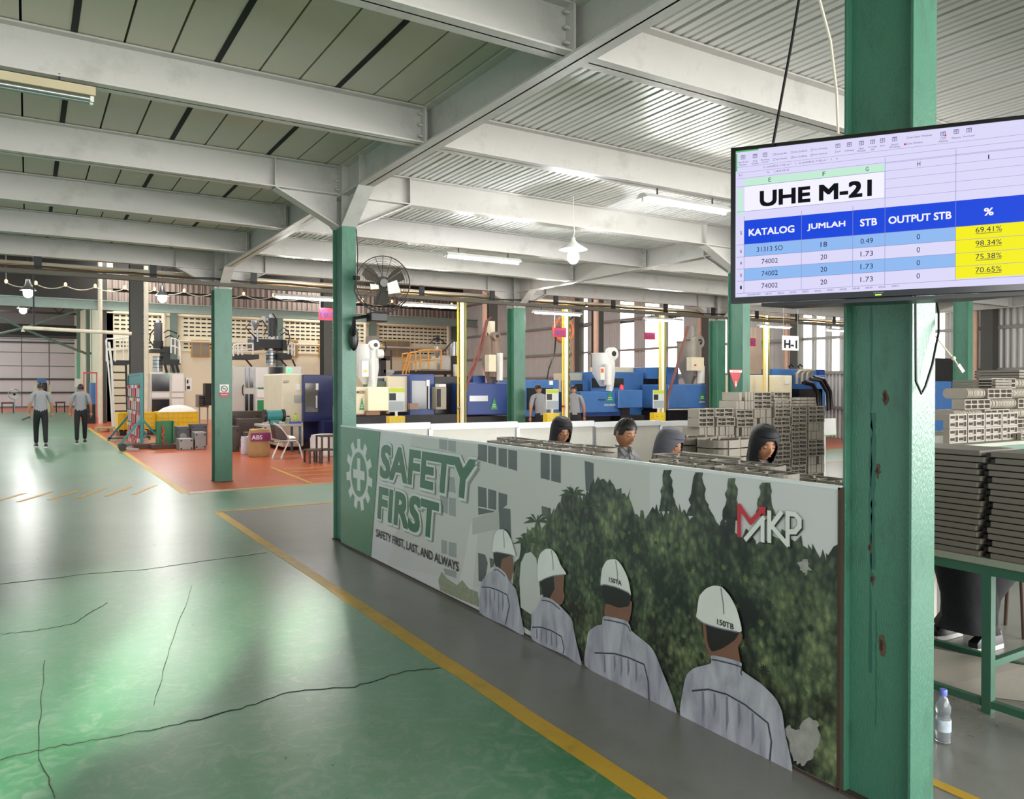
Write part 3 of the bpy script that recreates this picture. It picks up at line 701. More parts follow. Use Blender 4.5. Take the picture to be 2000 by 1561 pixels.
for i, (cv, hel, hair, skin, shirt, seam, sleeve) in enumerate(men):
    hel, hair, skin, shirt = smooth(hel), smooth(hair), smooth(skin), smooth(shirt)
    layer('printed_hair', [on_poster(hair, cv, XP)], M_hair, 15)
    layer('printed_face', [on_poster(skin, cv, XP)], M_pskin, 16)
    layer('printed_shirt', [on_poster(shirt, cv, XP)], M_shirt, 17)
    layer('printed_helmet', [on_poster(hel, cv, XP)], M_hel, 18)
    sm = on_poster(seam, cv, XP); layer('printed_seam', stroke(sm, .008) + stroke(on_poster(sleeve, cv, XP), .008), M_seam, 19)
    folds = []
    for k in range(1, 6):
        t = k / 6; j = min(int(t * (len(sm) - 1)), len(sm) - 2); f_ = t * (len(sm) - 1) - j; p = sm[j].lerp(sm[j + 1], f_)
        L_ = R.uniform(.10, .2)
        folds.append([(0, p.y + .006, p.z - .01), (0, p.y - .006, p.z - .01), (0, p.y - .012, max(.03, p.z - L_ * .6)), (0, p.y + .004, max(.024, p.z - L_))])
    layer('printed_folds', folds, M_fold, 18)
    # brim line and collar band
    h_ = on_poster(hel, cv, XP); layer('printed_brim', stroke(h_[-14:], .006), M_fold, 20)
    tp = max(h_, key=lambda q: q.z); layer('printed_helmet_ridge', stroke([tp - Vector((0, .004, .008)), tp - Vector((0, .018, .07)), tp - Vector((0, .022, .12))], .006), M_fold, 20)
    sh = on_poster(shirt[:9], cv, XP); layer('printed_collar', stroke([p - Vector((0, 0, .02)) for p in sh], .006), M_seam, 20)
for s, bx, w_ in (('150TA', (208, 615), .105), ('150TB', (680, 800), .098)):
    p = onX(*c4(*bx), XP); ptext('helmet_text', s, p.y, p.z, w_, .026, M_pblack, 22, .02)
# logo
def V2(l): return [onX(*c4(*p), XP) for p in l]
LW = .021
logo_w = [(stroke(V2(l), LW)) for l in ([(800, 430), (878, 338)], [(874, 345), (874, 438)], [(903, 312), (903, 440)], [(955, 315), (912, 372), (983, 455)], [(983, 455), (983, 315)], [(983, 318), (1015, 322), (1035, 345), (1035, 375), (1015, 398), (983, 398)])]
flat = [q for l in logo_w for q in l]
layer('logo_shadow', [[(0, p[1] - .006, p[2] - .006) for p in q] for q in flat], M_pblack, 12)
layer('logo_letters', flat, M_hel, 13)
red = [q for l in ([(772, 415), (772, 285), (822, 358), (875, 300)],) for q in stroke(V2(l), LW)] + [V2([(850, 288), (888, 290), (884, 332)])]
layer('logo_red_arrow', red, mat('printed red', '#c22a38', .25, 0, .05, 4), 14)

# ================================================================== booth partition behind the workers
pt = thing('booth_partition', 'low white panel partition with aluminium posts behind the seated workers', 'partition', (5.8, 7.9, 0))
M_pp = mat('partition panel off white', '#d9d6cb', .5, 0, .04, 3, dirt='#bdb8a8', dirtamt=.3)
xs_ = [2.95, 3.84, 5.0, 6.16, 7.3, 8.45]
for i in range(5):
    a_, b_ = xs_[i] + .022, xs_[i + 1] - .022
    zt = 1.20 - .018 * i
    obj('panel', MB().box(a_, 7.9, .06, b_, 7.925, zt - .07), M_pp, pt)
    obj('cap_rail', MB().box(a_ - .02, 7.885, zt - .07, b_ + .02, 7.94, zt), mat('white cap rail', '#eceef0', .35, 0, .03, 4), pt)
for i, x in enumerate(xs_): obj('post', MB().box(x - .022, 7.88, 0, x + .022, 7.945, 1.14 - .018 * i), M_alu, pt)

# ================================================================== moulded plastic parts
def frame_tray(L_=.46, W_=.17, H_=.030, name='plastic_frame_part', round_end=True):
    t = thing(name, 'x', 'plastic part', (0, 0, 0))
    def ring(L, W, r, n=6):
        P = []
        for cx, cy, a0 in ((L / 2 - r, W / 2 - r, 0), (-L / 2 + r, W / 2 - r, PI / 2), (-L / 2 + r, -W / 2 + r, PI), (L / 2 - r, -W / 2 + r, 1.5 * PI)):
            for k in range(n): a = a0 + PI / 2 * k / (n - 1); P.append((cx + r * math.cos(a), cy + r * math.sin(a)))
        return P
    o = ring(L_, W_, W_ * .42 if round_end else .02); i_ = ring(L_ - .02, W_ - .02, (W_ * .42 if round_end else .02) - .008); n = len(o)
    m = MB(); vs = [(x, y, z) for (P, z) in ((o, 0), (o, H_), (i_, H_), (i_, 0)) for x, y in P]
    f = []
    for q in range(4):
        for k in range(n): f.append((q * n + k, q * n + (k + 1) % n, ((q + 1) % 4) * n + (k + 1) % n, ((q + 1) % 4) * n + k))
    m.add(vs, f)
    obj('rim', m, M_plast, t)
    m = MB()
    for x in (-L_ * .32, 0, L_ * .32): m.box(x - .002, -W_ / 2 - .001, .001, x + .002, -W_ / 2 + .004, H_ * .97); m.box(x - .002, W_ / 2 - .004, .001, x + .002, W_ / 2 + .001, H_ * .97)
    obj('seams', m, M_slot, t)
    m = MB()
    for x in (-L_ * .3, -L_ * .1, L_ * .1, L_ * .3): m.box(x - .004, -W_ / 2 + .012, 0, x + .004, W_ / 2 - .012, H_ * .85)
    m.box(-L_ / 2 + .03, -.004, .0, L_ / 2 - .03, .004, H_ * .6)
    obj('ribs', m, M_plastd, t)
    obj('back_plate', MB().box(-L_ / 2 + .012, -W_ / 2 + .012, 0, L_ / 2 - .012, W_ / 2 - .012, .003), M_slot, t)  # dark base and ribs put the tray's interior shade into the colour
    m = MB()
    for x, y in ((-L_ * .2, W_ * .22), (L_ * .22, -W_ * .2), (L_ * .05, W_ * .25)): m.box(x - .012, y - .008, .003, x + .012, y + .008, H_ * 1.12)
    obj('clips', m, M_plast, t, kind='stuff')
    return t
def table(name, label, x0, y0, x1, y1, z, mt, ml, lower=.1, legs=None):
    t = thing(name, label, 'table', ((x0 + x1) / 2, (y0 + y1) / 2, 0))
    obj('tabletop', MB().box(x0, y0, z - .035, x1, y1, z), mt, t, bevel=.004)
    ys = legs or [y0 + .06, y1 - .06]
    for x in (x0 + .045, x1 - .045):
        for y in ys: obj('leg', MB().box(x - .022, y - .022, 0, x + .022, y + .022, z - .035), ml, t)
    for x in (x0 + .045, x1 - .045): obj('rail', MB().box(x - .018, ys[0], lower, x + .018, ys[-1], lower + .035), ml, t)
    for y in ys: obj('cross_rail', MB().box(x0 + .05, y - .015, lower + .19, x1 - .05, y + .015, lower + .225), ml, t)
    obj('apron', MB().box(x0 + .02, y0 + .02, z - .085, x1 - .02, y0 + .045, z - .036), ml, t)
    for x in (x0 + .02, x1 - .045): obj('apron', MB().box(x, y0 + .05, z - .085, x + .025, y1 - .05, z - .036), ml, t)
    return t
M_tgreen = mat('dark green table frame', '#33604a', .45, 0, .15, 6, dirt='#5a4a3a', dirtamt=.5)
M_ttop = mat('worn pale tabletop', '#8f9483', .5, 0, .1, 3, dirt='#6f6a5a', dirtamt=.4)
table('work_table', 'long work table hidden behind the poster, carrying the piles of grey frame parts', 2.82, 2.0, 3.46, 5.6, .8, M_ttop, M_tgreen, .1, [2.1, 3.8, 5.5])
fp = frame_tray(); first = True
def put(loc, rz, label, group, proto=None):
    global first
    p = proto or fp
    if p.get('used') is None:
        p['used'] = 1; p.location = loc; p.rotation_euler = (0, 0, rz); p['label'] = label; p['group'] = group; return p
    c = dup(p, loc, rz, label, group); return c
piles = [  # x, y, rz, layers, phrase
 (3.0, 4.86, 1.56, 11, 'poster side, far end pile'), (3.0, 4.38, 1.6, 11, 'poster side, second pile from the far end'), (3.0, 3.91, 1.54, 11, 'poster side, pile before the gap'),
 (3.25, 5.15, 1.5, 11, 'inner row, far end pile'), (3.25, 4.68, 1.57, 11, 'inner row, second pile from the far end'), (3.25, 4.21, 1.6, 11, 'inner row, pile before the gap'),
 (3.0, 3.05, 1.62, 11, 'poster side, pile under the grey headscarf'), (3.0, 2.57, 1.55, 11, 'poster side, middle pile before the near column'), (3.0, 2.14, 1.55, 10, 'poster side, pile nearest the near column'),
 (3.25, 3.32, 1.52, 11, 'inner row, pile under the grey headscarf'), (3.25, 2.84, 1.5, 11, 'inner row, middle pile before the near column'), (3.25, 2.36, 1.6, 10, 'inner row, pile nearest the near column')]
for x, y, rz, n, ph in piles:
    for k in range(n):
        top_ = k == n - 1
        put((x + R.uniform(-.006, .006), y + R.uniform(-.01, .01), .80 + .0365 * k), rz + R.uniform(-.02, .02), ('topmost grey frame part, %s' if top_ else 'grey frame part below the top, %s') % ph, 'grey frame parts: ' + ph)
# big deep trays stacked behind the grey headscarf
bt = frame_tray(.52, .34, .068, 'deep_plastic_tray', True)
table('stock_table', 'small green legged table carrying the deep grey trays in the middle of the booth', 5.0, 4.6, 5.75, 5.6, .68, M_ttop, M_tgreen)
for k in range(6):
    for j, (x, y) in enumerate(((5.3, 4.9), (5.32, 5.32))):
        put((x, y, .68 + .077 * k), .1 + .05 * j, ('deep grey tray, %s of the %s stack on the small booth table' % (['lowest', 'second', 'third', 'fourth', 'fifth', 'topmost'][k], ['near', 'far'][j])), 'deep grey trays on the small booth table', bt)
lb = thing('long_plastic_rail', 'long pale grey rail part with a rounded end lying beside the black headscarf woman', 'plastic part', (4.75, 4.5, 1.0))
obj('rail_body', MB().box(4.72, 4.2, .981, 4.79, 4.9, 1.046), M_plast, lb, bevel=.02)
table('side_table', 'narrow table holding the long pale rail part between two seated women', 4.66, 4.12, 4.88, 4.98, .98, M_ttop, M_tgreen)

# slotted plates: the tall pile
def slotted(W_=.275, D_=.038, H_=.094):
    t = thing('slotted_plate', 'x', 'plastic part', (0, 0, 0))
    m = MB(); m.cur = 0
    m.box(0, .012, 0, W_, D_, H_)
    for x in (0, W_ / 2 - .006, W_ - .012): m.box(x, 0, 0, x + .012, .012, H_)
    for z in (0, H_ / 2 - .005, H_ - .01): m.box(.012, 0, z, W_ - .012, .012, z + .01)
    obj('plate', m, M_plast, t)
    m = MB()
    for i in range(2):
        for j in range(2): m.box(.012 + i * W_ / 2 + .03, .0105, j * H_ / 2 + .016, W_ / 2 * (i + 1) - .03, .0125, j * H_ / 2 + .034)
    obj('slots', m, M_slot, t)
    return t
sp = slotted()
pal = thing('wooden_pallet', 'worn wooden pallet under the tall pile of slotted plates', 'pallet', (7.4, 6.6, 0))
M_wood = mat('worn wood', '#a08a68', .7, 0, .2, 5, stretch=(1, 6, 6))
for i in range(9): obj('board', MB().box(6.25, 6.15 + .11 * i, .09, 8.65, 6.24 + .11 * i, .115), M_wood, pal)
for x in (6.3, 7.4, 8.5): obj('runner', MB().box(x, 6.15, 0, x + .09, 7.1, .089), M_wood, pal)
pcols = [  # u0,u1 at plane y=6.2, top row z, pattern from the top: F face-out, E edge-out
 (1366, 1397, 1.36, 'FFEEEEFFEEFF'), (1399, 1435, 1.36, 'FFEEEEFFEEFF'), (1438, 1472, 1.54, 'EEFFEEEFFEFFEE'), (1473, 1508, 1.54, 'FFEEEEEFFEFFEE'),
 (1512, 1545, 1.54, 'FFFFFFFFFFFFFF'), (1547, 1577, 1.36, 'FFFFFFFFFFFF'), (1579, 1611, 1.36, 'FFEEFFEEFFFE')]
for ci, (u0, u1, zt, pat) in enumerate(pcols):
    x0 = onY(u0, 850, 6.2).x; x1 = onY(u1, 850, 6.2).x; n = len(pat); W_ = x1 - x0
    z = .116
    for r_ in range(n):
        ch = pat[n - 1 - r_]; jj = R.uniform(-.015, .015)
        g = 'slotted plates of the tall pile'
        cn = ['leftmost', 'second', 'third', 'fourth', 'fifth', 'sixth', 'rightmost'][ci]
        rn = 'top' if r_ == n - 1 else ('bottom' if r_ == 0 else '%s from bottom' % (ordn + ['tenth', 'eleventh', 'twelfth', 'thirteenth', 'fourteenth'])[r_])
        dz = (zt - .116) / n
        if ch == 'F':
            for q in range(1):
                o = put((x0 + jj, 6.2 + q * .05, z), 0, 'face-out slotted plate, %s column of tall pile, %s row' % (cn, rn), g, sp)
                o.scale = (W_ / .285, 4.5, dz / .0975)
        else:
            k = 6
            for q in range(k):
                if R.random() < .04: continue
                o = put((x0 + W_ * (q + .96) / k, 6.2 + R.uniform(0, .012), z), PI / 2, 'edge-on slotted plate, %s column of tall pile, %s row' % (cn, rn), g, sp)
                o.scale = (.95, W_ / k / .0385 * .86, dz / .0975)
        z += dz
for k in range(3):
    for q in range(2):
        put((7.75 + .42 * q, 6.3, 1.362 + .037 * k), .05 * k, 'frame part lying flat on the tall pile, %s layer, %s one' % (['lower', 'middle', 'upper'][k], ['left', 'right'][q]), 'frame parts on top of the tall pile')
# piece behind top: extra backing rows so the pile has depth is left to the plates themselves

# ================================================================== near right table with long flat parts
gt = table('green_metal_table', 'green steel table with worn pale top at the right, beside the near column', 3.95, .95, 4.72, 2.75, .764, M_ttop, M_tgreen, .03, [1.0, 1.99, 2.7])
def slab():
    t = thing('flat_plastic_bar', 'x', 'plastic part', (0, 0, 0))
    m = MB(); m.box(0, 0, 0, .34, .455, .026); obj('bar_body', m, mat('dim grey moulded plastic', '#6f695e', .6, 0, .08, 9), t, bevel=.003)
    m = MB(); m.box(.004, .456, .003, .3, .476, .02); obj('gap_block', m, M_black, t)  # black block for the dark notch at the gap between bar stacks
    return t
sb = slab()
for k in range(17):
    z = .7645 + .0309 * k; off = [0, .01, -.008, .012, .016, .0, .006, -.004, -.01, .008, .002, .012, -.006, .01, .016, -.02, 0][k]
    put((3.965, 2.02 + off, z), 0, 'dark flat bar, left stack on the green table, level %s' % (['one', 'two', 'three', 'four', 'five', 'six', 'seven', 'eight', 'nine', 'ten', 'eleven', 'twelve', 'thirteen', 'fourteen', 'fifteen', 'sixteen', 'seventeen'][k]), 'flat bars stacked at far side of the green table', sb)
    put((3.965, 1.515 + off, z), 0, 'dark flat bar, right stack on the green table, level %s' % (['one', 'two', 'three', 'four', 'five', 'six', 'seven', 'eight', 'nine', 'ten', 'eleven', 'twelve', 'thirteen', 'fourteen', 'fifteen', 'sixteen', 'seventeen'][k]), 'flat bars stacked at near side of the green table', sb)
# second table with slotted housings and ribbed bundles
table('rear_table', 'table behind the dark bar stack carrying bigger slotted housings', 6.45, 3.5, 7.9, 4.3, 1.115, M_ttop, M_tgreen)
nth5 = ['first', 'second', 'third', 'fourth', 'fifth']
for i in range(4):
    for j in range(2):
        o = put((6.62 + .29 * i, 3.62, 1.116 + .127 * j), 0, 'slotted housing on the rear table, %s from the left, %s row' % (nth5[i], ['lower', 'upper'][j]), 'slotted housings on the rear table', sp)
        o.scale = (1.0, 1.4, 1.32)
for i in range(5):
    put((8.0 - .3, 3.56 + .045 * i, 1.116), 0, 'small slotted plate at the right end of the rear table, %s row' % nth5[i], 'plates at the right end of the rear table', sp).scale = (.5, 1, .6)
def seatplate():
    t = thing('rounded_plate', 'x', 'plastic part', (0, 0, 0))
    P = []
    for k in range(7): a = -PI / 2 + PI * k / 6; P.append((.085 + .05 * math.cos(a), .055 + .055 * math.sin(a)))
    for k in range(7): a = PI / 2 + PI * k / 6; P.append((-.085 + .05 * math.cos(a), .055 + .055 * math.sin(a)))
    m = MB(); m.prism([(0, y, z) for y, z in P], (.026, 0, 0)); obj('plate', m, M_plast, t)
    return t
rp = seatplate()
table('bundle_table', 'long table under the ribbed bundles of rounded plates at far right', 7.9, 4.2, 10.6, 4.9, .80, M_ttop, M_tgreen)
nr = 0
for row in range(8):
    z = .802 + .112 * row; x = 8.0 + [0, .12, .03, .2, .05, .22, .3, .75][row]; b = 0
    while x < 10.3:
        wd_ = R.choice([.36, .44, .55]); b += 1
        rn = ordn[row]
        if (row + b) % 2 == 0:
            for q in range(2):
                for f_ in range(1):
                    o = put((x + .255 * q, 4.34, z), 0, 'slotted plate in the far right bundle wall, row %s, bundle %s' % (rn, nth5[min(4, b)]), 'slotted plates in the far right bundle wall', sp); o.scale = (.92, 3.5, 1.13)
            x += .53
        else:
            n_ = int(wd_ / .034)
            for q in range(n_):
                if nr >= 290: break
                nr += 1
                put((x + .034 * q, 4.48, z), R.uniform(-.05, .05), 'rounded plate edge-on, far right bundle wall, row %s, bundle %s' % (rn, nth5[min(4, b)]), 'rounded plates in the far right bundle wall', rp)
            x += wd_ + .015
for i in range(3):
    for k in range(3): put((8.75 + .5 * i, 4.3, .802 + .112 * 8 - (.112 if i == 0 else 0) + .031 * k), PI / 2 * 0, 'flat bar on the far right bundle wall, %s pile, %s layer' % (['left', 'middle', 'right'][i], ['lower', 'middle', 'upper'][k]), 'flat bars on top of the far right bundles', sb)

# ================================================================== screen
TA = Vector((2.047, 1.867, 0)); TD = Vector((.60797, -.79396, 0)); TN = Vector((-.79396, -.60797, 0))
def tvp(s_, z, off=0): return Vector((TA.x, TA.y, 0)) + TD * s_ + TN * off + Vector((0, 0, z + .009 * s_))
def onTV(x, y):
    r = ray(1400 + x / 3.3333, 220 + y / 3.3333); t = TA.dot(TN) / (r.x * TN.x + r.y * TN.y); p = ORG + r * t
    return (p - TA).dot(TD), p.z
tv = thing('television', 'wide black framed screen on the near column showing a blue and yellow spreadsheet', 'television', tuple(tvp(.46, 1.886)))
def tvbox(s0, s1, z0, z1, o0, o1): return MB().prism([tvp(s0, z0, o0), tvp(s1, z0, o0), tvp(s1, z1, o0), tvp(s0, z1, o0)], TN * (o1 - o0))
obj('case', tvbox(.0, .925, 1.886, 2.416, -.035, -.002), M_black, tv, bevel=.004)
m = MB()
for a_, b_, c_, d_ in ((0, .925, 1.886, 1.905), (0, .925, 2.404, 2.416), (0, .016, 1.905, 2.404), (.909, .925, 1.905, 2.404)):
    P = [tvp(a_, c_, -.002), tvp(b_, c_, -.002), tvp(b_, d_, -.002), tvp(a_, d_, -.002)]; m.prism(P, TN * .006)
obj('bezel', m, mat('glossy black bezel', '#0c0c0e', .15), tv)
def emat(name, c, e=1.0):
    m = bpy.data.materials.new(name); m.use_nodes = True; b = m.node_tree.nodes['Principled BSDF']
    b.inputs['Base Color'].default_value = (0, 0, 0, 1); b.inputs['Emission Color'].default_value = (*lin(c), 1); b.inputs['Emission Strength'].default_value = e; b.inputs['Roughness'].default_value = .3; b.inputs['Specular IOR Level'].default_value = .08
    return m
ES = .56
E_bg = emat('screen lavender', '#dcd8f8', ES); E_blue = emat('screen blue', '#1a48dc', ES); E_lb = emat('screen light blue', '#8fb9f0', ES); E_yel = emat('screen yellow', '#f4ee12', ES)
E_blk = emat('screen black', '#0a0a12', ES); E_mint = emat('screen mint', '#c4ecd4', ES); E_line = emat('screen line', '#8c8cc4', ES); E_wt = emat('screen white', '#f4f2ff', ES); E_txt = emat('screen dark text', '#20204e', ES); E_grey = emat('screen ribbon grey text', '#565684', ES); E_red = emat('screen red', '#d04050', ES)
TDT = (TD + Vector((0, 0, .022))).normalized()
scr = obj('screen', tvbox(.016, .909, 1.905, 2.404, -.0015, 0), E_bg, tv)
XL = [.044, .2270, .3835, .4780, .6775, .909]; ZR = [2.165, 2.0837, 2.042, 2.001, 1.960, 1.918]
def TZ(s_, z): return max(1.9052, min(2.4038, z + .013 * (s_ - .04)))
def cell(mb, s0, s1, z0, z1, o=.0006): mb.prism([tvp(s0, TZ(s0, z0), .0001), tvp(s1, TZ(s1, z0), .0001), tvp(s1, TZ(s1, z1), .0001), tvp(s0, TZ(s0, z1), .0001)], TN * o)
m = MB(); cell(m, XL[0], .909, ZR[1], ZR[0]); obj('header_band', m, E_blue, scr)
m = MB(); cell(m, XL[0], XL[4], ZR[2], ZR[1]); cell(m, XL[0], XL[4], ZR[4], ZR[3]); obj('blue_rows', m, E_lb, scr)
m = MB(); cell(m, XL[4], .909, 1.922, 2.0837); obj('yellow_cells', m, E_yel, scr)
m = MB(); cell(m, XL[0], .476, 2.281, 2.306); cell(m, .022, .040, 2.185, 2.275); obj('selected_headers', m, E_mint, scr)
m = MB(); cell(m, XL[0] + .001, .475, 2.196, 2.280); obj('title_cell', m, E_wt, scr)
m = MB(); cell(m, .016, .021, 2.335, 2.395, .0008); cell(m, .016, .09, 2.399, 2.404, .0008); cell(m, .3, .45, 2.401, 2.404, .0008); obj('green_edge', m, emat('screen green', '#5ab86a', ES), scr, kind='stuff')
m = MB(); t_ = .0012
for s_ in XL[:-1]: cell(m, s_ - t_ / 2, s_ + t_ / 2, 1.917, 2.18, .0009)
for s_ in (.6775, .478): cell(m, s_ - t_ / 2, s_ + t_ / 2, 2.18, 2.325, .0009)
for z in ZR[1:] + [2.196, 2.281]: cell(m, .02, .909 if z < 2.19 else .477, z - t_ / 2, z + t_ / 2, .0009)
for z in (2.306, 2.281, 2.255, 2.225, 2.195): cell(m, .478, .909, z - .0004, z + .0004, .0009)
for z in (2.309, 2.329, 2.348): cell(m, .02, .909, z - .0004, z + .0004, .0009)
obj('grid_lines', m, E_line, scr)
def tvtext(s, x0, y0, x1, y1, mt, bold=0, name='screen_text'):
    """ink box in crop pixels: left-bottom (x0,y0) ... right-top (x1,y1)"""
    a_ = onTV(x0, y0); b_ = onTV(x1, y1); mb = MB()
    text_into(mb, s, tvp(a_[0], a_[1], .0012), TD, EZ, b_[0] - a_[0], abs(b_[1] - a_[1]), bold)
    return obj(name, mb, mt, scr, fixn=False)
def tvt(s, sc, zc, w_, h_, mt, bold=0, name='screen_text'):
    mb = MB(); bb = bold * h_; K = 1 if bold < .01 else 8
    for k in range(K):
        oy, oz = (0, 0) if K == 1 else (bb * SQ[k][0], bb * SQ[k][1])
        text_into(mb, s, tvp(sc - w_ / 2 + bb + oy, TZ(sc - w_ / 2, zc - h_ / 2) + bb + oz - (.0088 - .009 + .0) * 0, .0012 + .00004 * k), TDT, EZ, w_ - 2 * bb, h_ - 2 * bb)
    return obj(name, mb, mt, scr, fixn=False)
tvt('UHE M-21', .267, 2.233, .345, .054, E_blk, .05, 'screen_title')
hz_ = 2.1225
for s, c, w_ in (('KATALOG', .132, .146), ('JUMLAH', .303, .116), ('STB', .430, .05), ('OUTPUT STB', .577, .178), ('%', .767, .026)): tvt(s, c, hz_, w_, .024, E_wt, .032, 'screen_header')
for r_, row in enumerate([('31313 SO', '18', '0.49', '0', '69.41%'), ('74002', '20', '1.73', '0', '98.34%'), ('74002', '20', '1.73', '0', '75.38%'), ('74002', '20', '1.73', '0', '70.65%')]):
    z = (ZR[r_ + 1] + ZR[r_ + 2]) / 2
    for s, c, w_ in zip(row, (.127, .296, .425, .574, .767), (.083 if r_ == 0 else .052, .020, .037, .0095, .070)):
        tvt(s, c, z + (.006 if c > .7 else 0), w_, .0165, E_txt)
    m = MB(); cell(m, .732, .802, z - .006, z - .0045, .0009); obj('underline', m, E_txt, scr)
for s, c, z in (('E', .127, 2.2945), ('F', .296, 2.2945), ('G', .425, 2.2945), ('H', .574, 2.293), ('I', .766, 2.291)): tvt(s, c, z, .009 if s != 'I' else .003, .014, E_txt)
for s, c, z, w_ in (('Page Break', .040, 2.371, .034), ('Preview', .040, 2.363, .025), ('Full', .079, 2.371, .012), ('Screen', .079, 2.363, .022), ('Reading', .111, 2.371, .026), ('Layout', .111, 2.363, .022), ('Formula Bar', .163, 2.385, .038), ('Task Window', .163, 2.368, .038),
                    ('View Gridlines', .222, 2.385, .044), ('Print Gridlines', .222, 2.368, .044), ('View Headings', .284, 2.385, .044), ('Print Headings', .284, 2.368, .044), ('Zoom', .338, 2.370, .018), ('Unfreeze', .372, 2.369, .028), ('New', .408, 2.371, .014), ('Window', .408, 2.363, .026),
                    ('Arrange', .441, 2.371, .026), ('All', .441, 2.363, .010), ('Split', .470, 2.371, .015), ('Switch', .505, 2.371, .021), ('Windows', .505, 2.363, .030), ('Close Other Windows', .575, 2.387, .072), ('Close Window', .562, 2.368, .046), ('COM', .642, 2.372, .016), ('Add-Ins', .642, 2.363, .026), ('Macros', .678, 2.369, .024), ('Developer', .713, 2.369, .033),
                    ('21. DASHBOA...E M21.xls *', .150, 2.349, .090), ('22. DASHBOA...P M22.xls *', .262, 2.349, .090), ('X', .208, 2.349, .004), ('X', .318, 2.349, .004), ('+', .335, 2.349, .006), ('E1', .032, 2.333, .010), ('fx', .122, 2.333, .007), ('UHE M-21', .165, 2.333, .045),
                    ('DASHBOARD', .077, 1.912, .042)): tvt(s, c, (z - .0075 if z > 2.36 else (z - .010 if z > 2.34 else (z - .0125 if z > 2.32 else z))), w_, .0062, E_grey)
for k, s in enumerate(('69751', '69553', '69554', '69555', '69556', '69557', '69558', '69548', '69549', '69550', '69551')): tvt(s, .124 + .0385 * k, 1.911, .020, .0058, E_grey)
for k, s in enumerate(('5', '6', '9', '0', '1')): tvt(s, .034, [2.124, 2.062, 2.02, 1.98, 1.938][k], .006, .012, E_txt)
m = MB()
for c, z in ((.040, 2.380), (.079, 2.380), (.111, 2.380), (.338, 2.380), (.372, 2.380), (.408, 2.380), (.441, 2.380), (.470, 2.380), (.505, 2.380), (.642, 2.378), (.678, 2.380), (.713, 2.380)):
    for a_, b_, c_, d_ in ((-.007, .007, .005, .007), (-.007, .007, -.006, -.0048), (-.007, -.0058, -.006, .007), (.0058, .007, -.006, .007), (-.0006, .0006, -.006, .007), (-.007, .007, 0, .001)): cell(m, c + a_, c + b_, z + c_, z + d_, .0009)
for c in (.139, .196, .258):
    for z in (2.3775, 2.3605):
        for a_, b_, c_, d_ in ((-.003, .003, .003, .0037), (-.003, .003, -.0037, -.003), (-.003, -.0023, -.003, .003), (.0023, .003, -.003, .003)): cell(m, c + a_, c + b_, z + c_, z + d_, .0009)
obj('ribbon_icons', m, E_grey, scr)
m = MB(); cell(m, .532, .538, 2.357, 2.363, .001); cell(m, .646, .651, 2.370, 2.375, .001); obj('close_icon', m, E_red, scr)
obj('power_light', MB().prism([tvp(.45, 1.890, .0045), tvp(.468, 1.890, .0045), tvp(.468, 1.893, .0045), tvp(.45, 1.893, .0045)], TN * .001), emat('power green glow', '#7dff30', 3), tv)
mb = MB(); text_into(mb, 'SHARP', tvp(.445, 1.8965, .0045), TD, EZ, .03, .0045, .03); obj('maker_name', mb, mat('grey badge', '#77787c', .4), tv, fixn=False)
# wall arm and lower tray
br_ = thing('screen_bracket', 'black steel bracket tray under and behind the screen, bolted to the near column', 'bracket', (2.5, 1.62, 1.9))
m = MB(); m.prism([tvp(.10, 1.872, -.02), tvp(.90, 1.872, -.02), tvp(.74, 1.872, -.14), tvp(.2, 1.872, -.14)], (0, 0, .012)); obj('tray', m, M_black, br_)
obj('arm', MB().bar((2.47, 1.67, 2.15), (2.79, 1.61, 2.15), .05, .08), M_black, br_)
obj('mount_plate', MB().prism([tvp(.35, 2.0, -.036), tvp(.6, 2.0, -.036), tvp(.6, 2.3, -.036), tvp(.35, 2.3, -.036)], TN * -.02), M_black, br_)
cb = MB().tube([onX(1785, 560, 2.69) + Vector((0, 0, .1)), Vector((2.70, 1.60, 1.9)), (2.705, 1.602, 1.8), (2.70, 1.598, 1.7), (2.705, 1.60, 1.62), (2.735, 1.597, 1.575), (2.76, 1.597, 1.60), (2.80, 1.595, 1.68), (2.85, 1.60, 1.8), (2.885, 1.62, 1.87), (2.89, 1.64, 1.98)], .0045, 8)
obj('screen_cable', cb, M_black, None, True, 'black power cable hanging in a loop below the screen on the near column', 'cable', loc=(2.75, 1.6, 1.6))
wc = thing('plug_lead', 'beige twisted lead with a clear connector sticking out right of the near column', 'cable', (2.9, 1.62, 1.72))
P = [Vector((2.868, 1.66, onY(1826, 655, 1.66).z)), onY(1826, 655, 1.66), onY(1845, 680, 1.64), onY(1862, 700, 1.62), onY(1870, 712, 1.61)]
obj('lead', MB().tube(P, .0035, 6), M_galv, wc, True); obj('knot', MB().ball(P[3], .009), M_galv, wc, True)
obj('connector', MB().bar(P[4], onY(1880, 727, 1.6), .015, .012), mat('clear plastic', '#d9d8cf', .2), wc)
for nm, lab, mm, uv in (('hanging_strap', 'black strap running from the deck down to the left end of the screen', M_black, [(1562, -10), (1545, 90), (1510, 280)]), ('white_cord', 'thin white cord hanging beside the near column above the screen', M_galv, [(1598, -10), (1622, 80), (1634, 180), (1637, 262)])):
    pts = [onY(u, v, 1.75 if nm == 'white_cord' else 1.72) for u, v in uv]; d0 = pts[0] - pts[1]; pts = [pts[0] + d0 * ((ZD - pts[0].z) / d0.z)] + pts
    obj(nm, MB().tube(pts, .005, 6), mm, None, True, lab, 'cable', loc=tuple(pts[1]))

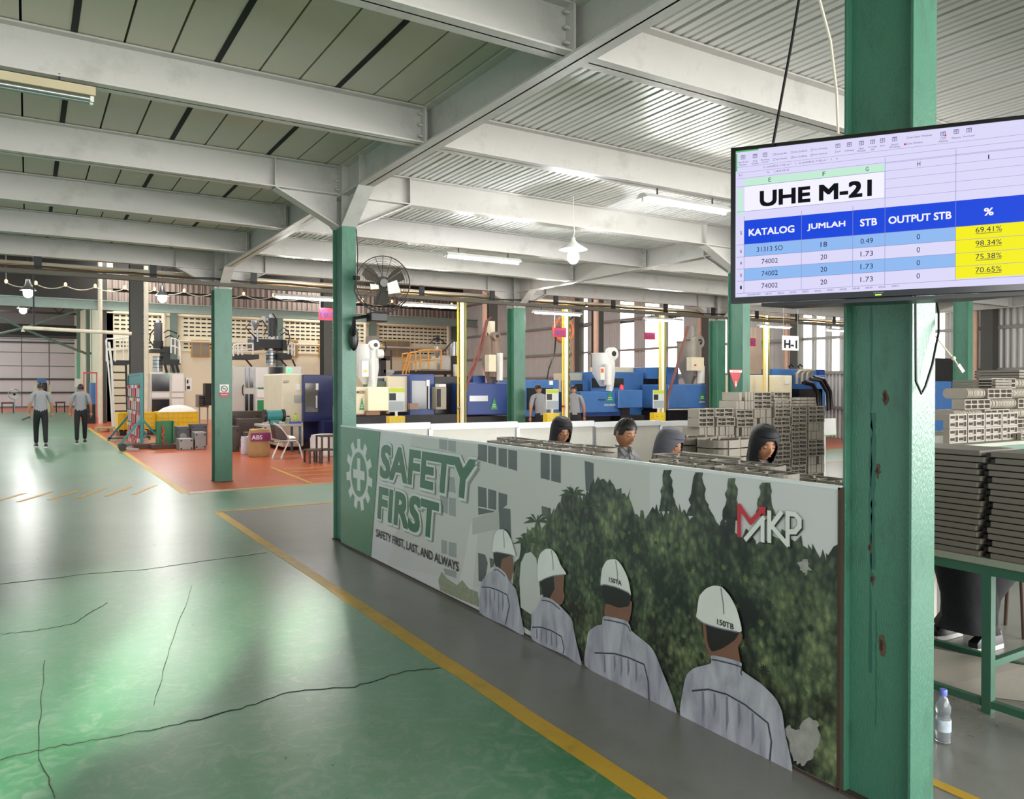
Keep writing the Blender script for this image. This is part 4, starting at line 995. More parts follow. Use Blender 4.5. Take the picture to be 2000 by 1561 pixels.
# ================================================================== wall fan
fan = thing('wall_fan', 'round black wire cage fan bracketed on the green column at the poster left end', 'fan', (3.07, 7.38, 2.6))
C0 = onY(748, 553, 7.38); FR = .27
fd = (Vector((0, 0, 1.5)) - C0); fd.z = -.25 * 3; fd.x += .9; fd.normalize(); fx_ = Vector((0, 0, 1)).cross(fd).normalized(); fz_ = fd.cross(fx_)
def fpnt(r, a, d): return C0 + fx_ * (r * math.cos(a)) + fz_ * (r * math.sin(a)) + fd * d
m = MB()
for rr, d in ((FR, .0), (FR, .02)): m.tube([fpnt(rr, 2 * PI * k / 40, d) for k in range(40)], .005, 6, True)
obj('guard_rim', m, mat('bronze wire', '#4a4138', .4, .5), fan, True)
m = MB()
for k in range(12):
    rr = .06 + .0175 * k
    m.tube([fpnt(rr, 2 * PI * q / 36, .09 * math.cos(rr / FR * PI / 2) + .01) for q in range(36)], .0016, 3, True)
for k in range(10):
    a = 2 * PI * k / 10; m.tube([fpnt(rr, a, .09 * math.cos(rr / FR * PI / 2) + .01) for rr in (.04, .1, .16, .22, FR)], .003, 4)
obj('front_guard', m, MATS['bronze wire'], fan)
m = MB()
for k in range(8):
    rr = .08 + .024 * k; m.tube([fpnt(rr, 2 * PI * q / 32, -.09 * math.cos(rr / FR * PI / 2) - .01) for q in range(32)], .0016, 3, True)
for k in range(8):
    a = 2 * PI * k / 8; m.tube([fpnt(rr, a, -.09 * math.cos(rr / FR * PI / 2) - .01) for rr in (.06, .14, .2, FR)], .003, 4)
obj('rear_guard', m, MATS['bronze wire'], fan)
for k in range(3):
    vs = []
    for rr, w0, w1 in ((.04, -.3, .5), (.1, -.35, .55), (.17, -.3, .5), (.23, -.2, .3)): vs += [fpnt(rr, 2 * PI * k / 3 + w0 + .4, -.03), fpnt(rr, 2 * PI * k / 3 + w1 + .4, .03)]
    obj('blade', MB().add(vs, [(0, 1, 3, 2), (2, 3, 5, 4), (4, 5, 7, 6)]), mat('smoky fan blade', '#55504a', .3), fan, True)
obj('hub', MB().cyl(fpnt(0, 0, .07), fpnt(0, 0, .105), .04, 20), mat('grey hub cap', '#7c7a76', .5), fan, True)
obj('motor', MB().cyl(fpnt(0, 0, -.16), fpnt(0, 0, -.02), .07, 20), M_black, fan, True)
obj('paper_tag', MB().prism([fpnt(.03, -.2, .11), fpnt(.12, -1.2, .11), fpnt(.19, -.5, .11), fpnt(.13, .25, .11)], fd * .001), M_paper, fan)
obj('white_tag', MB().prism([fpnt(.14, PI + .1, .1), fpnt(.15, PI + .5, .1), fpnt(.08, PI + .9, .1), fpnt(.06, PI + .4, .1)], fd * .001), M_paper, fan)
J0 = onY(696, 543, 7.5)
obj('yoke', MB().tube([J0] + [fpnt(FR + .025, PI * (1 + .1 * k), -.03) for k in range(1, 9)], .009, 8), M_black, fan, True)
obj('pivot_knob', MB().cyl(J0 - Vector((.03, 0, 0)), J0 + Vector((.03, 0, 0)), .022, 14), M_black, fan, True)
q0 = onY(690, 655, 7.56); q1 = onY(692, 622, 7.5); q2 = onY(722, 617, 7.42)
obj('wall_bracket', MB().tube([q0 + Vector((0, .04, -.03)), q0, q1, q2], [.025, .032, .02, .018], 10), M_black, fan, True)
obj('oscillation_box', MB().box(q2.x - .02, 7.33, q2.z - .06, q2.x + .16, 7.47, q2.z + .03), M_black, fan, bevel=.01)
obj('switch_box', MB().ball(q0 + Vector((.01, .01, -.02)), .05, .04, .14), M_black, fan, True)
obj('fan_cable', MB().tube([(2.872, 7.63, 3.22), (2.88, 7.61, 3.0), (2.875, 7.6, 2.8), tuple(J0)], .005, 6), M_black, fan, True)

# ================================================================== lamps
def batten(x0, x1, y, z, lab, lit=1, power=18, reflector=True, grp='fluorescent battens'):
    t = thing('fluorescent_lamp', lab, 'lamp', ((x0 + x1) / 2, y, z + .06), grp)
    if reflector: obj('reflector', MB().prism([(x0, y - .09, z), (x0, y - .03, z + .05), (x0, y + .03, z + .05), (x0, y + .09, z)], (x1 - x0, 0, 0)), M_white, t)
    else: obj('housing', MB().box(x0, y - .05, z + .005, x1, y + .05, z + .06), mat('yellowed housing', '#b9ad8c', .5), t)
    for dy in (-.03, .03) if not lit else (0,):
        obj('tube', MB().cyl((x0 + .03, y + dy, z - .016), (x1 - .03, y + dy, z - .016), .014, 10), M_tube if lit else M_steel, t, True)
        for x in (x0 + .02, x1 - .02): obj('tube_holder', MB().box(x - .01, y + dy - .014, z - .035, x + .01, y + dy + .014, z), M_white, t)
    ht = {True: ZD, False: z + .12}[abs(y - 7.2) < .1 or abs(y - 9.74) < .1 and False]
    for x in (x0 + .2, x1 - .2): obj('hanger', MB().box(x - .006, y - .006, z + .05, x + .006, y + .006, ht), M_dark, t)
    if lit:
        for fx in (.25, .75): light('batten_light', 'POINT', (x0 + (x1 - x0) * fx, y, z - .09), power * .8, (1, 1, .95), .05)
    return t
batten(-1.1, .38, 5.70, 3.46, 'unlit twin tube lamp with yellowed housing under the second left beam', 0, reflector=False, grp='lamps under the deck')
batten(5.06, 6.22, 5.74, 3.43, 'lit reflector lamp left of the screen, near the bare bulb', 1, 30)
batten(4.98, 6.2, 9.74, 3.44, 'slim lit lamp below the deck right of the wall fan', 1, 24)
ll = [(3.62, 4.75, 'lit lamp under the cable tray, left behind the fan column'), (5.95, 7.17, 'lit lamp under the cable tray just right of the fan'), (8.98, 10.2, 'lit lamp under the cable tray above the orange hose reel'), (12.05, 13.2, 'lit lamp under the cable tray above the 350 T sign'), (15.9, 17.1, 'lit lamp under the cable tray left of the H-1 sign'), (18.6, 19.8, 'lit lamp under the cable tray right of the H-1 sign')]
for a_, b_, s in ll: batten(a_, b_, 13.55, 3.16, s, 1, 24)
batten(11.3, 12.4, 7.2, 3.4, 'lit lamp just right of the near column below the screen', 1, 30)
bl = thing('pendant_bulb', 'bare white bulb under a small shade, hanging from the deck over the booth', 'lamp', (5.5, 7.45, 3.86))
obj('cord', MB().tube([(5.5, 7.45, 3.86), (5.49, 7.45, 3.6), (5.52, 7.45, 3.45), (5.5, 7.45, 3.36)], .006, 6), M_white, bl, True)
obj('shade', MB().lathe([(.02, 3.37), (.03, 3.33), (.07, 3.29), (.16, 3.235), (.165, 3.225)], (5.5, 7.45, 0), 24), M_white, bl, True)
obj('bulb', MB().ball((5.5, 7.45, 3.14), .07, .07, .085), M_bulb, bl, True)
light('bulb_light', 'POINT', (5.5, 7.45, 3.13), 330, (.92, .95, 1), .08)
for i, (u, v, y) in enumerate(((55, 573, 33), (45, 607, 45), (317, 583, 33))):
    p = onY(u, v, y); t = thing('high_bay_lamp', ['glaring bell lamp at upper left of the tall hall', 'glaring bell lamp farther back, lowest of the left pair', 'glaring bell lamp above the left blow machine'][i], 'lamp', tuple(p), 'bell lamps of the tall hall')
    obj('bulb', MB().ball(p, .16), M_bulb, t, True); obj('shade', MB().lathe([(.08, .5), (.1, .3), (.25, .12), (.27, .1)], p, 16), M_steel, t, True)
    obj('cord', MB().cyl(p + Vector((0, 0, .5)), (p.x, p.y, 8.4), .02, 6), M_dark, t)
    light('bell_light', 'POINT', tuple(p - Vector((0, 0, .25))), 45, (1, .97, .92), .2)
# cable tray with services along the deck edge
tr = thing('cable_tray', 'dark steel cable tray hung along the far edge of the low deck', 'cable tray', (8, 13.55, 3.3))
obj('tray_body', MB().box(-9, 13.48, 3.27, 20.9, 13.6, 3.33), mat('dusty tray steel', '#5b564b', .6, 0, .15, 3), tr)
for x in [-3 + 1.57 * i for i in range(15)]: obj('hanger', MB().box(x - .05, 13.55, 3.34, x + .05, 13.59, 3.54), M_dark, tr)
for z, c_, r_, nm in ((3.44, '#b58a4a', .022, 'ochre'), (3.49, '#a39c8c', .03, 'grey'), (3.39, '#6b5d4d', .02, 'brown')):
    obj('pipe', MB().cyl((-9, 14.0 + r_, z), (20.5, 14.0 + r_, z), r_, 8), mat(nm + ' service pipe', c_, .5), tr, True)
cablepts = [(x, 13.52 + .02 * math.sin(x * 2), 3.375 + .012 * math.sin(x * 5.3)) for x in [(-3 + .4 * i) for i in range(58)]]
obj('cables', MB().tube(cablepts, .014, 6), M_black, tr, True)
fs = thing('festoon_string', 'sagging string of small orange lamps above the crane rail beam', 'lamp string', tuple(onY(300, 556, 37)))
fp_ = []; fu = 12
while fu < 900:
    for q in range(8): t_ = q / 8; fp_.append(onY(fu + 58 * t_, 551 + fu * .052 + 3 * t_ + 15 * 4 * t_ * (1 - t_) * .5, 37))
    b_ = onY(fu, 549 + fu * .052, 37); obj('string_lamp', MB().ball(b_, .06, .06, .09, 8, 6), mat('small orange lamp', '#ffc890', .5, emis=1.2), fs, True); fu += 58
obj('string_wire', MB().tube(fp_, .02, 5), M_galv, fs, True)
obj('wire_hanger', MB().cyl(fp_[0], (fp_[0].x, fp_[0].y, 8.4), .01, 5), M_galv, fs)
yp = thing('yellow_pipe', 'pale yellow pipe hanging in the tall hall at upper left with a bent end', 'pipe', tuple(onY(45, 640, 24)))
obj('pipe_run', MB().tube([onY(45, 648, 24), onY(45, 640, 24), onY(257, 652, 24)], .05, 8), M_galv, yp, True)
obj('hanger', MB().cyl(onY(66, 640, 24), onY(66, 640, 24) + Vector((0, 0, 4.6)), .02, 6), M_dark, yp)

# ================================================================== small things near
bo = thing('water_bottle', 'small clear water bottle with blue cap on the floor right of the near column', 'bottle', (3.49, 1.93, 0))
M_pet = mat('clear bottle plastic', '#cfd6da', .06, 0, .02, 5, trans=.85)
obj('body', MB().lathe([(.026, .002), (.031, .006), (.03, .03), (.032, .05), (.0315, .11), (.027, .125), (.031, .14), (.031, .165), (.018, .2), (.013, .208), (.013, .215)], (3.49, 1.93, 0), 24), M_pet, bo, True)
obj('label', MB().lathe([(.0325, .055), (.0328, .057), (.0328, .105), (.0325, .107)], (3.49, 1.93, 0), 24), mat('bottle label', '#b8c2cc', .4, 0, .5, 30), bo, True)
obj('cap', MB().lathe([(.0155, .213), (.016, .216), (.016, .236), (.013, .24)], (3.49, 1.93, 0), 20), mat('blue cap', '#6d7bd0', .4), bo, True)
of = thing('grey_offcut', 'pale grey plastic panel leaning under the green table behind the water bottle', 'panel', (4.25, 2.15, 0))
obj('panel', MB().prism([(4.02, 2.3, .002), (4.3, 1.95, .002), (4.33, 1.97, .17), (4.1, 2.32, .2)], (.008, .01, 0)), M_plast, of)
obj('cardboard_box', MB().box(4.75, 2.95, .001, 5.25, 3.35, .4), mat('pale cardboard', '#c9c2b6', .7), None, label='pale cardboard box on the floor behind the black skirt', cat='box', loc=(5, 3.15, 0), bevel=.004)
sk = MB(); sk.ball((4.62, 1.95, .055), .26, .15, .054, 16, 8)
obj('burlap_sack', sk, mat('brown sack cloth', '#6b5b4a', .8, 0, .2, 12, .5, 20), None, True, 'flat brown sack lying under the green table', 'sack', loc=(4.62, 1.95, 0))
cl = MB()
for k in range(260):
    a = R.uniform(0, 6.28); x = R.uniform(3.55, 4.5); y = R.uniform(1.85, 2.75); l_ = R.uniform(.01, .04)
    cl.bar((x, y, .003), (x + l_ * math.cos(a), y + l_ * math.sin(a), R.uniform(.003, .012)), .0015)
obj('plastic_shavings', cl, mat('shavings', '#6e6353', .7), None, label='plastic shavings and dust scattered under the green table', cat='shavings', kind='stuff', loc=(4, 2.3, 0))
# signs on columns
sg = thing('no_smoking_sign', 'small white and red no smoking sign on the green column on orange floor', 'sign', (2.78, 13.61, 1.55))
a_ = onY(429, 751, 13.615); b_ = onY(447, 775, 13.615)
obj('plate', MB().box(a_.x, 13.612, b_.z, b_.x, 13.618, a_.z), M_paper, sg)
obj('red_band', MB().box(a_.x, 13.609, b_.z, b_.x, 13.612, b_.z + .07), M_red, sg)
cx_ = (a_.x + b_.x) / 2; cz_ = a_.z - .075; rg = MB()
rg.tube([(cx_ + .05 * math.cos(2 * PI * k / 24), 13.61, cz_ + .05 * math.sin(2 * PI * k / 24)) for k in range(24)], .005, 5, True); rg.bar((cx_ - .035, 13.61, cz_ + .035), (cx_ + .035, 13.61, cz_ - .035), .008, .004, (0, 1, 0)); rg.box(cx_ - .03, 13.609, cz_ - .004, cx_ + .03, 13.611, cz_ + .004)
obj('prohibition_symbol', rg, M_black, sg)
mb = MB(); text_into(mb, 'DILARANG MEROKOK', (cx_, 13.607, b_.z + .025), (1, 0, 0), EZ, .11, .02, .02, align='c'); obj('sign_text', mb, M_white, sg, fixn=False)
tg = thing('fire_triangle_sign', 'red downward triangle sign with white arrow on the green column behind the plates', 'sign', (8.66, 7.6, 1.7))
P = [onY(1423, 722, 7.6), onY(1449, 722, 7.6), onY(1436, 760, 7.6)]; obj('triangle', MB().prism(P, (0, -.006, 0)), M_red, tg)
c_ = (P[0] + P[1]) / 2; obj('white_strip', MB().box(P[0].x + .015, 7.59, c_.z - .04, P[1].x - .01, 7.594, c_.z - .012), M_paper, tg)
mb = MB(); text_into(mb, 'PEMADAM API', (c_.x, 7.589, c_.z - .034), (1, 0, 0), EZ, .13, .016, .02, align='c'); obj('sign_text', mb, M_red, tg, fixn=False)
obj('arrow', MB().prism([(c_.x - .01, 7.59, P[2].z + .11), (c_.x + .01, 7.59, P[2].z + .11), (c_.x + .01, 7.59, P[2].z + .06), (c_.x + .025, 7.59, P[2].z + .06), (c_.x, 7.59, P[2].z + .03), (c_.x - .025, 7.59, P[2].z + .06), (c_.x - .01, 7.59, P[2].z + .06)], (0, -.003, 0)), M_white, tg)
# clipboards on stands
for (u0, v0, u1, v1, y, lab, stand) in ((1608, 818, 1636, 850, 6.9, 'white paper on a green edged board on a white stand right of the tall pile', 1), (1930, 830, 1972, 851, 3.7, 'white paper on a green edged clipboard by the ribbed bundles', 0)):
    a_ = onY(u0, (v0 + v1) / 2, y); z0 = onY(u0, v1, y).z; z1 = onY(u0, v0, y).z; x1 = onY(u1, (v0 + v1) / 2, y).x
    t = thing('clipboard_stand' if stand else 'clipboard', lab, 'sign', (a_.x, y, z0 if not stand else 0))
    obj('board', MB().prism([(a_.x - .008, y, z0 - .012), (x1 + .008 - .04, y, z0 - .012), (x1 + .01, y + .04, z1), (a_.x + .035, y + .04, z1)], (0, .01, 0)), mat('lime board', '#86c83c', .5), t)
    obj('paper', MB().prism([(a_.x, y - .002, z0), (x1 - .04, y - .002, z0), (x1, y + .035, z1), (a_.x + .04, y + .035, z1)], (0, -.002, 0)), M_paper, t)
    if stand:
        obj('post', MB().box(a_.x + .04, y + .012, 0, a_.x + .07, y + .04, z0), M_white, t); obj('foot', MB().box(a_.x - .08, y - .1, 0, a_.x + .18, y + .14, .02), M_white, t)
    else: obj('back_prop', MB().box(a_.x + .05, y + .02, 1.116, a_.x + .09, y + .06, z0 + .05), M_plast, t)
# ================================================================== machines beyond the deck
def pb(name, m, par, u0, v0, u1, v1, y, dy, floor_=False, bevel=0, kind=None):
    a = onY(u0, (v0 + v1) / 2, y); b = onY(u1, (v0 + v1) / 2, y); um = (u0 + u1) / 2
    zt = onY(um, v0, y).z; zb = 0.0 if floor_ else onY(um, v1, y).z
    return obj(name, MB().box(a.x, y, max(0, zb), b.x, y + dy, zt), m, par, bevel=bevel)
def plug(par, name, m, cx, r, v0, v1, y, cone=None, n=18, dy=0):
    """upright drum seen between rows v0 and v1, centred on column cx, r in pixels"""
    c = onY(cx, (v0 + v1) / 2, y + dy); rr = abs(onY(cx + r, v0, y + dy).x - onY(cx, v0, y + dy).x) * .85
    z1 = onY(cx, v0, y + dy).z; z0 = onY(cx, v1, y + dy).z
    prof = [(rr, z0), (rr, z1)]
    if cone: prof = [(rr * cone[1], onY(cx, cone[0], y + dy).z)] + prof
    return obj(name, MB().lathe(prof, (c.x, y + dy, 0), n), m, par, True)
def ptube(par, name, m, pts, y, r, closed=False):
    return obj(name, MB().tube([onY(u, v, y) for u, v in pts], r, 7, closed), m, par, True)
def tri(par, u0, v0, u1, v1, y, txt=True):
    obj('green_triangle_mark', MB().prism([onY((u0 + u1) / 2, v0, y), onY(u0, v1, y), onY(u1, v1, y)], (0, -.006, 0)), M_sgreen, par)
    for f in (.62, .78): 
        v = v0 + (v1 - v0) * f; hw = (u1 - u0) * f * .36; c = (u0 + u1) / 2
        obj('mark_line', MB().prism([onY(c - hw, v - .7, y - .008), onY(c - hw, v + .7, y - .008), onY(c + hw, v + .7, y - .008), onY(c + hw, v - .7, y - .008)], (0, -.003, 0)), M_white, par)
def wtext(par, s, u0, v0, u1, v1, y, m, bold=0):
    a = onY(u0, v1, y); b = onY(u1, v0, y); mb = MB(); text_into(mb, s, a, (1, 0, 0), EZ, b.x - a.x, b.z - a.z, bold); return obj('marking', mb, m, par, fixn=False)
def hopper(par, cx, r, v0, v1, vc, y, m, bl=True):
    plug(par, 'hopper', m, cx, r, v0, v1, y, (vc, .3), dy=.3)
    plug(par, 'hopper_lid', m, cx, r * 1.06, v0 - 2, v0, y, dy=.3)
    if bl:
        c = onY(cx + r * 1.0, v0 - 1, y); rr = abs(onY(cx + r, v0, y).x - onY(cx, v0, y).x) * .5
        obj('blower', MB().lathe([(rr * .6, -.02), (rr, 0), (rr, .16), (rr * .5, .2)], c + Vector((0, 0, -.0)), 18, 'y'), m, par, True)
        obj('blower_inlet', MB().cyl(c + Vector((0, -.04, 0)), c + Vector((0, -.02, 0)), rr * .4, 14), M_dark, par, True)
        obj('duct', MB().tube([c + Vector((0, .1, -.1)), c + Vector((.02, .1, -.5)), c + Vector((-.05, .1, -1.0))], .1, 10), m, par, True)
def mach(lab, u, y): p = onY(u, 900, y); return thing('injection_molding_machine', lab, 'machine', (p.x, y, 0))
Y1 = 16.3
# --- machine 1, cream and navy, right of the fan column
m1 = mach('cream injection machine with blue window door and white hopper dryer, right behind the fan column', 750, Y1)
pb('injection_housing', M_cream, m1, 690, 757, 719, 810, Y1, 1.2, bevel=.03); pb('front_cover', mat('pale yellow machine cover', '#efe9c4', .4, 0, .04, 3), m1, 719, 756, 764, 803, Y1 - .15, 1.3, bevel=.02)
pb('drip_tray', mat('brown tray', '#8f6b4d', .5), m1, 715, 803, 742, 811, Y1 - .1, .8); pb('base', M_dark, m1, 688, 811, 900, 830, Y1 + .3, 1.2, True)
pb('clamp_housing', M_cream, m1, 757, 735, 800, 805, Y1 + .5, 1.2, bevel=.02); dr = pb('door', M_dblue, m1, 800, 731, 849, 812, Y1 + .35, 1.2, bevel=.02)
pb('window', M_glass, dr, 804, 744, 839, 799, Y1 + .33, .03); pb('handle', M_white, dr, 837, 754, 839, 799, Y1 + .28, .04); pb('part_box', mat('brown box', '#9b8672', .6), dr, 801, 788, 817, 800, Y1 + .2, .12); pb('sticker', M_paper, dr, 833, 742, 839, 754, Y1 + .31, .02)
pb('rear_frame', M_black, m1, 849, 736, 908, 815, Y1 + .8, .9); pc = pb('control_panel', mat('beige control panel', '#a6a28e', .5), m1, 852, 756, 872, 800, Y1 + .1, .25, bevel=.01)
pb('keypad', M_dark, pc, 854, 760, 861, 795, Y1 + .08, .03); pb('paper', M_paper, pc, 857, 750, 871, 756, Y1 + .08, .2)
hopper(m1, 714, 19, 675, 733, 751, Y1, M_white); hb = pb('dryer_control', M_white, m1, 707, 705, 720, 736, Y1 - .35, .2); pb('yellow_label', M_yellow, hb, 711, 723, 717, 727, Y1 - .37, .02)
plug(m1, 'dryer_tank', M_white, 727, 7, 700, 745, Y1 - .1)
obj('blower_duct', MB().cyl(onY(735, 691, Y1), onY(747, 691, Y1), .1, 14), M_white, m1, True)
tri(m1, 702, 776, 712, 801, Y1 - .01); wtext(m1, 'MA2000', 697, 763, 712, 769, Y1 - .02, M_dark, .01)
pb('blue_rail', M_navy, m1, 728, 739, 758, 745, Y1 + .7, .6); pb('mold_area', mat('olive mold area', '#56664a', .5), m1, 728, 745, 758, 757, Y1 + .6, .6)
# --- machine 2
m2 = mach('blue injection machine with brown hopper left of the green column by the hose reel', 960, Y1)
pb('injection_housing', M_dblue, m2, 912, 748, 992, 811, Y1, 1.3, bevel=.03); pb('label_plate', M_steel, m2, 917, 773, 953, 784, Y1 - .02, .03); tri(m2, 958, 776, 972, 800, Y1 - .01)
pb('upper_cover', M_dblue, m2, 924, 734, 948, 749, Y1 + .5, .6); pb('base', M_dark, m2, 905, 812, 1092, 830, Y1 + .2, 1.2, True)
hopper(m2, 956, 15, 658, 711, 748, Y1, mat('brown dusty hopper', '#8c7766', .6, .2, .2, 4)); plug(m2, 'feed_funnel', M_cream, 959, 8, 628, 648, Y1, (657, .4), dy=.3)
pb('dryer_control', M_cream, m2, 955, 693, 969, 726, Y1 - .2, .2); plug(m2, 'dryer_tank', M_white, 976, 6.5, 690, 743, Y1 - .05)
cl2 = pb('clamp_housing', M_blue, m2, 1022, 742, 1092, 814, Y1 + .1, 1.2, bevel=.02); pb('window', M_glass, cl2, 1030, 758, 1080, 800, Y1 + .07, .04); pb('sticker', M_paper, cl2, 1073, 744, 1080, 752, Y1 + .07, .03)
ptube(m2, 'feed_hose', mat('red brown hose', '#7c4438', .5), [(959, 620), (952, 626), (938, 690), (915, 745), (910, 765)], Y1 - .3, .03); ptube(m2, 'feed_hose', MATS['red brown hose'], [(950, 626), (935, 680), (917, 730), (911, 760)], Y1 - .3, .025)
# --- machine 3
m3 = mach('bright blue injection machine with white hopper dryer in the middle, worker crouching at its left', 1190, Y1)
pb('injection_housing', M_blue, m3, 1134, 765, 1208, 806, Y1 - .3, 1.0, bevel=.02); pb('end_box', M_blue, m3, 1208, 762, 1255, 797, Y1 - .45, 1.2, bevel=.02); pb('lower_skirt', M_dblue, m3, 1139, 800, 1213, 813, Y1 - .2, .9)
pb('clamp_housing', M_blue, m3, 1154, 727, 1257, 812, Y1 + 1.1, 1.2, bevel=.02); pb('window', M_glass, m3, 1157, 739, 1218, 757, Y1 + 1.07, .05); pb('rear_cover', M_cream, m3, 1193, 717, 1262, 728, Y1 + 1.6, 1.0, bevel=.02)
pb('left_cover', M_cream, m3, 1113, 729, 1152, 790, Y1 + 1.5, .8); pb('left_guard', M_blue, m3, 1106, 743, 1150, 812, Y1 + 1.2, .25); pb('left_window', M_glass, m3, 1125, 750, 1138, 766, Y1 + 1.17, .04)
pb('pedestal', M_dark, m3, 1212, 797, 1230, 830, Y1 - .2, .7, True); pb('base', M_dark, m3, 1106, 813, 1258, 832, Y1 + .2, 1.5, True)
hopper(m3, 1178, 20, 692, 729, 755, Y1 - .2, M_white); plug(m3, 'dryer_tank', M_white, 1188, 8, 712, 752, Y1 - .3); db = pb('dryer_control', M_white, m3, 1173, 717, 1181, 742, Y1 - .5, .12); pb('orange_button', mat('orange button', '#e05a20', .4), db, 1175, 720, 1179, 728, Y1 - .52, .02)
tri(m3, 1184, 765, 1199, 784, Y1 - .31); wtext(m3, 'HAITIAN INTERNATIONAL', 1180, 789, 1207, 793.5, Y1 - .32, M_white, .02); pb('grille', M_dark, m3, 1168, 780, 1182, 782, Y1 - .31, .02)
obj('warning_lamp', MB().lathe([(.05, 0), (.05, .1), (.02, .13)], onY(1214, 761, Y1 - .3), 14), mat('red lamp', '#d8343c', .3, emis=.6), m3, True)
pb('dark_frame', M_black, m3, 1257, 728, 1305, 832, Y1 + 1.3, .8, True)
# --- machine 4
m4 = mach('blue injection machine with grey stained hopper left of the green columns pair', 1340, Y1)
pb('injection_housing', M_blue, m4, 1305, 751, 1380, 798, Y1 - .2, 1.1, bevel=.03); pb('clamp_housing', M_blue, m4, 1303, 717, 1325, 752, Y1 + .9, .8); pb('clamp_cover', M_blue, m4, 1264, 718, 1290, 740, Y1 + 1.0, .8)
pb('base', M_black, m4, 1304, 802, 1382, 832, Y1, 1.1, True); hopper(m4, 1346, 20, 669, 711, 750, Y1, mat('stained grey hopper', '#8d867a', .5, .3, .25, 4)); plug(m4, 'feed_funnel', MATS['stained grey hopper'], 1349, 11, 638, 664, Y1, (669, .5), dy=.3)
bx = pb('dryer_control', M_cream, m4, 1351, 698, 1375, 724, Y1 - .3, .2); pb('red_button', M_red, bx, 1357, 712, 1360, 715, Y1 - .32, .02); plug(m4, 'dryer_tank', M_white, 1369, 6, 715, 749, Y1 - .1)
ptube(m4, 'feed_hose', MATS['red brown hose'], [(1344, 638), (1335, 670), (1318, 730), (1303, 778), (1301, 800)], Y1 - .5, .04); tri(m4, 1365, 763, 1378, 782, Y1 - .21); wtext(m4, 'HAITIAN', 1366, 783, 1377, 787, Y1 - .22, M_white, .02)
# --- machine 5
Y5 = 14.75
m5 = mach('cream and blue machine with thick black hydraulic hoses behind the tall plate pile', 1540, Y5)
pb('injection_housing', M_cream, m5, 1455, 733, 1547, 790, Y5 - .3, 1.2, bevel=.02); pb('hopper', MATS['brown dusty hopper'], m5, 1464, 640, 1487, 731, Y5 + .2, .5); pb('clamp_housing', M_blue, m5, 1508, 721, 1599, 812, Y5 + .6, .8, bevel=.02)
pb('right_housing', M_blue, m5, 1596, 733, 1612, 812, Y5 + .2, .7, bevel=.02); pb('upper_blue', M_dblue, m5, 1600, 722, 1611, 733, Y5 + .5, .5); pb('base', M_black, m5, 1455, 796, 1606, 832, Y5 - .1, 1.0, True); pb('dark_core', M_black, m5, 1561, 760, 1606, 812, Y5 + .2, .6)
for k, (a, b) in enumerate((((1568, 748), (1602, 795)), ((1573, 746), (1598, 792)), ((1590, 737), (1624, 800)), ((1583, 740), (1618, 802)))):
    ptube(m5, 'hydraulic_hose', M_black, [a, (a[0] + (b[0] - a[0]) * .55, a[1] + 4), (b[0] - 2, a[1] + (b[1] - a[1]) * .45), b], Y5 - .2 - .06 * k, .05)
for u in (1556, 1566, 1576): ptube(m5, 'valve_pipe', MATS['stained grey hopper'], [(u, 750), (u, 730), (u + 6, 724), (u + 14, 724)], Y5 - .1, .05)
pb('valve_block', MATS['stained grey hopper'], m5, 1574, 720, 1588, 738, Y5, .3)
for u in (1544, 1562): ptube(m5, 'lifting_hook', M_black, [(u, 721), (u - 3, 716), (u + 1, 712), (u + 5, 716)], Y5 + 1.0, .025)

pb('nameplate', M_white, m5, 1533, 744, 1541, 750, Y5 - .32, .02)
m6 = mach('blue injection machine farther right, glimpsed past the near column', 1845, 9.6)
pb('housing', M_blue, m6, 1815, 745, 1875, 800, 9.6, .8, True); pb('hopper', M_dark, m6, 1823, 700, 1862, 745, 9.8, .4)
# --- machine A: cream and navy at left
YA = 19.4
ma = mach('cream and navy injection machine left of the fan column, table with bottles in front', 600, YA)
pb('housing', M_cream, ma, 551, 730, 593, 873, YA, 1.8, bevel=.03); d_ = pb('door', M_navy, ma, 592, 732, 650, 824, YA - .12, 1.8, bevel=.02); pb('window', mat('reflective window', '#5f5b57', .15, 0, .5, 3), d_, 596, 749, 621, 805, YA - .15, .04); pb('handle', M_white, d_, 618, 773, 620, 797, YA - .22, .06); pb('sticker', M_paper, d_, 617, 749, 622, 762, YA - .16, .03)
pb('rear_frame', M_navy, ma, 630, 735, 652, 794, YA + .3, 1.2); pb('lower_box', M_navy, ma, 592, 822, 655, 885, YA + .5, .8, True); pb('base', M_dark, ma, 560, 862, 655, 905, YA + .2, 1.6, True); pb('pocket', M_steel, ma, 576, 772, 589, 786, YA - .05, .05); pb('side_box', M_navy, ma, 633, 823, 655, 862, YA - .5, .5)
wtext(ma, 'GALAXY', 553, 743, 565, 749, YA - .02, M_dark); pb('note', M_paper, ma, 579, 750, 586, 762, YA - .03, .03)
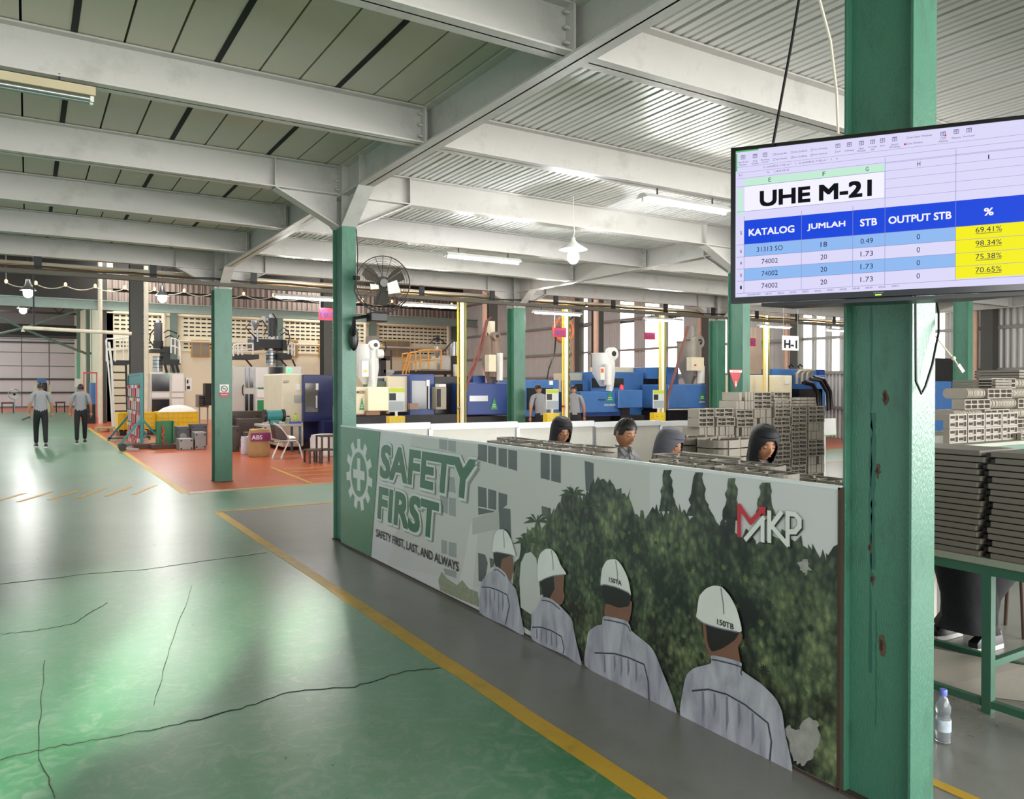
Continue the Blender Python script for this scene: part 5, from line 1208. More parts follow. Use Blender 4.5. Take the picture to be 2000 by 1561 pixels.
# --- second blow moulding machine
def rail(par, pts, y, m, dv=18, posts=True):
    """hand rail: pts (u, v) top line"""
    mb = MB(); mb.tube([onY(u, v, y) for u, v in pts], .03, 6); mb2 = MB(); mb2.tube([onY(u, v + dv / 2, y) for u, v in pts], .025, 6)
    obj('top_rail', mb, m, par, True); obj('mid_rail', mb2, m, par, True)
    for u, v in pts: obj('rail_post', MB().cyl(onY(u, v, y), onY(u, v + dv, y), .028, 6), m, par, True)
YM = 27.0
b2 = thing('blow_molding_machine', 'tall blow machine with black cylinder and railed deck, right of no smoking column', 'machine', tuple(onY(520, 800, YM).xy) + (0,))
pb('cabinet', mat('pale grey cabinet', '#c4c2b8', .4, .1, .06, 3), b2, 455, 716, 560, 810, YM, 1.6, True, .02)
for u0, v0, u1, v1, m_ in ((480, 718, 485, 757, M_glass), (488, 718, 495, 757, M_glass), (479, 770, 485, 803, M_glass), (488, 770, 495, 803, M_glass), (499, 718, 523, 757, M_white), (499, 758, 524, 808, M_white), (527, 717, 556, 757, M_glass), (527, 759, 556, 770, M_white), (527, 771, 556, 810, M_glass), (558, 716, 588, 752, M_white)):
    pb('panel', m_, b2, u0, v0, u1, v1, YM - .04, .04)
pb('cabinet_side', MATS['pale grey cabinet'], b2, 558, 715, 590, 805, YM + .4, 1.0, True); pb('green_sign', M_sgreen, b2, 503, 782, 520, 804, YM - .07, .02); pb('notice', M_paper, b2, 502, 758, 521, 777, YM - .07, .02); pb('notice_header', M_sgreen, b2, 504, 757, 519, 760, YM - .09, .02)
obj('round_light', MB().cyl(onY(565, 724, YM - .1), onY(565, 724, YM - .02), .07, 16), mat('green lamp glow', '#3fe06a', .4, emis=2), b2, True); ptube(b2, 'door_handle', M_black, [(476, 752), (474, 756), (474, 768), (476, 772)], YM - .1, .02)
pb('deck_frame', M_dark, b2, 455, 692, 506, 701, YM, 1.5); pb('deck_frame', M_dark, b2, 545, 690, 570, 702, YM, 1.5); pb('head_frame', M_dark, b2, 505, 663, 557, 680, YM + .1, 1.2); pb('head_cheek', M_dark, b2, 496, 660, 506, 684, YM, .9); pb('head_cheek', M_dark, b2, 552, 664, 560, 684, YM, .9)
plug(b2, 'accumulator_cylinder', mat('charcoal cylinder', '#3f3f42', .4, .3), 531, 9, 622, 658, YM, dy=.6); plug(b2, 'cylinder_cap', M_steel, 531, 5, 614, 621, YM, dy=.6); plug(b2, 'parison_head', M_steel, 530, 12, 687, 713, YM, dy=.5); plug(b2, 'parison_collar', M_steel, 528, 13, 675, 685, YM, dy=.5)
for k in range(4): plug(b2, 'heater_band', M_dark, 530, 12.4, 688 + 6.5 * k, 689 + 6.5 * k, YM, dy=.5)
for u in (520, 527, 535, 542): ptube(b2, 'tie_rod', M_steel, [(u, 657), (u, 672)], YM + .3, .03)
plug(b2, 'loader_bowl', M_steel, 499, 9, 626, 632, YM, (642, .4)); plug(b2, 'loader_tube', M_steel, 494, 3, 642, 664, YM); plug(b2, 'loader_tube', M_steel, 503, 2.5, 642, 668, YM); plug(b2, 'loader_motor', M_steel, 516, 5, 618, 630, YM, dy=.2)
rail(b2, [(456, 674), (465, 672), (473, 672), (494, 671)], YM, M_white, 22)
rail(b2, [(563, 668), (570, 670), (575, 672)], YM, M_white, 24)
for P in ([(500, 660), (489, 650), (480, 640), (490, 628)], [(512, 625), (522, 640), (515, 655)], [(545, 648), (553, 640), (562, 646), (566, 660), (562, 675)], [(548, 655), (556, 650), (566, 655)], [(532, 613), (538, 620), (541, 640)]): ptube(b2, 'hose', M_black, P, YM - .05, .02)
for u0, u1 in ((480, 492), (548, 560), (571, 577)): ptube(b2, 'brace', M_dark, [(u0, 702), (u1, 716)], YM, .03)
# --- first blow machine, with ladder
YF = 33.0
b1 = thing('blow_molding_machine', 'tall blow machine with dark cylinder and two dark glass panels behind the yellow bins', 'machine', tuple(onY(330, 800, YF).xy) + (0,))
pb('cabinet', MATS['pale grey cabinet'], b1, 292, 728, 362, 812, YF, 1.8, True, .02)
for u0, v0, u1, v1, m_ in ((297, 731, 331, 764, M_glass), (297, 767, 331, 777, M_white), (297, 780, 331, 806, M_glass), (336, 731, 359, 765, M_white), (336, 768, 359, 776, M_white), (336, 779, 359, 806, M_white)): pb('panel', m_, b1, u0, v0, u1, v1, YF - .04, .04)
pb('green_sticker', mat('green sticker', '#3fe06a', .4), b1, 327, 733, 329, 737, YF - .06, .02); pb('control_box', M_white, b1, 363, 738, 375, 764, YF, .4); pb('display', M_dark, b1, 365, 742, 368, 749, YF - .02, .02); pb('display', M_dark, b1, 365, 754, 371, 760, YF - .02, .02)
plug(b1, 'parison_head', M_steel, 308, 11.5, 696, 726, YF, dy=.6)
for k in range(4): plug(b1, 'heater_band', M_dark, 308, 11.8, 697 + 7 * k, 698 + 7 * k, YF, dy=.6)
pb('head_plate', M_dark, b1, 295, 682, 322, 688, YF + .2, 1.2); plug(b1, 'accumulator_cylinder', MATS['charcoal cylinder'], 309, 9.5, 631, 668, YF, dy=.6); plug(b1, 'cylinder_foot', M_dark, 309, 12, 666, 681, YF, dy=.6)
plug(b1, 'cylinder_cap', M_steel, 308, 5, 624, 631, YF, dy=.6)
pb('side_deck', M_dark, b1, 318, 702, 353, 712, YF, 1.5); pb('side_frame', M_dark, b1, 318, 677, 332, 702, YF + .3, .8); pb('left_deck', M_dark, b1, 216, 704, 256, 711, YF, 1.5)
rail(b1, [(334, 660), (342, 662), (350, 666), (352, 680)], YF, M_white, 30)
rail(b1, [(208, 662), (225, 662), (241, 660), (252, 658)], YF, M_white, 44)
for P in ([(300, 645), (294, 652), (292, 665), (300, 676)], [(320, 650), (328, 645), (338, 648), (346, 652)], [(322, 660), (333, 655), (345, 665), (350, 655)]): ptube(b1, 'hose', M_black, P, YF, .025)
for u in (322, 336, 345): ptube(b1, 'leg', M_dark, [(u, 712), (u + 4, 728)], YF, .05)
la = thing('steel_stair', 'white railed steel stair climbing to the left blow machine deck', 'stair', tuple(onY(230, 840, YF - .5).xy) + (0,))
for k in range(9):
    v = 712 + 15.2 * k; obj('tread', MB().box(onY(219 + k * .6, v, YF - .8).x, YF - .8, onY(225, v, YF - .8).z - .03, onY(247 + k * .4, v, YF - .8).x, YF - .5, onY(225, v, YF - .8).z + .02), M_dark, la)
ptube(la, 'stringer', M_white, [(213, 668), (218, 710), (224, 850)], YF - .8, .04); ptube(la, 'stringer', M_dark, [(246, 712), (250, 850)], YF - .8, .04); ptube(la, 'handrail', M_white, [(207, 665), (217, 780), (220, 838)], YF - .9, .03)
# --- third blow machine with the orange platform behind machine 1
YP = 27.0
b3 = thing('blow_molding_machine', 'blow machine with orange railed platform seen between the fan and the yellow drop pipe', 'machine', tuple(onY(830, 800, YP).xy) + (0,))
M_or = mat('orange rail paint', '#d99a3a', .4)
pb('platform', M_dark, b3, 800, 724, 885, 731, YP, 1.6)
rail(b3, [(786, 692), (797, 690)], YP + .6, M_or, 34); rail(b3, [(799, 690), (812, 688), (821, 685), (837, 684), (862, 684)], YP, M_or, 38)
ptube(b3, 'ladder_rail', M_or, [(797, 692), (785, 735)], YP - .2, .03); ptube(b3, 'ladder_rail', M_or, [(803, 692), (791, 735)], YP - .2, .03)
pb('cabinet', M_cream, b3, 823, 706, 853, 722, YP + .5, .8); pb('cabinet', MATS['pale grey cabinet'], b3, 860, 695, 880, 722, YP + .6, .8); plug(b3, 'parison_head', M_steel, 853, 6, 677, 693, YP, (699, .5), dy=.6); plug(b3, 'head_motor', M_dark, 855, 4, 655, 668, YP, dy=.6); plug(b3, 'side_tank', M_steel, 886, 8, 668, 695, YP, dy=.5); plug(b3, 'white_drum', M_white, 891, 6, 712, 735, YP, dy=.2)
for u in (808, 838, 870): ptube(b3, 'leg', M_dark, [(u, 731), (u, 834)], YP + .5, .06)
for P in ([(846, 665), (852, 660), (862, 664), (870, 672)], [(862, 690), (872, 680), (880, 670), (888, 664)], [(849, 672), (842, 668), (848, 660)]): ptube(b3, 'hose', M_dark, P, YP + .2, .03)
b4 = thing('press_head', 'dark vertical press head behind the white hopper dryer', 'machine', tuple(onY(752, 800, YP).xy) + (0,))
pb('column_body', M_dark, b4, 744, 700, 754, 735, YP, .6, True); pb('upper_plate', M_dark, b4, 738, 695, 762, 704, YP, .8); pb('platform', M_steel, b4, 750, 722, 770, 729, YP, .8); pb('head', MATS['stained grey hopper'], b4, 726, 656, 740, 690, YP + .2, .6)
ptube(b4, 'guide_rod', M_dark, [(764, 684), (764, 722)], YP, .03); ptube(b4, 'hose', M_black, [(745, 670), (752, 668), (754, 680), (748, 692)], YP, .03)

# ================================================================== dark hall columns
for (u0, u1, vt, y, lab) in ((255, 281, 480, 26.9, 'dark hall column left, beside the pale downpipe behind the tool rack'), (633, 650, 480, 24.0, 'dark hall column just left of the fan column'), (955, 972, 480, 26.0, 'dark hall column behind the brown hopper'), (1169, 1179, 480, 22.0, 'dark hall column with salmon pipe behind the white hopper in the middle'), (199, 208, 480, 38.5, 'dark slim column at the near corner of the vented wall')):
    a = onY(u0, 700, y); b = onY(u1, 700, y); t = thing('hall_column', lab, 'column', ((a.x + b.x) / 2, y, 0))
    obj('flanges', MB().box(a.x, y, 0, b.x, y + .02, 8.35).box(a.x, y + .4, 0, b.x, y + .42, 8.35), M_olive, t); obj('web', MB().box((a.x + b.x) / 2 - .01, y + .02, 0, (a.x + b.x) / 2 + .01, y + .4, 8.35), M_olive, t)
for (u, y, r, lab, mm) in ((286, 30.0, .075, 'pale downpipe right of the dark column behind the tool rack', M_galv), (196, 38.0, .09, 'pale downpipe at the corner of the vented wall', M_galv), (1164, 21.5, .09, 'salmon downpipe behind the white hopper in the middle', MATS['salmon pipe']), (947, 25.6, .09, 'salmon downpipe beside the brown hopper', MATS['salmon pipe'])):
    p = onY(u, 700, y); obj('downpipe', MB().cyl((p.x, y, 0), (p.x, y, 8.3), r, 12), mm, None, True, lab, 'pipe', loc=(p.x, y, 0))
# ================================================================== service drops
for k, (u, lab) in enumerate(((897, 'pipe and trunking drop right of the blue door machine'), (1101, 'pipe and trunking drop through the orange hose reel'), (1290, 'pipe and trunking drop left of the stained hopper'), (1493, 'pipe and trunking drop behind the tall pile'))):
    y = 14.5 if k < 3 else 14.0; x = onY(u, 720, y).x; t = thing('service_drop', lab, 'pipe', (x, y, 0), 'service drops')
    obj('yellow_pipe', MB().cyl((x - .03, y, .8), (x - .03, y, 3.5), .02, 8), M_yellow, t, True)
    obj('white_trunking', MB().box(x + .03, y - .03, 0, x + .1, y + .03, 3.5), mat('off white trunking', '#ece6c8', .5), t); 
    obj('slotted_angle', MB().box(x + .12, y - .03, 0, x + .16, y + .03, 3.5), mat('olive angle', '#7f7c3c', .5), t)
    for q in range(14): obj('slot', MB().box(x + .13, y - .034, .9 + .17 * q, x + .15, y - .03, 1.0 + .17 * q), M_dark, t) if k == 1 else None
    obj('valve', MB().cyl((x - .06, y - .03, 1.15), (x + .0, y - .03, 1.15), .025, 8), M_steel if k == 0 else M_red, t, True)
hr_ = thing('hose_reel', 'round orange hose reel hung behind the middle service drop', 'reel', tuple(onY(1100, 645, 14.9)))
c = onY(1100, 645, 14.9)
m = MB(); m.lathe([(.28, -.02), (.30, 0), (.30, .05), (.28, .07)], c, 32, 'y'); 
rr_ = MB(); rr_.tube([c + Vector((.27 * math.cos(2 * PI * k / 32), 0, .27 * math.sin(2 * PI * k / 32))) for k in range(32)], .045, 8, True); obj('reel_rim', rr_, mat('orange brown reel', '#b0603c', .45, 0, .15, 5), hr_, True)
for k in range(6): a = 2 * PI * k / 6; obj('spoke', MB().bar(c, c + Vector((.25 * math.cos(a), 0, .25 * math.sin(a))), .05, .02, (0, 1, 0)), MATS['orange brown reel'], hr_)
obj('hub', MB().cyl(c + Vector((0, -.06, 0)), c + Vector((0, .06, 0)), .07, 16), M_dark, hr_, True); obj('hanger', MB().bar(c + Vector((0, 0, .1)), (c.x, 14.0, 3.46), .03), M_dark, hr_)
obj('hose', MB().tube([c + Vector((-.24, -.05, -.1)), onY(1083, 690, 14.6), onY(1072, 720, 14.6), onY(1068, 742, 14.6)], .018, 8), M_black, hr_, True)
# ================================================================== hanging tonnage signs
for (u0, v0, u1, v1, y, s, lab) in ((623, 603, 655, 625, 13.55, '150 T', 'pink sign reading 150 T hung left of the fan column'), (1082, 641, 1106, 658, 13.55, '100 TO', 'red sign reading 100 TO hung before the hose reel'), (1259, 650, 1280, 663, 13.55, '350 T', 'red sign reading 350 T hung before the bright windows'), (1466, 661, 1476, 676, 13.55, '80 T', 'red sign half hidden right of the triangle sign column')):
    a = onY(u0, v1, y); b = onY(u1, v0, y); t = thing('hanging_sign', lab, 'sign', ((a.x + b.x) / 2, y, a.z))
    obj('board', MB().box(a.x, y, a.z, b.x, y + .015, b.z), mat('pink red board', '#bf2c46', .5), t); mb = MB(); text_into(mb, s, ((a.x + b.x) / 2, y - .003, a.z + .045), (1, 0, 0), EZ, (b.x - a.x) * .78, (b.z - a.z) * .5, .02, align='c'); obj('sign_text', mb, mat('sign blue', '#3f4fb8', .5), t, fixn=False)
    for x in (a.x + .02, b.x - .02): obj('cord', MB().cyl((x, y, b.z), (x, y, 3.28 if y < 14 else 3.5), .004, 4), M_white, t)
a = onY(1528, 684, 9.5); b = onY(1560, 657, 9.5); t = thing('hanging_sign', 'white hanging sign with black letters H-1 right of the triangle sign column', 'sign', ((a.x + b.x) / 2, 9.5, a.z))
obj('board', MB().box(a.x, 9.5, a.z, b.x, 9.515, b.z), M_paper, t, bevel=.004); mb = MB(); text_into(mb, 'H-1', ((a.x + b.x) / 2, 9.497, a.z + .04), (1, 0, 0), EZ, (b.x - a.x) * .8, (b.z - a.z) * .56, .04, align='c'); obj('sign_text', mb, M_black, t, fixn=False)
for x in (a.x + .03, b.x - .03): obj('cord', MB().cyl((x, 9.5, b.z), (x, 9.5, ZD), .003, 4), M_white, t)
# ================================================================== kanban boards on yellow feet
for (u0, v0, u1, v1, vb, lab) in ((759, 757, 790, 804, 813, 'grey and white info board on a yellow foot before the cream machine'), (1067, 760, 1091, 800, 807, 'grey and white info board on a yellow foot left of the hose reel drop'), (1276, 762, 1297, 798, 806, 'grey and white info board on a yellow foot by the dark machine gap')):
    y = 12.9; a = onY(u0, v1, y); b = onY(u1, v0, y); t = thing('info_board', lab, 'sign', ((a.x + b.x) / 2, y, 0), 'info boards on yellow feet')
    h_ = b.z - a.z
    obj('board', MB().box(a.x, y, a.z, b.x, y + .02, b.z), M_white, t); obj('grey_sheet', MB().box(a.x + .01, y - .004, a.z + .01, b.x - .01, y, a.z + h_ * .42), M_gprint, t); obj('yellow_header', MB().box(a.x + .01, y - .004, b.z - h_ * .2, b.x - .01, y, b.z - .01), mat('header yellow green', '#c8cf2a', .5), t)
    obj('black_sheet', MB().box(a.x + .012, y - .004, a.z + h_ * .46, a.x + (b.x - a.x) * .45, y, a.z + h_ * .76), M_dark, t); obj('post', MB().box((a.x + b.x) / 2 - .02, y, 0, (a.x + b.x) / 2 + .02, y + .03, a.z), M_white, t)
    zz = onY((u0 + u1) / 2, vb, y).z; obj('yellow_foot', MB().box(a.x, y - .03, .0, b.x, y + .12, zz), M_yellow, t, bevel=.005)
    for x in (a.x + .08, b.x - .08): obj('bolt', MB().cyl((x, y - .04, zz - .08), (x, y - .03, zz - .08), .015, 8), M_steel, t)

# ================================================================== left hall: rack, bins, moulds, chair, table
TY0, TY1 = 22.3, 24.6; px_ = Vector((2.62, 0, 0))
N0 = onZ(277, 873, 0); F0 = onZ(252.5, 860, 0)
rk = thing('tool_rack', 'teal A-frame wire board hung with red and white tools beside the aisle', 'rack', (N0.x, (N0.y + F0.y) / 2, 0))
zt = onY(277, 728, N0.y).z
def rkp(t, z): p = N0.lerp(F0, t); return Vector((p.x, p.y, z))
for t_ in (0, 1): obj('upright', MB().bar(rkp(t_, .02), rkp(t_, zt), .07), M_teal, rk)
for z in (zt - .03, .35): obj('crossbar', MB().bar(rkp(0, z), rkp(1, z), .06), M_teal, rk)
obj('header_board', MB().bar(rkp(0, zt - .17), rkp(1, zt - .17), .02, .24), M_teal, rk)
m = MB()
for k in range(44): z = .3 + (zt - .5) * k / 44; m.bar(rkp(.02, z), rkp(.98, z), .012)
for k in range(30): m.bar(rkp(.02 + .96 * k / 29, .3), rkp(.02 + .96 * k / 29, zt - .2), .010)
obj('wire_grid', m, M_teal, rk, kind='stuff')
for t_ in (0, 1):
    p = rkp(t_, 0)
    for sx in (-.55, .55): obj('foot_brace', MB().bar(p + Vector((sx, 0, .05)), p + Vector((0, 0, .75)), .055), M_teal, rk)
    obj('foot_bar', MB().bar(p + Vector((-.58, 0, .07)), p + Vector((.58, 0, .07)), .055), M_teal, rk)
    for sx in (-.55, .55): obj('foot_stub', MB().box(p.x + sx - .03, p.y - .03, 0, p.x + sx + .03, p.y + .03, .06), M_teal, rk)
hm = [M_red, M_white, mat('salmon grip', '#d86a78', .5), M_steel, mat('pale yellow grip', '#d8cf6a', .5)]
row_n = ['top', 'second', 'third', 'fourth', 'bottom']; sp_n = ['nearest', 'second nearest', 'third', 'fourth', 'fifth', 'sixth', 'farthest']
for r_ in range(5):
    for k in range(7):
        t_ = .08 + .135 * k; z = zt - .38 - .36 * r_; p = rkp(t_, z) + Vector((-.05, -.02, 0)); mh = hm[(r_ * 3 + k * 2) % 5] if k > 2 else hm[(k + r_) % 3]
        tl = thing('hanging_tool', '%s handled tool hung on the teal rack, %s row, %s spot' % ({0: 'red', 1: 'white', 2: 'salmon', 3: 'steel', 4: 'yellow'}[hm.index(mh)], row_n[r_], sp_n[k]), 'tool', tuple(p), 'tools hung on the teal rack')
        obj('handle', MB().box(p.x - .03, p.y - .1, p.z - .03, p.x + .03, p.y + .1, p.z + .05), mh, tl)
        for dy in (-.06, .05): obj('shank', MB().bar(p + Vector((0, dy, -.02)), p + Vector((0, dy + .02, -.27)), .03), hm[(r_ + k + (dy > 0)) % 2 + (0 if k % 3 else 1)], tl)
# yellow bins
for (u0, v0, u1, v1, y, dy, lab) in ((231, 806, 311, 842, 28.3, 1.1, 'yellow ribbed plastic bin behind the teal rack'), (311.5, 804, 386, 836, 27.6, 1.1, 'yellow ribbed plastic bin heaped with white material right of the other bin')):
    a = onY(u0, v1, y); b = onY(u1, v0, y); zb = .16; ztp = b.z
    t = thing('plastic_bin', lab, 'bin', ((a.x + b.x) / 2, y + .5, 0))
    m = MB(); W_ = .03
    m.box(a.x, y, zb, b.x, y + W_, ztp); m.box(a.x, y + dy, zb, b.x, y + dy + W_, ztp); m.box(a.x, y + W_, zb, a.x + W_, y + dy, ztp); m.box(b.x - W_, y + W_, zb, b.x, y + dy, ztp); m.box(a.x, y, zb, b.x, y + dy, zb + W_)
    obj('shell', m, M_yellow, t, kind='stuff')
    for k in range(9): x = a.x + (b.x - a.x) * k / 8; obj('rib', MB().box(x - .015, y - .03, zb, x + .015, y, ztp - .02), M_yellow, t)
    for k in range(4): z = zb + (ztp - zb) * (k + 1) / 4; obj('band', MB().box(a.x, y - .025, z - .03, b.x, y - .001, z), M_yellow, t)
    for sx in (.12, .88): obj('skid', MB().box(a.x + (b.x - a.x) * sx - .1, y, 0, a.x + (b.x - a.x) * sx + .1, y + dy, zb), M_dark, t)
    if u0 > 300:
        obj('white_granule_heap', MB().lathe([(.66, 0), (.6, .1), (.45, .2), (.25, .27), (.05, .3)], ((a.x + b.x) / 2 + .05, y + .55, ztp - .08), 20, sy=.75), mat('white granules', '#e6e2dc', .8, 0, .05, 30), None, True, 'heap of white granules filling the right yellow bin', 'granules', kind='stuff', loc=((a.x + b.x) / 2, y + .55, ztp - .1))
# green channel block, timbers, casters, moulds
gd = thing('green_steel_channel', 'upright green steel channel with an orange red zigzag chain, standing on dark timber', 'steel block', tuple(onZ(323, 874, 0)))
p0 = onY(307, 870, 22.0); p1 = onY(340, 822, 22.0)
obj('web', MB().box(p0.x + .03, 22.08, .12, p1.x - .03, 22.1, p1.z), mat('green steel', '#1f6b3c', .4), gd); 
for x in (p0.x, p1.x - .03): obj('flange', MB().box(x, 21.95, .12, x + .03, 22.3, p1.z), MATS['green steel'], gd)
ptube(gd, 'chain', mat('orange red chain', '#e04a2e', .4), [(318, 832), (317, 838), (320, 842), (320, 846), (316, 849), (318, 853), (321, 857), (317, 861), (320, 866), (318, 870)], 22.05, .02)
for (u0, u1, y, h, lab) in ((262, 296, 21.9, .13, 'dark timber beam lying left of the green channel'), (296, 350, 21.6, .12, 'dark timber beam lying under the green channel')):
    a = onY(u0, 880, y); b = onY(u1, 880, y); obj('timber_beam', MB().box(a.x, y, .001, b.x, y + .45, h), M_rust, None, label=lab, cat='timber', loc=(a.x, y, 0), bevel=.01)
cs = thing('caster_wheel', 'black caster wheel with steel fork lying by the yellow line', 'wheel', tuple(onZ(240, 882, 0)))
p = onZ(240, 882, 0); obj('wheel', MB().lathe([(.02, -.03), (.1, -.03), (.1, .03), (.02, .03)], p + Vector((0, 0, .1)), 18, 'y'), M_black, cs, True); obj('fork', MB().bar(p + Vector((.08, 0, .08)), p + Vector((.35, -.1, .04)), .07, .05), M_steel, cs)
def mould(u0, v0, u1, v1, y, dy, lab, m, hole=False):
    a = onY(u0, v1, y); b = onY(u1, v0, y); t = thing('steel_mold', lab, 'mold', ((a.x + b.x) / 2, y, 0))
    obj('block', MB().box(a.x, y, .001, b.x, y + dy, b.z), m, t, bevel=.012)
    n = 4
    for cx_ in (.14, .86):
        for cz_ in (.15, .85): c_ = (a.x + (b.x - a.x) * cx_, y, b.z * cz_); obj('bolt_hole', MB().cyl((c_[0], y - .012, c_[2]), (c_[0], y - .001, c_[2]), .022, 8), M_black, t)
    if hole: obj('sprue_ring', MB().cyl(((a.x + b.x) / 2, y - .04, b.z * .5), ((a.x + b.x) / 2, y - .001, b.z * .5), .09, 16), M_steel, t, True)
M_mold = mat('gunmetal mould', '#5b5b5e', .45, .4, .15, 5); M_mold2 = mat('brown oiled mould', '#4f4540', .4, .3, .2, 5); M_mold3 = mat('light steel mould', '#8f8c88', .4, .5, .12, 5)
mould(345, 833, 370, 866, 22.4, .4, 'dark square mold block with round ring behind the small molds', M_mold, True); mould(373, 828, 405, 866, 22.5, .4, 'wide dark mold block right of the ringed one', M_mold)
mould(350, 857, 378, 881, 21.0, .5, 'low pale mold block in front of the ringed mold', M_mold3); mould(381, 844, 403, 880, 21.0, .5, 'tall pale mold block next to the no smoking column', M_mold3)
mould(448, 803, 512, 868, 22.0, .5, 'huge brown mold plate right of the no smoking column', M_mold2); mould(470, 818, 513, 868, 21.2, .6, 'big brown mold block with ring left of the paper sack', M_mold2, True); mould(440, 833, 468, 873, 19.8, .6, 'dark mold block touching the no smoking column at right', M_mold2); mould(482, 844, 512, 870, 20.2, .4, 'small dark mold block behind the paper sack', M_mold)
lv = thing('louvre_cabinet', 'grey louvred cabinet on legs against the wall left of the no smoking column', 'cabinet', tuple(onY(398, 830, 34).xy) + (0,))
pb('body', mat('grey cabinet', '#8c8a82', .5), lv, 387, 771, 408, 796, 34, .6); pb('upper_box', M_dark, lv, 401, 749, 414, 792, 33.6, .5)
for k in range(5): pb('louvre', M_dark, lv, 389, 774 + 4.2 * k, 400, 776 + 4.2 * k, 33.96, .03)
for u in (389, 405): pb('leg', MATS['grey cabinet'], lv, u, 796, u + 2, 830, 34, .1, True)
# work bench with bottles, drill
YT = 18.35
a = onY(513, 835, YT); b = onY(592, 828, YT)
wt = thing('workshop_table', 'pale worn workshop table with blue legs before the cream navy machine', 'table', ((a.x + b.x) / 2, YT + .4, 0))
ztb = onY(550, 829, YT).z
obj('tabletop', MB().box(a.x, YT, ztb - .06, b.x, YT + .8, ztb), mat('grimy tabletop', '#a9a199', .6, 0, .2, 5), wt, bevel=.01)
for x in (a.x + .05, b.x - .08):
    for y in (YT + .04, YT + .72): obj('leg', MB().box(x, y, 0, x + .05, y + .05, ztb - .06), mat('blue grey leg', '#466a86', .5), wt)
def bottle(u, vt, lab, m, mc, r=.05):
    c_ = onY(u, 826, YT + .2); z0 = ztb; z1 = onY(u, vt, YT + .2).z; h = z1 - z0; t = thing('drink_bottle', lab, 'bottle', (c_.x, YT + .2, z0))
    obj('body', MB().lathe([(r * .95, z0 + .001), (r, z0 + .02), (r, z0 + h * .68), (r * .6, z0 + h * .8)], (c_.x, YT + .2, 0), 14), m, t, True); obj('cap', MB().lathe([(r * .6, z0 + h * .8), (r * .62, z1)], (c_.x, YT + .2, 0), 12), mc, t, True)
bottle(563, 812, 'dull green flask with dark cap on the workshop table', mat('dull green flask', '#8c8f68', .4), mat('dark green cap', '#2d3b26', .4), .065); bottle(577.5, 807, 'lime green bottle on the blue tray of the workshop table', mat('lime bottle', '#b8c832', .3), mat('lime cap', '#9fb02a', .3), .04)
p = onY(569, 830, YT - .02); q = onY(592, 830, YT - .02); obj('blue_tray', MB().box(p.x, YT + .1, ztb + .001, q.x, YT + .5, ztb + .05), mat('blue plastic tray', '#2c4aa0', .4), None, label='blue plastic tray on the workshop table right end', cat='tray', loc=(p.x, YT + .1, ztb))
gm = thing('bench_grinder', 'teal bench grinder on the workshop table left end', 'grinder', tuple(onY(535, 826, YT + .4).xy) + (ztb,))
c_ = onY(535, 812, YT + .4)
obj('motor', MB().cyl((c_.x - .18, c_.y, c_.z), (c_.x + .18, c_.y, c_.z), .13, 16), M_teal, gm, True)
for sx in (-.22, .22): obj('grinding_wheel', MB().cyl((c_.x + sx - .03, c_.y, c_.z), (c_.x + sx + .03, c_.y, c_.z), .15, 18), M_dark, gm, True)
obj('stand', MB().box(c_.x - .1, c_.y - .08, ztb, c_.x + .1, c_.y + .08, c_.z - .05), M_teal, gm)
# folding chair, seen from behind and side
ch = thing('folding_chair', 'folding chair with white tube frame, brown backrest and pale cushion by the table', 'chair', tuple(onZ(560, 896, 0)))
YC = 17.3
def cp(u, v, dy=0): return onY(u, v, YC + dy)
for dy in (0, .42):
    obj('leg', MB().tube([cp(534, 826, dy), cp(545, 832, dy), cp(566, 857, dy), cp(548, 899 - dy * 10, dy)], .014, 8), M_white, ch, True)
    obj('leg', MB().tube([cp(536, 862, dy), cp(578, 861, dy), cp(584, 868, dy), cp(591, 895 - dy * 10, dy)], .014, 8), M_white, ch, True)
    obj('leg', MB().tube([cp(545, 864, dy), cp(532, 896 - dy * 10, dy)], .014, 8), M_white, ch, True)
obj('backrest', MB().prism([cp(536, 830, .02), cp(549, 838, .02), cp(562, 855, .02), cp(560, 860, .02), cp(541, 858, .02)], (0, .38, 0)), mat('brown vinyl', '#3c2723', .4), ch)
obj('seat', MB().box(cp(537, 862).x, YC, cp(560, 862).z - .02, cp(580, 862).x, YC + .42, cp(560, 862).z + .01), mat('brown vinyl', '#3c2723'), ch)
cu_ = MB(); cz = cp(565, 856); cu_.ball((cz.x, YC + .2, cp(560, 862).z + .06), .2, .18, .055, 16, 8); obj('seat_cushion', cu_, M_paper, None, True, 'white cushion on the folding chair', 'cushion', loc=(cz.x, YC + .2, cp(560, 862).z))
# sacks
def sack(c, rx, ry, h, m, name, lab, extra=None):
    m_ = MB(); n = 20; prof = [(.86, 0), (1.0, .08), (1.03, .3), (.96, .55), (1.0, .8), (.93, 1.0)]
    vs = []
    for r_, z in prof:
        for k in range(n):
            a = 2 * PI * k / n; q = r_ * (1 + .05 * math.sin(3 * a + 9 * z) + R.uniform(-.03, .03)); e = .72
            cxx = math.copysign(abs(math.cos(a)) ** e, math.cos(a)); syy = math.copysign(abs(math.sin(a)) ** e, math.sin(a))
            vs.append((c[0] + rx * q * cxx, c[1] + ry * q * syy, .001 + h * z + (R.uniform(-.02, .02) if z == 1 else 0)))
    f = [(i * n + k, i * n + (k + 1) % n, (i + 1) * n + (k + 1) % n, (i + 1) * n + k) for i in range(len(prof) - 1) for k in range(n)] + [tuple(range(n))[::-1], tuple((len(prof) - 1) * n + k for k in range(n))]
    t = thing(name, lab, 'sack', (c[0], c[1], 0)); obj('bag', m_.add(vs, f), m, t, True); return t
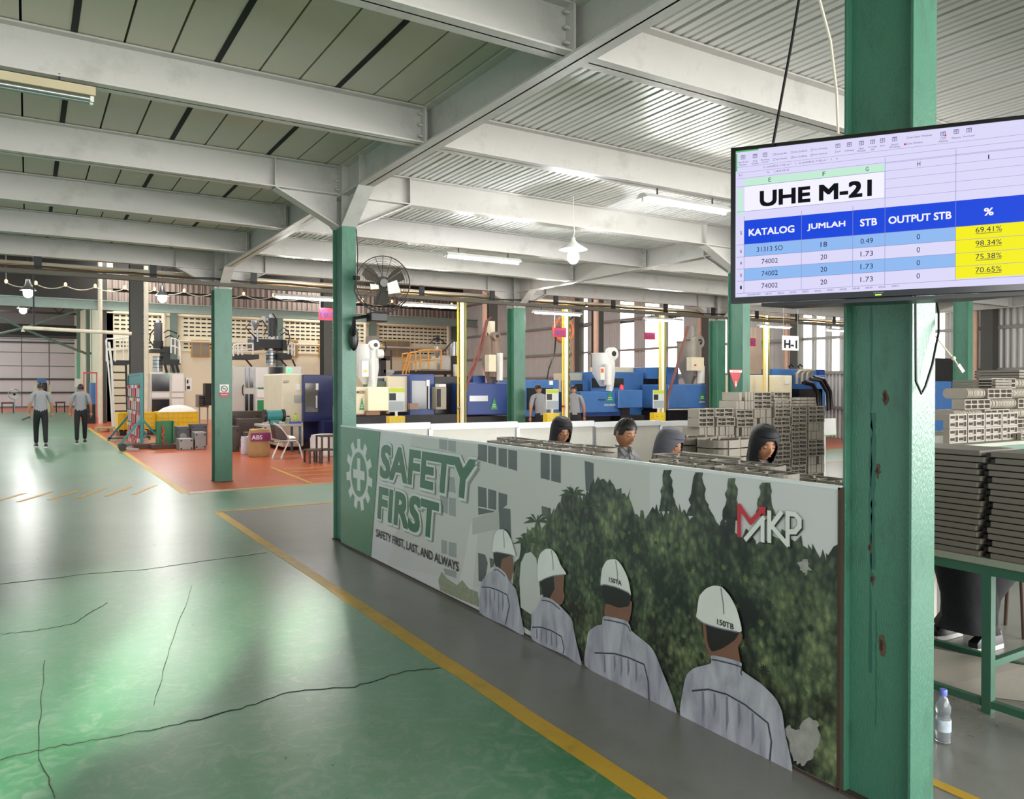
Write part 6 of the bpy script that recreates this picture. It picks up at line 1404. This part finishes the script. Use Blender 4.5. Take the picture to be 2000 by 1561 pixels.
c_ = onZ(510, 893, 0); ps = sack((c_.x, c_.y + .2), .235, .16, .62, mat('kraft paper sack', '#b3905f', .7, 0, .12, 6, .5, 14), 'paper_sack', 'brown kraft paper sack with a purple band and letters ABS')
x0 = c_.x - .225; obj('purple_band', MB().box(x0, c_.y + .2 - .175, .36, c_.x + .225, c_.y + .2 - .165, .55), mat('purple print', '#8a2f6a', .6), ps); mb = MB(); text_into(mb, 'ABS', (x0 + .02, c_.y + .2 - .177, .40), (1, 0, 0), EZ, .24, .1, .02); obj('sack_text', mb, M_paper, ps, fixn=False)
c_ = onZ(489, 890, 0); sack((c_.x, c_.y + .35), .13, .12, .42, mat('milky plastic bag', '#d6d2da', .4, 0, .1, 8, .5, 14), 'plastic_bag', 'milky plastic bag left of the brown paper sack')
c_ = onZ(632, 894, 0); sack((c_.x + .1, c_.y + .3), .3, .2, .5, mat('white woven sack', '#e0dcd8', .6, 0, .06, 8, .5, 14), 'woven_sack', 'white woven sack behind the dark step stool')
st = thing('step_stool', 'dark metal two step stool at the left of the fan column', 'stool', tuple(onZ(630, 905, 0)))
Ys = 15.9; aa = onY(604, 900, Ys); bb_ = onY(628, 900, Ys); cc_ = onY(652, 900, Ys); zl = onY(616, 879, Ys).z; zh = onY(640, 851, Ys).z
obj('lower_tread', MB().box(aa.x, Ys, zl - .03, cc_.x, Ys + .4, zl), M_rust, st); obj('upper_tread', MB().box(bb_.x, Ys, zh - .03, cc_.x + .1, Ys + .4, zh), M_rust, st)
for x, z in ((aa.x, zl), (bb_.x - .05, zl), (bb_.x, zh), (cc_.x, zh)):
    for y in (Ys, Ys + .36): obj('leg', MB().box(x, y, 0, x + .035, y + .035, z - .03), M_rust, st)
pl_ = thing('wooden_pallet', 'small pale wooden pallet left of the yellow bins by the stair foot', 'pallet', tuple(onZ(206, 842, 0)))
a = onZ(189, 845, 0); 
for i in range(5): obj('board', MB().box(a.x, a.y + .22 * i, .12, a.x + .9, a.y + .14 + .22 * i, .15), M_wood, pl_)
for i in range(3): obj('runner', MB().box(a.x + .4 * i, a.y, .001, a.x + .1 + .4 * i, a.y + 1.02, .119), M_wood, pl_)
# far end clutter
YX = 58.0
rf = thing('red_gantry', 'red steel gantry frame at the far end of the aisle', 'frame', tuple(onY(175, 790, 38).xy) + (0,))
for u in (163, 188): pb('post', M_red, rf, u, 728, u + 2.2, 805, 38, .08, True)
pb('lintel', M_red, rf, 163, 727, 190, 729.5, 38, .08)
bm_ = thing('blue_press', 'blue boxy press inside the red gantry at the far end', 'machine', tuple(onY(182, 790, 38.4).xy) + (0,)); pb('body', M_blue, bm_, 177, 748, 187, 790, 38.4, .8, False); pb('base', M_dark, bm_, 168, 790, 187, 815, 38.3, .9, True)
pk = thing('filling_machine', 'pale machine with a blue top box at the far end behind the left walking man', 'machine', tuple(onY(80, 790, YX).xy) + (0,)); pb('blue_box', M_blue, pk, 73, 740, 90, 748, YX, 1); pb('body', M_cream, pk, 66, 752, 100, 798, YX, 1.2, True); pb('front_plate', M_dark, pk, 75, 748, 92, 775, YX - .1, .1)
for (u0, v0, u1, v1, lab) in ((2, 786, 28, 800, 'brown workbench at the far left end of the hall'), (108, 785, 128, 800, 'low brown bench at the far end between the walking men')):
    t = thing('workbench', lab, 'table', tuple(onY((u0 + u1) / 2, 795, 56).xy) + (0,)); pb('benchtop', mat('brown bench', '#6d4636', .6), t, u0, v0, u1, v0 + 3, 56, .9)
    for u in (u0 + 1, u1 - 3): pb('leg', M_dark, t, u, v0 + 3, u + 2, v1, 56.1, .1, True)
ff = thing('pedestal_fan', 'far pedestal fan with round grey cage on the far left', 'fan', tuple(onY(28, 790, 54).xy) + (0,)); c_ = onY(28, 770, 54); rr_ = MB(); rr_.tube([c_ + Vector((.3 * math.cos(2 * PI * k / 24), 0, .3 * math.sin(2 * PI * k / 24))) for k in range(24)], .02, 5, True)
for k in range(12): a = 2 * PI * k / 12; rr_.bar(c_, c_ + Vector((.3 * math.cos(a), 0, .3 * math.sin(a))), .015)
obj('cage', rr_, M_steel, ff, kind='stuff'); obj('pole', MB().cyl((c_.x, c_.y, 0), (c_.x, c_.y, c_.z - .3), .03, 8), M_steel, ff); obj('hub', MB().ball(c_, .08), M_dark, ff, True)
gcol = thing('hall_column', 'green painted column at the far end of the hall between the walking men', 'column', tuple(onY(152, 790, 55).xy) + (0,))
pb('lower_green', mat('green lower paint', '#6fae96', .5), gcol, 150, 690, 157, 800, 55, .3, True); pb('notice', M_paper, gcol, 146, 740, 158, 756, 54.9, .05); pb('upper_grey', mat('grey green post'.replace('post', 'steel'), '#68776c', .5), gcol, 150, 590, 157, 689, 55, .3)
g2 = thing('hall_column', 'grey green column with diagonal braces at the far end right of the walking men', 'column', tuple(onY(172, 790, 50).xy) + (0,)); pb('shaft', MATS['grey green steel'], g2, 169, 600, 176, 800, 50, .3, True)
ptube(g2, 'brace', MATS['grey green steel'], [(172, 692), (110, 668), (50, 644), (0, 620)], 50.1, .07); ptube(g2, 'brace', MATS['grey green steel'], [(0, 652), (50, 640), (172, 600)], 50.1, .07); ptube(g2, 'brace', MATS['grey green steel'], [(172, 692), (196, 684)], 50.1, .06)
fb = thing('crane_beam', 'dark deep crane beam across the far end of the hall', 'beam', tuple(onY(100, 655, 62))); pb('web', MATS['dark upper wall'], fb, -40, 634, 196, 655, 62, .2); pb('flange', M_olive, fb, -40, 655, 196, 660, 61.9, .5)
# ================================================================== people
M_skin = mat('skin', '#b07d5c', .5, 0, .05, 20); M_hairb = mat('black hair', '#16130f', .45, 0, .2, 60); M_shg = mat('grey work shirt', '#8f9092', .8, 0, .06, 10, .3, 25); M_trou = mat('black trousers', '#17171b', .8, 0, .2, 10, .3, 25)
M_hblk = mat('black headscarf', '#17171c', .65, 0, .15, 6, .25, 18); M_hgry = mat('slate grey headscarf', '#5d5d66', .65, 0, .1, 6, .25, 18); M_sole = mat('white sole', '#d5d3cd', .6); M_lip = mat('lip', '#8e4a40', .5); M_eyew = mat('eye white', '#d8d2c8', .3)
def limb_body(name, par, J, E, mats, sub=2):
    """one continuous skinned figure; J: name -> (pos, radius or (rx, ry)); E: (a, b, material index)"""
    names = list(J); me = bpy.data.meshes.new(name)
    me.from_pydata([J[n][0] for n in names], [(names.index(a), names.index(b)) for a, b, _ in E], [])
    o = bpy.data.objects.new(name, me); COL.objects.link(o)
    o.modifiers.new('skin', 'SKIN')
    bm = bmesh.new(); bm.from_mesh(me); L_ = bm.verts.layers.skin.verify(); bm.verts.ensure_lookup_table()
    for i, n in enumerate(names):
        r = J[n][1]; bm.verts[i][L_].radius = r if isinstance(r, tuple) else (r, r)
        bm.verts[i][L_].use_root = (i == 0)
    bm.to_mesh(me); bm.free()
    s = o.modifiers.new('sub', 'SUBSURF'); s.levels = sub; s.render_levels = sub
    dg = bpy.context.evaluated_depsgraph_get(); me2 = bpy.data.meshes.new_from_object(o.evaluated_get(dg)); o.modifiers.clear(); o.data = me2; bpy.data.meshes.remove(me)
    me2.name = name
    for m in mats: me2.materials.append(m)
    segs = [(Vector(J[a][0]), Vector(J[b][0]), J[a][1] if not isinstance(J[a][1], tuple) else sum(J[a][1]) / 2, mi) for a, b, mi in E]
    for p in me2.polygons:
        c = Vector(p.center); best = 1e9; bi = 0
        for a, b, r, mi in segs:
            d = b - a; t = max(0, min(1, (c - a).dot(d) / d.length_squared)); q = (c - (a + d * t)).length - r * .8
            if q < best: best = q; bi = mi
        p.material_index = bi; p.use_smooth = True
    if par: o.parent = par
    return o
def head(par, c, yaw, pitch, lids=True, hair=None, ears=True, glasses=False, s=1.0, roll=0):
    """c: head centre in the person's frame, yaw about Z (0 faces +Y), pitch > 0 looks down"""
    M = Matrix.Translation(Vector(c)) @ Matrix.Rotation(yaw, 4, 'Z') @ Matrix.Rotation(-pitch, 4, 'X') @ Matrix.Rotation(roll, 4, 'Y') @ Matrix.Scale(s, 4)
    mb = MB(); n, m = 32, 22; vs = []
    def P(x, y, z):
        X_, Y_, Z_ = x * .076, y * .094, z * .118
        if z < 0: X_ *= 1 - .30 * (-z) ** 1.6; Y_ *= (1 - .12 * (-z)) if y < 0 else (1 + .02 * (-z))
        if y > 0:
            Y_ *= .97
            Y_ += .021 * math.exp(-(x / .13) ** 2 - ((z + .16) / .15) ** 2) + .010 * math.exp(-(x / .10) ** 2 - ((z - .02) / .16) ** 2)
            for sx in (-1, 1): Y_ -= .010 * math.exp(-((x - sx * .40) / .17) ** 2 - ((z - .06) / .11) ** 2); Y_ += .004 * math.exp(-((x - sx * .38) / .2) ** 2 - ((z - .22) / .07) ** 2)
            Y_ += .007 * math.exp(-(x / .26) ** 2 - ((z + .47) / .09) ** 2) + .007 * math.exp(-(x / .25) ** 2 - ((z + .82) / .14) ** 2)
        return (X_, Y_, Z_)
    vs.append(P(0, 0, -1))
    for i in range(1, m):
        t = -PI / 2 + PI * i / m
        for k in range(n): a = 2 * PI * k / n; vs.append(P(math.cos(t) * math.cos(a), math.cos(t) * math.sin(a), math.sin(t)))
    vs.append(P(0, 0, 1)); T = len(vs) - 1
    f = [(0, 1 + (k + 1) % n, 1 + k) for k in range(n)] + [(1 + i * n + k, 1 + i * n + (k + 1) % n, 1 + (i + 1) * n + (k + 1) % n, 1 + (i + 1) * n + k) for i in range(m - 2) for k in range(n)] + [(1 + (m - 2) * n + k, 1 + (m - 2) * n + (k + 1) % n, T) for k in range(n)]
    mb.add(vs, f)
    if ears:
        for sx in (-1, 1): mb.ball((sx * .076, -.008, -.004), .012, .02, .031, 10, 8)
    hd = obj('head', mb.xform(M), M_skin, None, True); hd.parent = par
    def sub_(nm, mb_, mm, sm=True): o = obj(nm, mb_.xform(M), mm, None, sm); o.parent = hd; return o
    for sx in (-1, 1):
        sub_('eye', MB().ball((sx * .030, .074, .008), .0135, .011, .0095, 12, 8), M_skin if lids else M_eyew)
        sub_('eyelashes', MB().tube([(sx * .030 + .0135 * q, .0855 - .003 * q * q, .002 - (.0028 if lids else -.006) * (1 - q * q)) for q in (-1, -.5, 0, .5, 1)], .0016, 5), M_hairb)
        if not lids: sub_('iris', MB().ball((sx * .030, .083, .007), .0058, .004, .0062, 10, 6), M_hairb)
        sub_('eyebrow', MB().tube([(sx * (.030 + .018 * q), .0885 - .004 * q * q - .002 * q, .030 + .003 * (1 - q * q)) for q in (-1, -.4, .3, 1)], [.0018, .003, .003, .0015], 5), M_hairb)
    sub_('nostrils', MB().ball((0, .104, -.031), .013, .008, .006, 10, 6), mat('nose tip shade', '#a06e50', .5))
    sub_('lips', MB().ball((0, .0915, -.056), .0195, .0065, .0055, 14, 8), M_lip)
    if glasses:
        for sx in (-1, 1): sub_('glasses_ring', MB().tube([(sx * .033 + .024 * math.cos(2 * PI * k / 20), .106 - .004 * abs(math.cos(2 * PI * k / 20)), .0 + .022 * math.sin(2 * PI * k / 20)) for k in range(20)], .0014, 5, True), mat('thin glasses wire', '#6b625c', .3, .6))
        sub_('glasses_bridge', MB().tube([(-.01, .107, .004), (0, .109, .007), (.01, .107, .004)], .0013, 5), MATS['thin glasses wire'])
    if hair:
        hv = MB(); vs = []; n2, m2 = 36, 14
        for i in range(m2 + 1):
            for k in range(n2):
                a = 2 * PI * k / n2; back = .5 - .5 * math.sin(a)
                zmin = -.35 * back - (.0 if back > .3 else 0) + (.42 if math.sin(a) > .55 else (.1 if math.sin(a) > -.1 else 0)) * (1 if math.sin(a) > 0 else .0)
                t0 = math.asin(max(-.9, min(.9, zmin))); t = t0 + (PI / 2 - t0) * i / m2
                x, y, z = math.cos(t) * math.cos(a), math.cos(t) * math.sin(a), math.sin(t)
                g = 1.10 + (.10 if (hair == 'top' and y > .1 and z > .4) else 0) + .025 * math.sin(k * 2.3 + i * 1.7)
                vs.append((x * .076 * g, y * .094 * g - .003, z * .118 * (g + .02)))
        hv.add(vs, [(i * n2 + k, i * n2 + (k + 1) % n2, (i + 1) * n2 + (k + 1) % n2, (i + 1) * n2 + k) for i in range(m2) for k in range(n2)])
        sub_('hair', hv, M_hairb)
    return hd, M
def scarf(par, M, byaw, m, drop=.36, shoulders=.2):
    prof = [(.142, .004, .004, 0), (.138, .036, .044, 0), (.122, .066, .08, 0), (.09, .088, .104, 0), (.05, .097, .115, 0), (0, .099, .119, 0), (-.05, .096, .117, .0), (-.1, .092, .112, -.002), (-.14, .094, .110, -.01), (-.18, .11, .118, -.012), (-.23, .15, .135, -.01), (-.30, shoulders, .165, .0), (-drop, shoulders + .015, .185, .01)]
    rows = []
    for i in range(len(prof) - 1):
        for k in range(4 if i > 0 else 1): t = k / 4 if i > 0 else 0; rows.append(tuple(prof[i][q] * (1 - t) + prof[i + 1][q] * t for q in range(4)))
    rows.append(prof[-1]); n = 72; vs = []; c = M.translation
    Mb = Matrix.Translation(c) @ Matrix.Rotation(byaw, 4, 'Z')
    loc = []
    for z, rx, ry, cy in rows:
        w_ = max(0, min(1, (-z - .09) / .12)); w_ = w_ * w_ * (3 - 2 * w_)
        for k in range(n):
            a = 2 * PI * k / n; amp = .009 * max(0, min(1, (-z) / .2)); q = 1 + amp * 9 * math.sin(5 * a + 14 * z) * .35 + amp * 3 * math.sin(11 * a + 1.7)
            fr_ = .87 if math.sin(a) > 0 and -.16 < z < .09 else 1
            p = Vector((rx * q * math.cos(a), cy + ry * q * math.sin(a) * (1 - (1 - fr_) * max(0, math.sin(a)) ** .5), z)); loc.append(p)
            vs.append((M @ p).lerp(Mb @ p, w_))
    f = []
    for i in range(len(rows) - 1):
        for k in range(n):
            ids = (i * n + k, i * n + (k + 1) % n, (i + 1) * n + (k + 1) % n, (i + 1) * n + k); cc = sum((loc[j] for j in ids), Vector()) / 4
            if cc.y > 0 and (cc.x / .068) ** 2 + ((cc.z + .030) / .094) ** 2 < 1: continue
            f.append(ids)
    o = obj('headscarf', MB().add(vs, f), m, None, True, fixn=False); o.parent = par
    s = o.modifiers.new('solid', 'SOLIDIFY'); s.thickness = .005; s.offset = 1
    return o
def hand(par, w_, d, side, m=None, curl=.5):
    """w_ wrist point, d direction the hand points, side = +1/-1"""
    d = Vector(d).normalized(); u = Vector((0, 0, 1)) if abs(d.z) < .8 else Vector((0, 1, 0)); a = d.cross(u).normalized(); b = a.cross(d); w_ = Vector(w_); mb = MB()
    mb.tube([w_, w_ + d * .03, w_ + d * .06, w_ + d * .085], [.022, .036, .038, .03], 10)
    for k in range(4):
        s0 = w_ + d * .075 + b * (.026 - .0175 * k); L_ = [.068, .076, .07, .055][k]
        mb.tube([s0, s0 + d * L_ * .4, s0 + d * L_ * .75 + a * side * .02 * curl, s0 + d * L_ * .9 + a * side * .045 * curl], [.0092, .0088, .008, .0065], 7)
    s0 = w_ + d * .03 + b * .03; mb.tube([s0, s0 + d * .03 + b * .022 + a * side * .01, s0 + d * .06 + b * .024 + a * side * .02], [.011, .010, .008], 7)
    o = obj('hand', mb, m or M_skin, None, True); o.parent = par; return o
def shoe(par, p, yaw, m=None):
    M = Matrix.Translation(Vector(p)) @ Matrix.Rotation(yaw, 4, 'Z'); mb = MB(); P = [(-.035, -.08), (.035, -.08), (.042, .02), (.045, .1), (.03, .165), (0, .18), (-.03, .165), (-.045, .1), (-.042, .02)]
    vs = [(x, y, 0.002) for x, y in P] + [(x, y, .03) for x, y in P]; n = len(P); mb.add(vs, [tuple(range(n))[::-1], tuple(range(n, 2 * n))] + [(i, (i + 1) % n, n + (i + 1) % n, n + i) for i in range(n)])
    so = obj('sole', mb.xform(M), M_sole, None, True)
    mb = MB(); vs = []
    for z, s_, yo in ((.03, 1.0, 1), (.06, .95, .92), (.085, .75, .55), (.11, .62, .1)):
        vs += [(x * s_, min(y, .18 * yo + .02) if y > 0 else y * (.95), z) for x, y in P]
    mb.add(vs, [(r * n + i, r * n + (i + 1) % n, (r + 1) * n + (i + 1) % n, (r + 1) * n + i) for r in range(3) for i in range(n)] + [tuple(range(3 * n, 4 * n))])
    sh = obj('shoe', mb.xform(M), m or M_black, None, True); sh.parent = par; so.parent = sh; return sh
def standing(label, loc, rz, h=1.7, gait=1, lean=0, arms=((.02, .03), (-.02, .05)), head_yaw=0, pitch=.1, hold=False):
    t = thing('person', label, 'person', loc, rotz=rz); k = h / 1.72
    def V(x, y, z): return ((x) * k, (y + lean * max(0, z - .95)) * k, (z - abs(lean) * .12 * max(0, z - .95)) * k)
    g = gait * .13
    J = {'pelvis': (V(0, 0, .95), (.155 * k, .11 * k)), 'waist': (V(0, 0, 1.10), (.15 * k, .105 * k)), 'chest': (V(0, .0, 1.32), (.17 * k, .11 * k)), 'nb': (V(0, -.01, 1.45), .075 * k), 'neck': (V(0, .0, 1.53), .052 * k),
         'sl': (V(-.175, -.005, 1.42), .07 * k), 'sr': (V(.175, -.005, 1.42), .07 * k), 'ul': (V(-.235, -.01 + arms[0][0], 1.22), .06 * k), 'ur': (V(.235, -.01 + arms[1][0], 1.22), .06 * k),
         'el': (V(-.255, arms[0][0], 1.13), .042 * k), 'er': (V(.255, arms[1][0], 1.13), .042 * k), 'wl': (V(-.265, .06 + arms[0][1], .90), .03 * k), 'wr': (V(.265, .06 + arms[1][1], .90), .03 * k),
         'hl': (V(-.09, 0, .86), .095 * k), 'hr': (V(.09, 0, .86), .095 * k), 'kl': (V(-.10, g * .9 + .02, .5), .07 * k), 'kr': (V(.10, -g * .3 + .02, .5), .07 * k), 'al': (V(-.10, g * 1.2, .10), .055 * k), 'ar': (V(.10, -g * 1.3, .12), .055 * k)}
    E = [('pelvis', 'waist', 0), ('waist', 'chest', 0), ('chest', 'nb', 0), ('nb', 'neck', 2), ('nb', 'sl', 0), ('nb', 'sr', 0), ('sl', 'ul', 0), ('sr', 'ur', 0), ('ul', 'el', 2), ('ur', 'er', 2), ('el', 'wl', 2), ('er', 'wr', 2), ('pelvis', 'hl', 1), ('pelvis', 'hr', 1), ('hl', 'kl', 1), ('hr', 'kr', 1), ('kl', 'al', 1), ('kr', 'ar', 1)]
    limb_body('body', t, J, E, [M_shg, M_trou, M_skin])
    nk = J['neck'][0]; head(t, (nk[0], nk[1] + .015, nk[2] + .085 * k), head_yaw, pitch, False, 'short', True, s=k)
    for s_, w_ in ((-1, 'wl'), (1, 'wr')): hand(t, J[w_][0], (0, .15, -1), -s_)
    shoe(t, (J['al'][0][0], J['al'][0][1], 0), .1); shoe(t, (J['ar'][0][0], J['ar'][0][1], 0.0), -.1)
    cb_ = MB(); cb_.tube([(nk[0] + .062 * math.cos(2 * PI * q / 16) * k, nk[1] + .062 * math.sin(2 * PI * q / 16) * k, nk[2] - .035 + .012 * math.sin(2 * PI * q / 16 + PI)) for q in range(16)], .012, 6, True); o = obj('collar', cb_, M_shg, None, True); o.parent = t
    return t, J
wl_ = onZ(80, 874, 0); t, J = standing('walking man left in grey shirt and black trousers, carrying a dark object, seen from behind', tuple(wl_), .05, 1.70, 1, arms=((-.03, .0), (.03, .05)))
wr_ = onZ(158, 867, 0); standing('walking man right in grey shirt and black trousers, seen from behind, hands empty', tuple(wr_), -.05, 1.66, -1, arms=((.04, .06), (-.02, .03)))
q_ = wl_ + Matrix.Rotation(.05, 3, 'Z') @ Vector(J['wl'][0]); hf = thing('hand_tool', 'dark flat tool in the left hand of the left walking man', 'tool', (q_.x, q_.y, q_.z - .09)); obj('tool_body', MB().bar((q_.x - .16, q_.y, q_.z - .16), (q_.x + .03, q_.y, q_.z - .08), .05, .04), M_black, hf)
# workers at the machines, backs to us
a = onY(1058, 780, 15.3); standing('person in grey shirt bending at the blue machine, half hidden by the info board', (a.x, 15.3, 0), -.2, 1.66, 0, .35, head_yaw=0, pitch=.6)
a = onY(1124, 780, 15.1); standing('person in grey shirt and dark cap leaning over the middle blue machine', (a.x - .1, 15.0, 0), -.55, 1.66, 0, .55, arms=((.1, .2), (.1, .2)), pitch=.7)
# seated workers
def seated(label, uh, vtop, d, yaw, hyaw, pitch, kind, scarf_m=None, glasses=False, trunk=M_shg, lean=.22, sub=2, hair=None, shirt_text=False):
    p = ORG + ray(uh, vtop) * d; ztop = p.z
    hz0 = ztop - .13                                   # head centre height
    t = thing('person', label, 'person', (p.x, p.y, 0), rotz=yaw)
    # frame: +Y is the way the body faces; head centre sits above the origin
    b = -lean
    J = {'pelvis': ((0, b - .05, .56), (.16, .12)), 'waist': ((0, b - .02, .70), (.15, .11)), 'chest': ((0, b * .45 - .02, hz0 - .34), (.165, .11)), 'nb': ((0, -.055, hz0 - .185), .075), 'neck': ((0, -.02, hz0 - .10), .05),
         'sl': ((-.17, -.07, hz0 - .235), .068), 'sr': ((.17, -.07, hz0 - .235), .068), 'ul': ((-.22, .0, hz0 - .40), .055), 'ur': ((.22, .0, hz0 - .40), .055), 'el': ((-.24, .04, hz0 - .47), .045), 'er': ((.24, .04, hz0 - .47), .045),
         'wl': ((-.12, .25, hz0 - .43), .03), 'wr': ((.12, .25, hz0 - .43), .03), 'hl': ((-.10, b + .05, .54), .09), 'hr': ((.10, b + .05, .54), .09), 'kl': ((-.13, b + .42, .52), .065), 'kr': ((.13, b + .42, .52), .065), 'al': ((-.13, b + .40, .10), .045), 'ar': ((.13, b + .40, .10), .045)}
    arm = 0 if scarf_m else 2
    E = [('pelvis', 'waist', 0), ('waist', 'chest', 0), ('chest', 'nb', 0), ('nb', 'neck', 2), ('nb', 'sl', 0), ('nb', 'sr', 0), ('sl', 'ul', 0), ('sr', 'ur', 0), ('ul', 'el', arm), ('ur', 'er', arm), ('el', 'wl', arm), ('er', 'wr', arm), ('pelvis', 'hl', 1), ('pelvis', 'hr', 1), ('hl', 'kl', 1), ('hr', 'kr', 1), ('kl', 'al', 1), ('kr', 'ar', 1)]
    limb_body('body', t, J, E, [trunk, M_trou, M_skin], sub)
    hd, M = head(t, (0, 0, hz0), hyaw, pitch, True, hair, scarf_m is None, glasses)
    if scarf_m: scarf(t, M, hyaw * .6, scarf_m)
    else:
        cb_ = MB(); n_ = Vector(J['neck'][0])
        for sx in (-1, 1): cb_.prism([n_ + Vector((sx * .055, -.05, .0)), n_ + Vector((sx * .075, .03, -.03)), n_ + Vector((sx * .055, .075, -.10)), n_ + Vector((sx * .01, .085, -.075)), n_ + Vector((sx * .045, .04, -.02))], (0, .006, .004))
        o = obj('collar', cb_, trunk, None); o.parent = t
        pl = MB().tube([n_ + Vector((0, .075, -.09)), n_ + Vector((0, .10, -.2)), n_ + Vector((0, .09, -.3))], .006, 6); o = obj('button_placket', pl, M_dark, None); o.parent = t
        mb = MB(); text_into(mb, 'MKP', n_ + Vector((.125, .115, -.20)), (-1, 0, 0), (0, 0, 1), .05, .018, .02); o = obj('shirt_text', mb, M_white, None, fixn=False); o.parent = t
    for s_, w_ in ((-1, 'wl'), (1, 'wr')): hand(t, J[w_][0], (-s_ * .3, 1, -.25), s_)
    for q in ('al', 'ar'): shoe(t, (J[q][0][0], J[q][0][1], 0), 0)
    Mz = Matrix.Rotation(yaw, 3, 'Z'); sp_ = Vector((p.x, p.y, 0)) + Mz @ Vector((0, b - .06, 0))
    st_ = thing('stool', 'round work stool under the ' + label.split(',')[0].replace('seated ', ''), 'stool', (sp_.x, sp_.y, 0)); obj('seat', MB().lathe([(.15, .41), (.16, .42), (.16, .44), (.15, .45)], sp_, 20), M_rust, st_, True)
    for q in range(4): a = PI / 4 + q * PI / 2; obj('leg', MB().cyl(sp_ + Vector((.1 * math.cos(a), .1 * math.sin(a), .41)), sp_ + Vector((.15 * math.cos(a), .15 * math.sin(a), 0)), .012, 8), M_rust, st_)
    return t
seated('seated woman in black headscarf with glasses, leftmost in the booth', 1096, 815, 7.1, PI - .1, -.1, .36, 'w', M_hblk, True, mat('dark blouse', '#24242a', .8))
seated('seated man with black hair and grey collared shirt, second in the booth', 1221, 816, 6.5, PI + .05, .0, .30, 'm', None, False, M_shg, hair='top')
seated('seated woman in slate grey headscarf, third in the booth', 1307, 838, 5.85, PI + .1, .1, .3, 'w', M_hgry)
seated('seated woman in black headscarf with grey sleeve, rightmost in the booth', 1492, 831, 5.5, PI - .15, -.22, .36, 'w', M_hblk)
# person behind the dark bars: only the black skirt shows below the table
t = seated('seated person in long black skirt, behind the green table', 1915, 876, 4.9, PI / 2 - .1, 0, .9, 'w', M_hblk, False, mat('black blouse', '#141417', .85), lean=.3)
sk_ = MB(); n = 28; vs = []
for z, x0, y0, rx, ry in ((.60, 0, -.05, .22, .30), (.5, 0, .02, .23, .34), (.3, 0, .14, .17, .17), (.16, 0, .17, .16, .14), (.10, .0, .18, .19, .17)):
    for k in range(n): a = 2 * PI * k / n; q = 1 + .05 * math.sin(6 * a + z * 5); vs.append((x0 + rx * q * math.cos(a), y0 - .05 + ry * q * math.sin(a), z))
sk_.add(vs, [(i * n + k, i * n + (k + 1) % n, (i + 1) * n + (k + 1) % n, (i + 1) * n + k) for i in range(4) for k in range(n)])
o = obj('skirt', sk_, M_trou, None, True); o.parent = t
